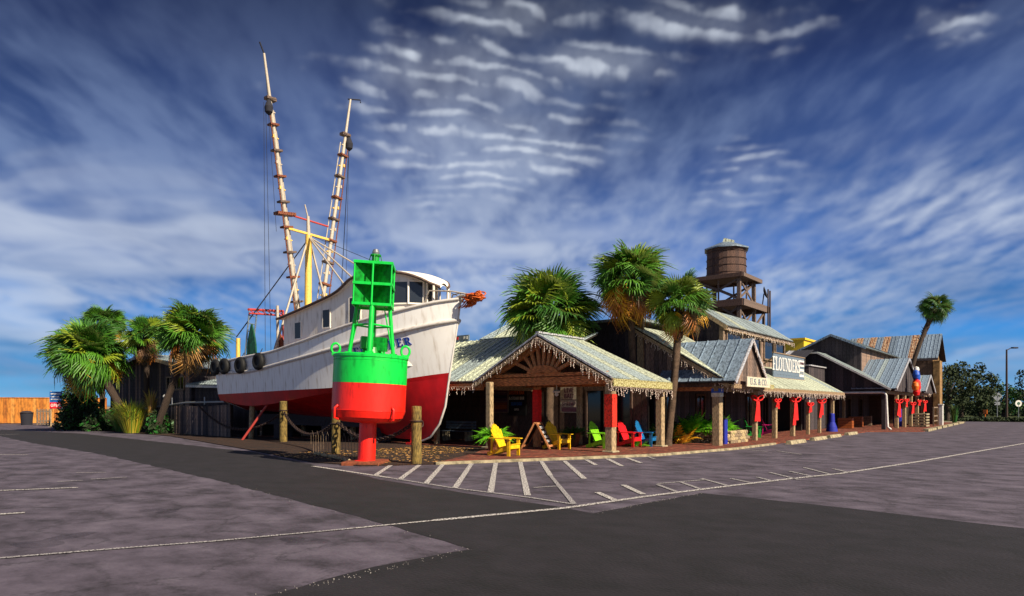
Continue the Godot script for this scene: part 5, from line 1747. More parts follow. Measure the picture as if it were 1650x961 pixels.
	for c in [[-0.51, 0.51], [0.51, 0.51], [0.51, -0.51], [-0.51, -0.51]]:
		var ed := S()
		line(ed, q * Vector3(c[0], 4.5, c[1]), q * Vector3(c[0], 5.66, c[1]), 0.025, 6)
		part(o, "reflector_edge", ed, M.buoy_green)
	var fp := S()
	line(fp, Vector3(0.05, 4.45, 0.535), Vector3(0.05, 5.6, 0.535), 0.03, 8)
	part(o, "front_bar", fp, M.buoy_green)
	# lantern
	var ln := S()
	lathe(ln, [Vector2(0.2, 5.68), Vector2(0.2, 5.74), Vector2(0.11, 5.78), Vector2(0.11, 5.9), Vector2(0.15, 5.92), Vector2(0.15, 5.96), Vector2(0.0, 5.97)], 16)
	for k in 4:
		var a := PI / 2 * k
		line(ln, Vector3(cos(a) * 0.2, 5.68, sin(a) * 0.2), Vector3(cos(a) * 0.14, 5.95, sin(a) * 0.14), 0.014, 5)
	var lo2 := part(o, "lantern", ln, M.buoy_dark_green)
	var lens := S()
	lathe(lens, [Vector2(0.1, 5.96), Vector2(0.11, 6.02), Vector2(0.07, 6.11), Vector2(0.0, 6.13)], 14)
	part(lo2, "lens", lens, M.steel)

func chain_between(label: String, a: Vector3, b: Vector3, sag: float) -> void:
	var o := thing("chain", label, "chain", (a + b) * 0.5, 0.0, "heavy chains slung between the timber posts")
	var mid := (a + b) * 0.5
	var n := int(a.distance_to(b) / 0.15) + 2
	var st := S()
	for i in n:
		var t := (i + 0.5) / n
		var p := a.lerp(b, t) - Vector3.UP * sag * 4.0 * t * (1.0 - t) - mid
		var t2 := t + 0.02
		var p2 := a.lerp(b, t2) - Vector3.UP * sag * 4.0 * t2 * (1.0 - t2) - mid
		var bb := along(p, p2)
		var roll := Basis(bb.z, PI / 2 * (i % 2) + 0.3) * bb
		ring_tube(st, p, Basis(roll.z, roll.x, roll.y), 0.11, 0.06, 0.024, 8, 4)
	stuff(o, "links", st, M.chain)

func timber_post(label: String, at: Vector3, h: float, r: float) -> void:
	var o := thing("timber_post", label, "post", at, 0.0, "round timber posts holding the chains")
	var st := S()
	lathe(st, [Vector2(r * 1.04, -0.05), Vector2(r, 0.3), Vector2(r * 0.97, h - 0.03), Vector2(r * 0.9, h), Vector2(0, h + 0.01)], 12)
	part(o, "shaft", st, M.piling)
	var bd := S()
	ring_tube(bd, Vector3(0, h - 0.42, 0), Basis(Vector3.RIGHT, PI / 2), r + 0.015, r + 0.015, 0.025, 14, 5)
	ring_tube(bd, Vector3(r + 0.04, h - 0.5, 0.02), Basis.IDENTITY, 0.05, 0.09, 0.02, 10, 5)
	part(o, "chain_band", bd, M.chain)

func yard() -> void:
	timber_post("yellowish round timber post to the right of the red buoy pedestal", Vector3(13.43, 0.03, -14.14), 1.62, 0.15)
	timber_post("round timber post just left of the red buoy pedestal", Vector3(14.47, 0.03, -19.19), 1.45, 0.15)
	timber_post("grey round timber post under the boat's belly", Vector3(17.9, 0.03, -27.6), 1.85, 0.17)
	chain_between("heavy chain from the buoy pedestal post to the left timber post", Vector3(13.5, 1.2, -14.3), Vector3(14.42, 1.1, -19.0), 0.55)
	chain_between("heavy chain sagging between the left post and belly post", Vector3(14.5, 1.1, -19.3), Vector3(17.85, 1.4, -27.5), 0.7)
	chain_between("heavy chain drooping below the boat's stern to the plank fence", Vector3(17.9, 1.3, -27.8), Vector3(18.7, 1.7, -37.0), 1.0)
	# low hooped wire edging between the post and the pedestal
	var w := thing("wire_edging", "low bent wire garden edging left of the red buoy pedestal", "garden edging", Vector3(14.6, 0.03, -18.6))
	var st := S()
	for i in 18:
		var t := i / 17.0
		var p := Vector3(-0.2, 0, -1.9).lerp(Vector3(-1.2, 0, 1.9), t)
		line(st, p, p + Vector3(0, 0.62, 0), 0.006, 4)
		if i % 2 == 0 and i < 17:
			var p2 := Vector3(-0.2, 0, -1.9).lerp(Vector3(-1.2, 0, 1.9), (i + 1) / 17.0)
			tube(st, [p + Vector3(0, 0.62, 0), p.lerp(p2, 0.5) + Vector3(0, 0.76, 0), p2 + Vector3(0, 0.62, 0)], 0.006, 4)
	stuff(w, "wire", st, M.frame_wood)
	for i in 14:
		var t := i / 13.0
		var s := S()
		var r := rng.randf_range(0.07, 0.1)
		lathe(s, [Vector2(0, 0), Vector2(r, 0.02), Vector2(r * 0.9, r * 0.9), Vector2(r * 0.4, r * 1.3), Vector2(0, r * 1.35)], 7)
		var at := Vector3(13.75, 0.03, -19.2).lerp(Vector3(12.55, 0.03, -15.9), t) + Vector3(rng.randf_range(-0.04, 0.04), 0, rng.randf_range(-0.05, 0.05))
		solo("edging_stone", "pale rounded edging stone in the row by the wire edging and buoy", "stone", s, M.stone_a, at, rng.randf() * TAU, "edging stones beside the buoy")
	# leaf litter round the buoy and posts
	var lf := S()
	for i in 1500:
		var p := Vector3(rng.randf_range(12.5, 19.5), 0.045, 0)
		p.z = rng.randf_range(-20.5, -13.9) if p.x < 16.0 else rng.randf_range(-20.0, -16.2)
		if p.x < 14.6 and p.z > -14.3 + (13.7 - p.x) * -0.8:
			continue
		if p.x > 14.5 and p.z > -17.0 + (19.0 - p.x) * 0.55:
			continue
		var r := rng.randf_range(0.03, 0.075)
		var a := rng.randf() * TAU
		var u := Vector3(cos(a), rng.randf_range(-0.2, 0.3), sin(a)) * r
		var v := Vector3(-sin(a), rng.randf_range(-0.2, 0.3), cos(a)) * r * 0.5
		quad(lf, p - u, p + v, p + u, p - v)
	stuff(self, "leaf_litter", lf, M.frond_straw)
	# concrete footing of the pedestal
	var ft := box_of(Vector3(1.3, 0.1, 1.1), 0.03)
	solo("pedestal_footing", "low reddish concrete footing under the buoy pedestal", "footing", ft, M.terracotta, Vector3(12.68, 0.0, -15.41), 0.6)
	# wheel stops
	var n := ["nearest", "second", "third", "farthest"]
	var i := 0
	for x in [31.6, 35.6, 38.9, 43.2]:
		var s := S()
		var lw := 1.15
		var pr := [Vector2(-0.13, 0), Vector2(0.13, 0), Vector2(0.09, 0.14), Vector2(-0.09, 0.14)]
		hexa(s, [Vector3(-lw, 0, 0.14), Vector3(lw, 0, 0.14), Vector3(lw, 0, -0.14), Vector3(-lw, 0, -0.14)], [Vector3(-lw + 0.04, 0.15, 0.09), Vector3(lw - 0.04, 0.15, 0.09), Vector3(lw - 0.04, 0.15, -0.09), Vector3(-lw + 0.04, 0.15, -0.09)])
		solo("wheel_stop", "yellowish concrete wheel stop, %s of four from the entrance porch" % n[i], "wheel stop", s, M.concrete, Vector3(x, 0.0, -9.0 - 0.08 * i), 0.0, "wheel stops before the long porch")
		i += 1
	var nth := ["first", "second", "third", "fourth", "fifth", "sixth", "last"]
	i = 0
	for k in [[51.5, 53.3], [53.8, 55.8], [57.0, 59.3], [60.6, 63.2], [64.6, 67.6], [69.4, 73.0], [75.0, 79.0]]:
		var s := S()
		box(s, Vector3(0, 0.08, 0), Vector3(k[1] - k[0], 0.16, 0.3))
		solo("kerb_block", "%s whitewashed kerb block in the row at the far end of the lot" % nth[i], "kerb block", s, M.concrete, Vector3((k[0] + k[1]) * 0.5, 0.0, -6.55 - 0.02 * (k[0] - 51.0)), 0.0, "kerb blocks at the far corner")
		i += 1

# ---------------------------------------------------------------- chairs and porch things
func make_chair(label: String, m: Material, at: Vector3, turn: float) -> Node3D:
	var o := thing("adirondack_chair", label, "chair", at, turn, "wooden deck chairs along the porches")
	for s in [-1.0, 1.0]:
		var leg := S()
		box(leg, Vector3(s * 0.30, 0.27, 0.30), Vector3(0.035, 0.54, 0.11))
		part(o, "front_leg", leg, m)
		var rail := S()
		beam(rail, Vector3(s * 0.265, 0.30, 0.36), Vector3(s * 0.265, 0.05, -0.52), 0.035, 0.13)
		part(o, "side_rail", rail, m)
		var arm := S()
		beam(arm, Vector3(s * 0.345, 0.555, 0.40), Vector3(s * 0.325, 0.575, -0.40), 0.15, 0.028)
		part(o, "armrest", arm, m)
		var br := S()
		beam(br, Vector3(s * 0.29, 0.56, -0.34), Vector3(s * 0.28, 0.1, -0.36), 0.04, 0.06)
		part(o, "rear_leg", br, m)
	var ap := S()
	box(ap, Vector3(0, 0.30, 0.36), Vector3(0.56, 0.13, 0.03))
	part(o, "apron", ap, m)
	for i in 6:
		var t := i / 5.0
		var c := Vector3(0, 0.375, 0.36).lerp(Vector3(0, 0.255, -0.12), t)
		var sl := S()
		box(sl, c, Vector3(0.58, 0.022, 0.085), Basis(Vector3.RIGHT, -0.245))
		part(o, "seat_slat", sl, m)
	var lean := Basis(Vector3.RIGHT, -0.42)
	var root := Vector3(0, 0.20, -0.10)
	for i in 7:
		var u := i - 3
		var h: float = [0.66, 0.76, 0.83, 0.86, 0.83, 0.76, 0.66][i]
		var x0 := u * 0.068
		var x1 := u * 0.088
		var w := 0.033
		var st := S()
		var lo := [Vector3(x0 - w, 0, 0.011), Vector3(x0 + w, 0, 0.011), Vector3(x0 + w, 0, -0.011), Vector3(x0 - w, 0, -0.011)]
		var hi := [Vector3(x1 - w * 1.15, h, 0.011), Vector3(x1 + w * 1.15, h, 0.011), Vector3(x1 + w * 1.15, h, -0.011), Vector3(x1 - w * 1.15, h, -0.011)]
		var tp := [Vector3(x1 - w * 0.5, h + 0.045, 0.011), Vector3(x1 + w * 0.5, h + 0.045, 0.011), Vector3(x1 + w * 0.5, h + 0.045, -0.011), Vector3(x1 - w * 0.5, h + 0.045, -0.011)]
		hexa(st, lo, hi)
		hexa(st, hi, tp)
		part(o, "back_slat", st, m, Transform3D(lean, root))
	for y in [0.12, 0.52]:
		var cr := S()
		box(cr, Vector3(0, y, -0.03), Vector3(0.60, 0.06, 0.025))
		part(o, "back_rail", cr, m, Transform3D(lean, root))
	return o

func fan_leaf(st: SurfaceTool, base: Vector3, dir: Vector3, len: float, wid: float, droop: float, n: int) -> void:   # one arching pinnate frond of n leaflet pairs
	var side := dir.cross(Vector3.UP).normalized()
	if side.length() < 0.1:
		side = Vector3.RIGHT
	var last := base
	for i in n:
		var t := (i + 1.0) / n
		var p := base + dir * len * t - Vector3.UP * droop * len * t * t
		var w := wid * sin(PI * (0.12 + 0.88 * t) * 0.97) * 0.5
		var d := (p - last).normalized()
		for s in [-1.0, 1.0]:
			var tip: Vector3 = p + side * s * w + d * w * 0.7 - Vector3.UP * w * 0.45
			tri(st, last, p, tip)
		last = p

func fern_pot(label: String, at: Vector3, scale_to: float, n: int, leaf: Material) -> void:
	var o := thing("potted_fern", label, "potted plant", at, 0.0, "potted ferns at the porch door")
	var st := S()
	lathe(st, [Vector2(0, 0), Vector2(0.2, 0), Vector2(0.28, 0.42), Vector2(0.31, 0.44), Vector2(0.31, 0.5), Vector2(0.24, 0.5), Vector2(0.0, 0.46)], 18)
	part(o, "pot", st, M.terracotta)
	var lf := S()
	for i in n:
		var a := rng.randf() * TAU
		var up := rng.randf_range(0.25, 1.5)
		var d := Vector3(cos(a), up, sin(a)).normalized()
		fan_leaf(lf, Vector3(cos(a) * 0.08, 0.46, sin(a) * 0.08), d, rng.randf_range(0.5, 0.85) * scale_to, 0.17, rng.randf_range(0.25, 0.7), 9)
	part(o, "fronds", lf, leaf)

func bow(label: String, at: Vector3, s := 1.0, tail := 0.7) -> void:
	var o := thing("red_bow", label, "bow", at, 0.0, "red ribbon bows tied to the porch posts")
	var kn := S()
	lathe(kn, [Vector2(0, -0.07), Vector2(0.06, -0.05), Vector2(0.075, 0), Vector2(0.06, 0.05), Vector2(0, 0.07)], 8)
	part(o, "knot", kn, M.bright_red)
	var c := Vector3(-0.55, 0, 0.835)
	var side := Vector3(0.835, 0, 0.55)
	for k in [-1.0, 1.0]:
		var lp := S()
		for w in [-1.0, 0.0, 1.0]:
			var pts := []
			for i in 11:
				var a := TAU * i / 10.0
				pts.append(side * k * (0.14 - 0.14 * cos(a)) * s + Vector3.UP * (sin(a) * 0.10 + 0.05 - 0.05 * cos(a)) * s + c * w * 0.035)
			tube(lp, pts, 0.035, 5, false)
		part(o, "loop", lp, M.bright_red)
		var tl := S()
		var x0: Vector3 = side * k * 0.02
		var b0: Vector3 = side * k * rng.randf_range(0.04, 0.12) * s - Vector3.UP * tail * s * rng.randf_range(0.85, 1.1)
		for j in 4:
			var t0 := j / 4.0
			var t1 := (j + 1) / 4.0
			var w0 := lerpf(0.045, 0.085, t0) * s
			var w1 := lerpf(0.045, 0.085, t1) * s
			var p0: Vector3 = x0.lerp(b0, t0) + c * (0.03 + sin(t0 * 5.0) * 0.02)
			var p1: Vector3 = x0.lerp(b0, t1) + c * (0.03 + sin(t1 * 5.0) * 0.02)
			hexa(tl, [p1 - side * w1 - c * 0.008, p1 - side * w1 + c * 0.008, p1 + side * w1 + c * 0.008, p1 + side * w1 - c * 0.008], [p0 - side * w0 - c * 0.008, p0 - side * w0 + c * 0.008, p0 + side * w0 + c * 0.008, p0 + side * w0 - c * 0.008])
		part(o, "ribbon_tail", tl, M.bright_red)

func porch_things() -> void:
	var turn := 0.0
	make_chair("yellow slatted deck chair before the left potted fern", M.yellow, Vector3(17.2, 0.05, -13.95), turn + 0.12)
	make_chair("yellow slatted deck chair right of the sandwich board", M.yellow, Vector3(21.05, 0.05, -14.55), turn - 0.1)
	make_chair("lime green deck chair half hidden by the red wrapped post", M.lime, Vector3(22.6, 0.05, -13.6), turn)
	make_chair("red deck chair between the lime and blue chairs", M.red, Vector3(24.0, 0.05, -13.15), turn)
	make_chair("blue deck chair beside the right porch post", M.blue, Vector3(24.75, 0.05, -12.78), turn + 0.05)
	make_chair("dark green deck chair under the long porch's first bow", M.green, Vector3(35.0, 0.05, -12.1), 0.5)
	make_chair("magenta deck chair between the first two posts with red bows", M.magenta, Vector3(38.3, 0.05, -12.3), 0.3)
	fern_pot("large bright potted fern behind the left yellow chair", Vector3(19.0, 0.05, -15.95), 1.1, 130, M.fern)
	fern_pot("darker potted fern behind the right yellow chair", Vector3(23.4, 0.05, -15.4), 1.1, 70, M.plant_deep)
	# sandwich board
	var sb := thing("sandwich_board", "wooden sandwich board with chalk writing between the yellow chairs", "sign", Vector3(20.4, 0.05, -15.0), -1.25)
	for s in [-1.0, 1.0]:
		var tilt := Basis(Vector3.BACK, s * 0.50)
		var xf := Transform3D(tilt, Vector3(s * 0.03, 1.0, 0))
		var pn := S()
		box(pn, Vector3(0, -0.52, 0), Vector3(0.02, 0.84, 0.52))
		part(sb, "chalk_panel", pn, M.black, xf)
		var fr := S()
		for k in [-1.0, 1.0]:
			box(fr, Vector3(0, -0.55, k * 0.29), Vector3(0.05, 1.1, 0.06))
		box(fr, Vector3(0, -0.05, 0), Vector3(0.05, 0.08, 0.52))
		box(fr, Vector3(0, -0.98, 0), Vector3(0.05, 0.08, 0.52))
		part(sb, "frame", fr, M.warm_timber, xf)
		if s > 0:
			for row in [["TODAY", -0.22], ["FRESH", -0.42], ["CATCH", -0.60], ["SOUP", -0.78]]:
				words(sb, row[0], 0.14, M.white, xf * Transform3D(Basis(Vector3.UP, PI / 2), Vector3(0.012, row[1], 0)), 0.95)
	# grey bench under the wing
	var bn := thing("bench", "dark slatted bench in the shade of the wing beside the bow", "bench", Vector3(23.2, 0.05, -21.7), -PI / 2)
	for i in 4:
		var st := S()
		box(st, Vector3(0, 0.45, -0.16 + i * 0.11), Vector3(1.9, 0.03, 0.09))
		part(bn, "seat_slat", st, M.sign_blue)
	for i in 3:
		var st := S()
		box(st, Vector3(0, 0.6 + i * 0.13, -0.24), Vector3(1.9, 0.1, 0.03))
		part(bn, "back_slat", st, M.sign_blue)
	for s in [-0.7, 0.7]:
		var st := S()
		box(st, Vector3(s, 0.22, 0), Vector3(0.14, 0.43, 0.4))
		box(st, Vector3(s, 0.65, -0.27), Vector3(0.08, 0.5, 0.03))
		part(bn, "leg", st, M.concrete)
	# porch lamp beside the door
	var lm := thing("porch_lamp", "small white lamp under the tie beam beside the red centre post", "lamp", Vector3(21.9, 2.18, -15.2))
	var ls := S()
	lathe(ls, [Vector2(0.0, 0.0), Vector2(0.14, 0.0), Vector2(0.15, 0.05), Vector2(0.05, 0.12), Vector2(0.0, 0.13)], 14)
	line(ls, Vector3(0, 0.12, 0), Vector3(0, 0.5, 0), 0.015)
	part(lm, "shade", ls, M.white)
	var gb := S()
	lathe(gb, [Vector2(0, -0.16), Vector2(0.07, -0.11), Vector2(0.08, -0.06), Vector2(0.05, 0.0)], 12)
	part(lm, "globe", gb, M.white)
	# stone planter with plants, beds of tropical leaves
	var pl := thing("stone_planter", "low dry stone planter wall below the leafy bed left of the banded post", "planter", Vector3(28.6, 0.05, -12.6))
	for row in 4:
		var z := -1.7
		while z < 1.5:
			var w := rng.randf_range(0.22, 0.5)
			var st := box_of(Vector3(rng.randf_range(0.26, 0.34), 0.125, w), 0.03)
			part(pl, "stone", st, M.stone_a if rng.randf() < 0.6 else M.stone_b, Transform3D(Basis(Vector3.UP, rng.randf_range(-0.06, 0.06)), Vector3(rng.randf_range(-0.04, 0.04), row * 0.135, z + w * 0.5)))
			z += w + 0.02
	for row in 4:
		var x := 0.3
		while x < 2.2:
			var w := rng.randf_range(0.22, 0.5)
			var st := box_of(Vector3(w, 0.125, 0.3), 0.03)
			part(pl, "stone", st, M.stone_a if rng.randf() < 0.6 else M.stone_b, Transform3D(Basis.IDENTITY, Vector3(x + w * 0.5, row * 0.135, 1.55)))
			x += w + 0.02
	var so := S()
	box(so, Vector3(1.2, 0.22, -0.1), Vector3(2.1, 0.4, 3.0))
	part(pl, "soil", so, M.soil)
	var spots := [[28.2, 0.5, -12.4, 1.45, 70, "fern", "bright arching plant at the middle of the stone planter"], [29.6, 0.5, -11.7, 1.2, 60, "fern", "light green plant at the planter's right front"], [28.9, 0.5, -13.2, 1.5, 60, "plant_deep", "dark leafy plant at the back of the stone planter"], [28.9, 0.5, -11.9, 1.25, 80, "fern", "bright green plant spilling over the stone planter"], [27.6, 0.05, -12.6, 1.3, 30, "frond_gold", "yellow leaved plant left of the stone planter"], [30.0, 0.5, -12.0, 1.3, 56, "plant_deep", "dark plant at the right end of the stone planter"], [26.0, 0.05, -15.2, 1.7, 46, "plant_deep", "tall dark leafy plant behind the lime chair"], [26.6, 0.05, -14.2, 1.6, 46, "plant_deep", "tall dark leafy plant behind the red chair"], [27.0, 0.05, -13.3, 1.5, 40, "plant_deep", "tall dark leafy plant behind the blue chair"], [28.0, 0.05, -15.0, 1.9, 40, "plant_deep", "tallest dark leafy plant below the hall's plank gable"], [24.4, 0.05, -13.0, 0.9, 16, "fern", "small light green plant beside the inner porch post"]]
	for k in spots:
		var t := thing("leafy_plant", k[6], "plant", Vector3(k[0], k[1], k[2]))
		var lf := S()
		for i in k[4]:
			var a := rng.randf() * TAU
			var d := Vector3(cos(a), rng.randf_range(0.3, 2.2), sin(a)).normalized()
			fan_leaf(lf, Vector3(cos(a) * 0.1, 0, sin(a) * 0.1), d, rng.randf_range(0.5, 1.0) * k[3], 0.34, rng.randf_range(0.15, 0.6), 7)
		part(t, "leaves", lf, M[k[5]])
	# bows on the posts
	bow("red bow on the nearest post of the long porch", Vector3(32.0, 1.98, -10.84), 1.15, 1.05)
	bow("narrow red bow on the long porch's second post", Vector3(34.92, 1.9, -10.84), 0.7, 0.5)
	bow("full red bow on the long porch's third post", Vector3(37.92, 1.95, -10.84), 1.2, 1.0)
	bow("small red bow below the blue band on the fourth post", Vector3(40.84, 1.72, -10.86), 0.75, 0.55)
	bow("red bow on the long porch's fifth post", Vector3(43.24, 1.9, -10.86), 1.1, 0.8)
	var w := ["first", "second", "third", "fourth", "fifth", "sixth", "seventh"]
	var i := 0
	for x in [56.2, 59.4, 62.4, 65.6, 68.8, 72.0, 75.2]:
		bow("red bow on the far porch's %s post past the downpipe" % w[i], Vector3(x - 0.12, 1.95 + 0.15 * sin(i * 2.3), -8.82), [1.2, 0.8, 1.0, 0.75, 0.9, 0.7, 0.8][i], [0.9, 0.6, 0.75, 0.5, 0.9, 0.6, 0.7][i])
		i += 1
	# clutter under the far porch
	for k in [["wooden_crate", "orange brown wooden crate nearest the blue cloth at the far porch", Vector3(54.0, 0.05, -11.9), Vector3(1.1, 0.75, 0.9), "box_orange"], ["wooden_crate", "orange brown wooden crate second from the blue cloth", Vector3(58.2, 0.05, -12.1), Vector3(1.0, 0.8, 0.9), "box_orange"], ["wooden_crate", "greyish crate deeper in the shade of the far porch", Vector3(62.8, 0.05, -12.3), Vector3(0.9, 0.8, 0.8), "frame_wood"]]:
		var c := thing(k[0], k[1], "crate", k[2], 0.1, "crates under the far porch")
		for s in 4:
			for sl in 4:
				var st := S()
				var wd: float = k[3].x if s % 2 == 0 else k[3].z
				var dp: float = k[3].z if s % 2 == 0 else k[3].x
				box(st, Vector3(0, k[3].y * (sl + 0.5) / 4.0, dp * 0.5 + 0.01), Vector3(wd, k[3].y / 4.0 - 0.02, 0.02))
				part(c, "slat", st, M[k[4]], Transform3D(Basis(Vector3.UP, PI / 2 * s), Vector3.ZERO))
		var ib := S()
		box(ib, Vector3(0, k[3].y * 0.45, 0), Vector3(k[3].x - 0.04, k[3].y * 0.9, k[3].z - 0.04))
		part(c, "inner_box", ib, M.wall_core)
	var cl := thing("blue_cloth", "deep blue cloth wrapped round the last long porch post", "cloth", Vector3(46.4, 0.05, -11.05))
	var cs := S()
	lathe(cs, [Vector2(0.36, 0.0), Vector2(0.3, 0.3), Vector2(0.19, 0.6), Vector2(0.17, 1.1), Vector2(0.15, 1.15)], 9)
	part(cl, "drape", cs, M.deep_blue)
	var bb := thing("blue_barrel", "upright blue barrel between two posts of the far porch", "barrel", Vector3(61.0, 0.05, -9.6))
	var bs := S()
	lathe(bs, [Vector2(0.0, 0.0), Vector2(0.38, 0.0), Vector2(0.4, 0.4), Vector2(0.42, 0.42), Vector2(0.4, 0.46), Vector2(0.4, 0.9), Vector2(0.42, 0.92), Vector2(0.4, 0.96), Vector2(0.38, 1.4), Vector2(0.0, 1.4)], 18)
	part(bb, "drum", bs, M.deep_blue)
	var bl := thing("blue_bin", "narrow blue bin beside the banded hall post", "bin", Vector3(28.2, 0.05, -11.0))
	var bls := box_of(Vector3(0.3, 1.05, 0.3), 0.03)
	part(bl, "body", bls, M.deep_blue)
	var blid := S()
	box(blid, Vector3(0, 1.08, 0), Vector3(0.33, 0.05, 0.33))
	part(bl, "lid", blid, M.rope)
	# stack of white boards and a pale rail frame at the far end
	var sk := thing("board_stack", "stack of whitish boards before the far porch's shaded wall", "stack of boards", Vector3(61.2, 0.05, -8.1))
	for k in 5:
		var st := S()
		box(st, Vector3(rng.randf_range(-0.05, 0.05), 0.1 + k * 0.22, 0), Vector3(1.6, 0.12, 0.9))
		part(sk, "board", st, M.concrete)
	var fm := thing("rail_frame", "pale upright rail frame standing at the far porch end", "rail", Vector3(66.2, 0.05, -7.75))
	for s in [-1.0, 1.0]:
		board(fm, "upright", Vector3(s * 1.2, 0, 0), Vector3(s * 1.2, 1.55, 0), 0.1, 0.1, M.frame_wood)
	for y in [0.4, 0.8, 1.5]:
		board(fm, "rail", Vector3(-1.2, y, 0), Vector3(1.2, y, 0), 0.06, 0.1, M.frame_wood)
	var wp := thing("white_post", "thick white post beside the rail frame at the far end", "post", Vector3(68.4, 0.05, -7.6))
	part(wp, "shaft", box_of(Vector3(0.34, 1.7, 0.34), 0.04), M.white)
	part(wp, "cap", box_of(Vector3(0.42, 0.08, 0.42), 0.02), M.white, Transform3D(Basis.IDENTITY, Vector3(0, 1.7, 0)))
	# buoy-like floats and a flag hung on the far cross gable
	var fg := thing("hanging_floats", "blue, white, orange and red floats hung from the far gable's rake", "floats", Vector3(57.3, 2.75, -7.9))
	var fl := [[0.1, 1.55, 0.24, "white"], [-0.05, 1.2, 0.32, "band_blue"], [0.28, 1.05, 0.3, "band_blue"], [-0.4, 0.35, 0.32, "orange"], [0.05, 0.5, 0.36, "bright_red"], [0.4, 0.3, 0.32, "bright_red"], [0.1, -0.05, 0.3, "bright_red"], [0.42, 0.85, 0.2, "white"]]
	for k in fl:
		var st := S()
		lathe(st, [Vector2(0, -k[2] * 1.1), Vector2(k[2] * 0.6, -k[2] * 0.8), Vector2(k[2] * 0.8, 0), Vector2(k[2] * 0.6, k[2] * 0.8), Vector2(0, k[2] * 1.1)], 12, Vector3(k[0], k[1], 0))
		part(fg, "float", st, M[k[3]])
	var rp := S()
	line(rp, Vector3(0, 2.2, -0.3), Vector3(0, -0.3, 0), 0.03)
	part(fg, "rope", rp, M.rope)
	icicles("icicle string lights on the left rake of the entrance gable", [Vector3(20.24, 4.2, -14.95), Vector3(20.24, 2.5, -18.15)], 0.38)
	icicles("icicle string lights on the right rake of the entrance gable", [Vector3(20.24, 4.2, -14.95), Vector3(20.24, 2.5, -11.78)], 0.38)
	icicles("icicle string lights below the side fascia of the entrance porch", [Vector3(20.3, 2.32, -11.74), Vector3(24.9, 2.28, -11.74)], 0.36)
	icicles("icicle string lights below the wing eave beside the bow", [Vector3(20.5, 2.45, -18.2), Vector3(20.5, 2.45, -24)], 0.36)

# ---------------------------------------------------------------- palms, trees, grasses
var fans := []

func make_fan(petiole: float, n: int, spread: float, bend: float, sd: int) -> ArrayMesh:   # a fan leaf along +z, reach 1
	var r := RandomNumberGenerator.new()
	r.seed = sd
	var st := S()
	tube(st, [Vector3.ZERO, Vector3(0, 0.03, petiole * 0.6), Vector3(0, 0.0, petiole)], [0.016, 0.013, 0.01], 4)
	var R := 1.0 - petiole
	for i in n:
		var t := float(i) / (n - 1) * 2.0 - 1.0
		var a := t * spread
		var len := R * (1.0 - 0.30 * absf(t)) * r.randf_range(0.9, 1.06)
		var fold := 0.10 * absf(t)
		var dir := Vector3(sin(a), fold, cos(a)).normalized()
		var side := Vector3(cos(a), 0, -sin(a))
		var o := Vector3(sin(a) * 0.02, 0, petiole - 0.02 + cos(a) * 0.02)
		var rr := bend * r.randf_range(0.7, 1.3)
		var pts := [o, o + dir * len * 0.42 - Vector3(0, rr * 0.10 * len, 0), o + dir * len * 0.74 - Vector3(0, rr * 0.36 * len, 0), o + dir * len * 0.93 - Vector3(0, rr * 0.80 * len, 0)]
		var w := [0.006, 0.021, 0.014, 0.001]
		var kink := Vector3(0, 0.006 if i % 2 == 0 else -0.006, 0)
		for j in 3:
			quad(st, pts[j] - side * w[j] + kink, pts[j] + side * w[j] - kink, pts[j + 1] + side * w[j + 1] - kink, pts[j + 1] - side * w[j + 1] + kink)
	return st.commit()

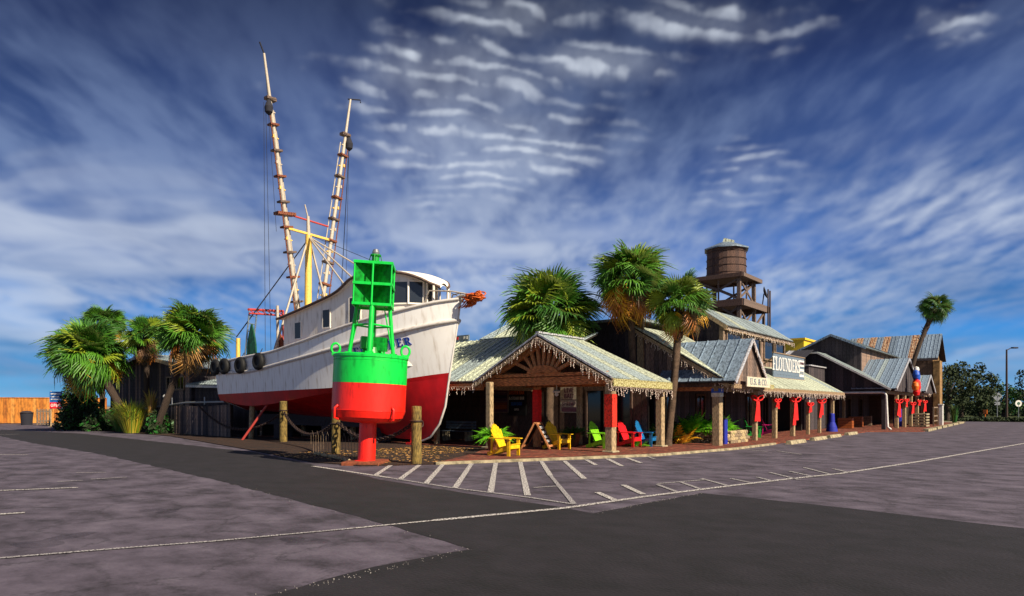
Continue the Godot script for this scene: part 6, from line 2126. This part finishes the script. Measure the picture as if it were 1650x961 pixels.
func palm(label: String, base: Vector3, top: Vector3, reach: float, n: int, radius: float, greens: Array, lows: Array, low_share: float, sd: int, bend_pt := Vector3.ZERO) -> void:
	var r := RandomNumberGenerator.new()
	r.seed = sd
	if fans.is_empty():
		fans = [make_fan(0.44, 26, 1.5, 0.35, 1), make_fan(0.40, 28, 1.7, 0.55, 2), make_fan(0.48, 24, 1.3, 0.2, 3), make_fan(0.40, 20, 1.0, 0.9, 4)]
	var o := thing("palm_tree", label, "palm tree", base, 0.0, "cabbage palms round the restaurant")
	var d := top - base
	var pts := []
	var rad := []
	var m := 22
	for i in m + 1:
		var t := float(i) / m
		var p := d * t + bend_pt * sin(PI * t)
		pts.append(p)
		rad.append(radius * (1.25 if i == 0 else 1.0) * r.randf_range(0.93, 1.07) * (1.0 if t < 0.8 else 1.18))
	var st := S()
	tube(st, pts, rad, 11)
	part(o, "trunk", st, M.bark if sd % 2 == 0 else M.bark_dark)
	# old leaf bases crossing near the crown
	var bt := S()
	for i in 40:
		var t := r.randf_range(0.72, 1.0)
		var a := r.randf() * TAU
		var p: Vector3 = d * t + bend_pt * sin(PI * t)
		var out := Vector3(cos(a), 0, sin(a))
		beam(bt, p + out * radius * 0.9, p + out * (radius + 0.14) + Vector3(0, r.randf_range(0.12, 0.28), 0), 0.06, 0.03, out)
	stuff(o, "leaf_bases", bt, M.bark)
	for i in n:
		var u := (i + 0.5) / n
		var low := u < low_share
		var el := lerpf(-1.25, -0.15, u / low_share) if low else lerpf(-0.45, 1.3, pow((u - low_share) / (1.0 - low_share), 1.0))
		el += r.randf_range(-0.12, 0.12)
		var az := i * 2.39996 + r.randf_range(-0.35, 0.35)
		var dir := Vector3(cos(az) * cos(el), sin(el), sin(az) * cos(el))
		var x := dir.cross(Vector3.UP).normalized()
		if x.length() < 0.1:
			x = Vector3.RIGHT
		var roll := r.randf_range(-1.15, 1.15)
		var y := x.cross(dir).normalized()
		var b := Basis(-x, -y if false else y, dir)
		b = Basis(dir, roll) * b
		if b.determinant() < 0:
			b.x = -b.x
		var sc := reach * r.randf_range(0.86, 1.08) * (0.9 if low else 1.0)
		var start: Vector3 = d + Vector3(0, r.randf_range(-0.25, 0.1) - (0.12 if low else 0.0), 0)
		var mat_list := lows if low else greens
		part(o, "dead_frond" if low else "frond", fans[r.randi() % 4] if not low else fans[3], M[mat_list[r.randi() % mat_list.size()]], Transform3D(b.scaled(Vector3.ONE * sc), start))

func palms() -> void:
	var g := ["frond_green", "frond_green", "frond_deep", "frond_yellow"]
	var gy := ["frond_green", "frond_deep", "frond_green", "frond_deep", "frond_yellow"]
	palm("bushy green palm rising right behind the entrance gable peak", Vector3(24.4, 0.05, -17.35), Vector3(24.5, 5.75, -17.35), 2.42, 110, 0.2, ["frond_green", "frond_deep", "frond_green", "frond_yellow"], ["frond_yellow", "frond_green", "frond_yellow", "frond_green"], 0.42, 2)
	palm("tallest middle palm with a skirt of orange dead fronds", Vector3(25.9, 0.05, -13.75), Vector3(25.75, 6.95, -14.1), 1.95, 104, 0.14, g, ["frond_dead", "frond_brown", "frond_straw", "frond_dead", "frond_gold"], 0.40, 4, Vector3(-0.12, 0, 0.0))
	palm("smaller palm with golden hanging fronds before the plank hall", Vector3(25.7, 0.05, -12.35), Vector3(26.0, 5.85, -11.95), 1.52, 70, 0.15, ["frond_green", "frond_yellow", "frond_deep"], ["frond_gold", "frond_dead", "frond_gold", "frond_brown", "frond_yellow"], 0.36, 6, Vector3(0.02, 0, 0.04))
	palm("largest dark palm at the left end, trunk leaning over the shed", Vector3(19.0, 0.02, -46.2), Vector3(17.2, 4.9, -48.2), 2.75, 116, 0.24, gy, ["frond_gold", "frond_yellow", "frond_deep", "frond_brown"], 0.2, 7, Vector3(0.1, 0, 0.2))
	palm("tall palm behind the shed's left corner", Vector3(21.2, 0.0, -56.7), Vector3(21.3, 7.9, -56.7), 1.85, 76, 0.18, gy, ["frond_gold", "frond_green"], 0.25, 9)
	palm("slim palm between the largest and rightmost left palms", Vector3(19.75, 0.02, -45.8), Vector3(19.7, 6.05, -45.7), 1.75, 74, 0.17, g, ["frond_dead", "frond_straw", "frond_brown"], 0.2, 11)
	palm("palm with straw skirt standing by the boat's stern", Vector3(18.4, 0.02, -41.6), Vector3(19.5, 5.75, -39.3), 2.3, 104, 0.2, g, ["frond_straw", "frond_brown", "frond_dead"], 0.2, 13, Vector3(-0.1, 0, 0.1))
	palm("lone slender palm leaning over the far rusty roof", Vector3(66.0, 0.05, -9.9), Vector3(67.6, 10.0, -7.9), 1.5, 56, 0.17, ["frond_deep", "frond_deep", "frond_green"], ["frond_deep", "frond_green"], 0.15, 15, Vector3(-0.55, 0, -0.5))

func tree(label: String, at: Vector3, h: float, rx: float, ry: float, n: int, sd: int, leaf: Array) -> void:
	var r := RandomNumberGenerator.new()
	r.seed = sd
	var o := thing("tree", label, "tree", at, 0.0, "trees beyond the far end of the lot")
	var tr := S()
	tube(tr, [Vector3.ZERO, Vector3(0.1, h * 0.35, 0), Vector3(0, h * 0.7, 0.1)], [0.3, 0.22, 0.1], 8)
	for k in 5:
		var a := r.randf() * TAU
		tube(tr, [Vector3(0.05, h * 0.35, 0), Vector3(cos(a) * rx * 0.4, h * 0.6, sin(a) * rx * 0.4), Vector3(cos(a) * rx * 0.75, h * 0.75, sin(a) * rx * 0.75)], [0.12, 0.08, 0.03], 5)
	part(o, "trunk", tr, M.bark_dark)
	var c := [S(), S()]
	for k in n:
		var v := Vector3(r.randf_range(-1, 1), r.randf_range(-1, 1), r.randf_range(-1, 1))
		while v.length() > 1.0:
			v = Vector3(r.randf_range(-1, 1), r.randf_range(-1, 1), r.randf_range(-1, 1))
		v = v.normalized() * pow(v.length(), 0.5)
		var cc := Vector3(v.x * rx, h - ry + v.y * ry, v.z * rx)
		var cr := r.randf_range(0.25, 0.6)
		for j in 16:
			var p := cc + Vector3(r.randf_range(-1, 1), r.randf_range(-1, 1), r.randf_range(-1, 1)) * cr
			var u := Vector3(r.randf_range(-1, 1), r.randf_range(-1, 1), r.randf_range(-1, 1)).normalized() * r.randf_range(0.12, 0.24)
			var w := u.cross(Vector3(r.randf_range(-1, 1), r.randf_range(-1, 1), r.randf_range(-1, 1))).normalized() * u.length() * 0.55
			quad(c[1] if r.randf() < 0.08 else c[0], p - u, p + w, p + u, p - w)
	part(o, "crown", c[0], M[leaf[0]])
	part(o, "crown", c[1], M[leaf[1]])

func grass_clump(label: String, at: Vector3, h: float, n: int, spread: float, m: Array, sd: int, kind := "grass_clump", cat := "ornamental grass") -> void:
	var r := RandomNumberGenerator.new()
	r.seed = sd
	var o := thing(kind, label, cat, at, 0.0, "grass clumps along the shed")
	for k in m.size():
		var st := S()
		for i in n / m.size():
			var a := r.randf() * TAU
			var out := Vector3(cos(a), 0, sin(a))
			var b := out * sqrt(r.randf()) * spread * 0.35
			var hh := h * r.randf_range(0.55, 1.1)
			var lean := spread * r.randf_range(0.2, 1.0)
			var side := Vector3(-sin(a), 0, cos(a)) * 0.018
			var p1 := b + out * lean * 0.35 + Vector3.UP * hh * 0.65
			var p2 := b + out * lean + Vector3.UP * hh * r.randf_range(0.75, 1.0)
			quad(st, b - side, b + side, p1 + side, p1 - side)
			tri(st, p1 - side, p1 + side, p2)
		part(o, "blades", st, M[m[k]])

func bush(label: String, at: Vector3, rx: float, h: float, n: int, leaf: Array, sd: int) -> void:
	var r := RandomNumberGenerator.new()
	r.seed = sd
	var o := thing("shrub", label, "shrub", at, 0.0, "dark shrubs round the shed")
	var st := [S(), S()]
	for k in 5:
		var a := r.randf() * TAU
		tube(st[0], [Vector3.ZERO, Vector3(cos(a) * rx * 0.5, h * 0.6, sin(a) * rx * 0.5)], [0.04, 0.015], 4)
	for i in n:
		var a := r.randf() * TAU
		var t := r.randf()
		var rr := rx * sqrt(r.randf()) * (0.75 + 0.35 * sin(a * 3.0 + sd)) * (1.0 - 0.55 * t * t)
		var p := Vector3(cos(a) * rr, h * t * (0.85 + 0.2 * sin(a * 2.0)), sin(a) * rr)
		var u := Vector3(r.randf_range(-1, 1), r.randf_range(-0.6, 1.2), r.randf_range(-1, 1)).normalized() * r.randf_range(0.10, 0.22)
		var w := u.cross(Vector3(r.randf_range(-1, 1), r.randf_range(-1, 1), r.randf_range(-1, 1))).normalized() * u.length() * 0.4
		var s: SurfaceTool = st[1] if r.randf() < 0.3 else st[0]
		quad(s, p - u, p + w, p + u, p - w)
	part(o, "foliage", st[0], M[leaf[0]])
	part(o, "foliage", st[1], M[leaf[1]])

# ---------------------------------------------------------------- left end: shed, fences, bins; right end: trees, lamp, signs
func left_end() -> void:
	var o := thing("plank_shed", "dark weathered plank shed behind the left group of palms", "shed")
	plank_wall(o, Vector2(20.6, -41.6), Vector2(20.6, -53.6), Vector2(-1, 0), [Vector2(0, 0), Vector2(1, 0)], [Vector2(0, 4.0), Vector2(0.5, 4.95), Vector2(1, 4.0)], 0.27, [M.dark_board_0, M.dark_board_1, M.board_0, M.dark_board_2, M.dark_board_3], M.wall_core)
	plank_wall(o, Vector2(20.6, -53.6), Vector2(28, -53.6), Vector2(0, -1), [Vector2(0, 0), Vector2(1, 0)], [Vector2(0, 4.0), Vector2(1, 4.0)], 0.5, dark_boards(), M.wall_core)
	plank_wall(o, Vector2(20.6, -41.6), Vector2(28, -41.6), Vector2(0, 1), [Vector2(0, 0), Vector2(1, 0)], [Vector2(0, 4.0), Vector2(1, 4.0)], 0.5, dark_boards(), M.wall_core)
	sheet_roof(o, Vector3(20.1, 4.0, -54.1), Vector3(28, 4.0, -54.1), Vector3(28, 5.15, -47.6), Vector3(20.1, 5.15, -47.6), 8, [M.edge_metal, M.zinc_0])
	sheet_roof(o, Vector3(20.1, 4.0, -41.1), Vector3(28, 4.0, -41.1), Vector3(28, 5.15, -47.6), Vector3(20.1, 5.15, -47.6), 8, [M.zinc_1, M.zinc_2])
	board(o, "rake_board", Vector3(20.08, 3.88, -54.1), Vector3(20.08, 5.03, -47.6), 0.06, 0.2, M.edge_metal)
	board(o, "rake_board", Vector3(20.08, 3.88, -41.1), Vector3(20.08, 5.03, -47.6), 0.06, 0.2, M.timber)
	window_at(o, Vector3(20.55, 3.1, -43.6), 2.4, 0.9, Vector3.LEFT, M.frame_wood, M.glass, 4)
	var l := thing("shed_lean_to", "low lean-to of dark planks between the shed and boat stern", "shed")
	plank_wall(l, Vector2(20.8, -34.6), Vector2(20.8, -41.6), Vector2(-1, 0), [Vector2(0, 0), Vector2(1, 0)], [Vector2(0, 2.75), Vector2(1, 2.95)], 0.25, dark_boards(), M.wall_core)
	sheet_roof(l, Vector3(20.2, 2.8, -34.4), Vector3(20.2, 3.0, -41.5), Vector3(25.0, 3.9, -41.5), Vector3(25.0, 3.7, -34.4), 8, [M.zinc_2, M.zinc_1])
	board(l, "fascia", Vector3(20.2, 2.68, -34.4), Vector3(20.2, 2.88, -41.5), 0.06, 0.14, M.edge_metal)
	# palisade with a pipe rail in front of it
	var f := thing("plank_palisade", "low uneven grey plank palisade with pipe rail left of the boat", "fence")
	plank_wall(f, Vector2(18.9, -34.0), Vector2(19.6, -45.0), Vector2(-1, 0), [Vector2(0, 0), Vector2(1, 0)], [Vector2(0, 1.75), Vector2(0.3, 1.62), Vector2(0.6, 1.7), Vector2(1, 1.55)], 0.22, boards() + dark_boards(), M.wall_core)
	var pr := S()
	tube(pr, [Vector3(18.7, 1.88, -34.2), Vector3(19.0, 1.86, -39.0), Vector3(19.35, 1.5, -45.0)], 0.055, 8)
	for z in [-36.6, -40.4]:
		line(pr, Vector3(18.85, 1.75, z), Vector3(18.85, 2.15, z), 0.04)
	part(f, "pipe_rail", pr, M.steel)
	for k in [["small white lamp on the palisade rail beside the straw skirted palm", Vector3(18.75, 2.2, -40.9)], ["round white lamp on the shed wall under the largest left palm", Vector3(20.3, 3.45, -52.4)]]:
		var t := thing("wall_lamp", k[0], "lamp", k[1], 0.0, "white lamps along the shed")
		var st := S()
		lathe(st, [Vector2(0, -0.12), Vector2(0.14, -0.1), Vector2(0.2, 0.02), Vector2(0.12, 0.14), Vector2(0, 0.18)], 14)
		part(t, "shade", st, M.white)
		var ar := S()
		line(ar, Vector3(0, 0.15, 0), Vector3(0.2, 0.25, 0), 0.025)
		part(t, "bracket", ar, M.steel)
	# orange board fence at the far left
	var a := Vector2(9.0, -86.4)
	var b := Vector2(27.5, -72.5)
	var w := thing("board_fence", "sunlit orange board fence closing the lot at the far left", "fence")
	var d := (b - a).normalized()
	var face := Vector2(-0.6, 0.8)
	plank_wall(w, a, b, face, [Vector2(0, 0.05), Vector2(1, 0.05)], [Vector2(0, 2.5), Vector2(1, 2.45)], 0.3, [M.fence_wood, M.fence_wood_b, M.fence_wood_c], M.fence_wood_b)
	var cp := S()
	beam(cp, Vector3(a.x - 0.02, 2.5, a.y), Vector3(b.x - 0.02, 2.46, b.y), 0.12, 0.05)
	part(w, "cap_board", cp, M.fence_wood)
	# banner board, gate, bin
	var f2 := facing(Vector3(-0.72, 0, 0.69))
	var s := thing("banner_board", "upright board, blue above and red lettered below, beside the orange fence", "sign", Vector3(20.5, 0, -64.1))
	var p0 := S()
	box(p0, Vector3(0, 2.15, 0), Vector3(0.95, 1.4, 0.06))
	part(s, "panel", p0, M.sky_print, Transform3D(f2, Vector3.ZERO))
	for k in [[2.66, 0.09], [2.42, 0.07], [2.22, 0.07]]:
		var ps := S()
		box(ps, Vector3(0, k[0], 0.04), Vector3(0.75, k[1], 0.02))
		part(s, "printed_band", ps, M.white, Transform3D(f2, Vector3.ZERO))
	var rd := S()
	box(rd, Vector3(0, 1.72, 0.036), Vector3(0.92, 0.5, 0.02))
	part(s, "red_field", rd, M.red, Transform3D(f2, Vector3.ZERO))
	words(s, "OPEN", 0.36, M.white, Transform3D(f2, f2 * Vector3(0, 1.72, 0.05)), 0.8)
	for k in [-0.42, 0.42]:
		board(s, "leg", f2 * Vector3(k, 0, -0.05), f2 * Vector3(k, 2.9, -0.05), 0.08, 0.08, M.timber)
	var gt := thing("slatted_gate", "low grey slatted gate before the orange fence", "gate", Vector3(21.3, 0, -69.6))
	for i in 5:
		var st := S()
		box(st, Vector3(-0.5 + i * 0.25, 0.7, 0), Vector3(0.14, 1.4, 0.04))
		part(gt, "slat", st, M.frame_wood, Transform3D(f2, Vector3.ZERO))
	for y in [0.35, 1.2]:
		var st := S()
		box(st, Vector3(0, y, -0.04), Vector3(1.2, 0.12, 0.04))
		part(gt, "rail", st, M.frame_wood, Transform3D(f2, Vector3.ZERO))
	var bn := thing("rubbish_bin", "dark rubbish bin in the fence's shadow left of the gate", "bin", Vector3(20.4, 0, -70.8))
	var bs := S()
	lathe(bs, [Vector2(0, 0), Vector2(0.42, 0), Vector2(0.5, 1.05), Vector2(0.52, 1.08), Vector2(0.3, 1.22), Vector2(0, 1.25)], 14)
	part(bn, "body", bs, M.rope)
	var lid := S()
	ring_tube(lid, Vector3(0, 1.07, 0), Basis(Vector3.RIGHT, PI / 2), 0.52, 0.52, 0.03, 16, 5)
	part(bn, "rim", lid, M.chain)
	grass_clump("tall sunlit golden green grass clump before the shed", Vector3(18.1, 0.02, -44.0), 2.1, 700, 1.25, ["grass_green", "grass_gold", "frond_yellow"], 21)
	grass_clump("second grass clump, darker, left of the golden one", Vector3(18.8, 0.02, -47.0), 1.6, 500, 1.2, ["grass_green", "plant_deep"], 22)
	grass_clump("pale feathery plume rising above the golden grass clump", Vector3(18.9, 0.9, -43.2), 1.9, 160, 0.5, ["frond_straw", "grass_gold"], 23)
	bush("dark low shrub at the foot of the leaning left palm", Vector3(18.8, 0.02, -49.8), 1.5, 1.5, 1500, ["tree_leaf", "plant_deep"], 24)
	bush("dark shrub filling the gap left of the shed", Vector3(18.4, 0.02, -53.2), 1.7, 2.4, 1800, ["tree_leaf", "plant_deep"], 25)
	bush("tall dark shrub mass beside the banner board", Vector3(20.3, 0.02, -58.4), 1.5, 3.7, 3000, ["tree_leaf", "plant_deep"], 27)
	bush("tall dark shrub under the largest palm, against the shed corner", Vector3(19.3, 0.02, -55.0), 1.7, 3.6, 3000, ["tree_leaf", "plant_deep"], 28)
	bush("dark shrub between the slim palm and plank palisade", Vector3(18.6, 0.02, -41.6), 0.9, 1.3, 900, ["tree_leaf", "plant_deep"], 26)

func right_end() -> void:
	tree("widest dark tree just past the rusty roofed hall", Vector3(100, 0, -9.0), 7.0, 3.9, 2.9, 210, 31, ["tree_leaf", "tree_leaf_light"])
	tree("sunflecked tree touching the tan end wall", Vector3(92, 0, -9.6), 6.2, 2.6, 2.4, 130, 32, ["tree_leaf", "tree_leaf_light"])
	tree("low dark tree between the wide tree and street lamp", Vector3(118, 0, -8.4), 4.2, 2.6, 1.9, 130, 33, ["tree_leaf", "tree_leaf"])
	tree("smaller blue-green tree behind the road sign", Vector3(126, 0, -6.0), 4.7, 2.4, 2.0, 120, 34, ["plant_deep", "tree_leaf"])
	tree("dark tree at the right edge behind the street lamp", Vector3(124, 0, -0.6), 8.3, 4.0, 3.6, 210, 35, ["tree_leaf", "tree_leaf"])
	tree("dark tree farther back filling the gap under the lamp", Vector3(135, 0, -3.0), 4.2, 3.6, 2.0, 150, 36, ["tree_leaf", "plant_deep"])
	var c := thing("street_lamp", "tall grey street lamp pole with one arm at the right edge", "street lamp", Vector3(112, 0, -5.0))
	var st := S()
	tube(st, [Vector3.ZERO, Vector3(0, 9.2, 0)], [0.16, 0.1], 10)
	part(c, "pole", st, M.chain)
	var ar := S()
	tube(ar, [Vector3(0, 9.1, 0), RIGHT * 0.5 + Vector3(0, 9.35, 0), RIGHT * 1.0 + Vector3(0, 9.4, 0)], 0.06, 6)
	part(c, "arm", ar, M.chain)
	var hd := S()
	box(hd, RIGHT * 1.05 + Vector3(0, 9.42, 0), Vector3(0.4, 0.18, 0.8), Basis(Vector3.UP, 0.9))
	part(c, "lamp_head", hd, M.rope)
	var s := thing("road_sign", "diamond road sign seen from behind on a thin post", "sign", Vector3(106, 0, -5.7))
	var ps := S()
	line(ps, Vector3.ZERO, Vector3(0, 3.2, 0), 0.05)
	part(s, "post", ps, M.steel)
	var pl := S()
	box(pl, Vector3(0, 0, 0), Vector3(0.95, 0.95, 0.03), Basis(Vector3.BACK, PI / 4))
	part(s, "plate", pl, M.steel, Transform3D(facing(-AHEAD), Vector3(0, 2.9, 0)))
	var pl2 := S()
	box(pl2, Vector3(0, 0, 0), Vector3(0.7, 0.4, 0.03))
	part(s, "small_plate", pl2, M.steel, Transform3D(facing(-AHEAD), Vector3(0, 2.0, 0)))
	var s2 := thing("round_sign", "small round white sign right of the street lamp", "sign", Vector3(108, 0, -3.6))
	var pp := S()
	line(pp, Vector3.ZERO, Vector3(0, 2.1, 0), 0.04)
	part(s2, "post", pp, M.steel)
	var rp := S()
	lathe(rp, [Vector2(0, -0.02), Vector2(0.42, -0.02), Vector2(0.42, 0.02), Vector2(0, 0.02)], 20, Vector3.ZERO, Basis(Vector3.RIGHT, PI / 2))
	part(s2, "plate", rp, M.white, Transform3D(facing(-AHEAD), Vector3(0, 2.0, 0)))
	var dot := S()
	lathe(dot, [Vector2(0, -0.02), Vector2(0.2, -0.02), Vector2(0.2, 0.03), Vector2(0, 0.03)], 16, Vector3.ZERO, Basis(Vector3.RIGHT, PI / 2))
	part(s2, "symbol", dot, M.teal, Transform3D(facing(-AHEAD), Vector3(0, 2.0, 0)))
	var mk := thing("orange_marker", "small orange marker post on the grass verge", "marker", Vector3(96, 0, -6.3))
	var ms := S()
	line(ms, Vector3.ZERO, Vector3(0, 1.0, 0), 0.05)
	box(ms, Vector3(0, 1.0, 0), Vector3(0.5, 0.5, 0.06), Basis(Vector3.UP, 0.9))
	part(mk, "post_and_plate", ms, M.orange)
	# low hedge bank between the lot and the verge, and distant bushes
	var hb := S()
	var r := RandomNumberGenerator.new()
	r.seed = 77
	for i in 5200:
		var p := Vector3(r.randf_range(88.8, 90.6), r.randf_range(0.0, 0.42), r.randf_range(-9, 34))
		var u := Vector3(r.randf_range(-1, 1), r.randf_range(-1, 1), r.randf_range(-1, 1)).normalized() * 0.16
		var w := u.cross(Vector3(r.randf_range(-1, 1), 1, r.randf_range(-1, 1))).normalized() * 0.1
		quad(hb, p - u, p + w, p + u, p - w)
	stuff(self, "low_hedge", hb, M.tree_leaf)
	var fb := S()
	for i in 9000:
		var z := r.randf_range(-60, 70)
		var p := Vector3(r.randf_range(140, 150), r.randf_range(0.0, 3.2) * (0.75 + 0.25 * sin(z * 0.4)), z)
		var u := Vector3(r.randf_range(-1, 1), r.randf_range(-1, 1), r.randf_range(-1, 1)).normalized() * 0.5
		var w := u.cross(Vector3(r.randf_range(-1, 1), 1, r.randf_range(-1, 1))).normalized() * 0.3
		quad(fb, p - u, p + w, p + u, p - w)
	stuff(self, "distant_bushes", fb, M.tree_leaf)
	grass_clump("dark upright shrub at the far kerb corner", Vector3(76.5, 0.02, -7.4), 1.9, 260, 0.5, ["plant_deep", "tree_leaf"], 41, "corner_shrub", "shrub")
	var wl := thing("low_stone_wall", "low pale stone wall between far porch and kerb corner", "wall", Vector3(76.2, 0.05, -8.6))
	for row in 3:
		var x := -4.2
		while x < 0.0:
			var w := r.randf_range(0.45, 0.8)
			part(wl, "stone", box_of(Vector3(w, 0.27, 0.4), 0.03), M.stone_b if r.randf() < 0.6 else M.stone_a, Transform3D(Basis.IDENTITY, Vector3(x + w * 0.5, row * 0.28, 0)))
			x += w + 0.02

func _ready() -> void:
	rng.seed = 1
	stage()
	make_materials()
	ground_setting()
	entrance_porch()
	left_wing()
	main_hall()
	upper_storey()
	long_porch()
	far_buildings()
	water_tower()
	signs()
	shrimp_boat()
	left_end()
	right_end()
	palms()
	buoy()
	yard()
	porch_things()
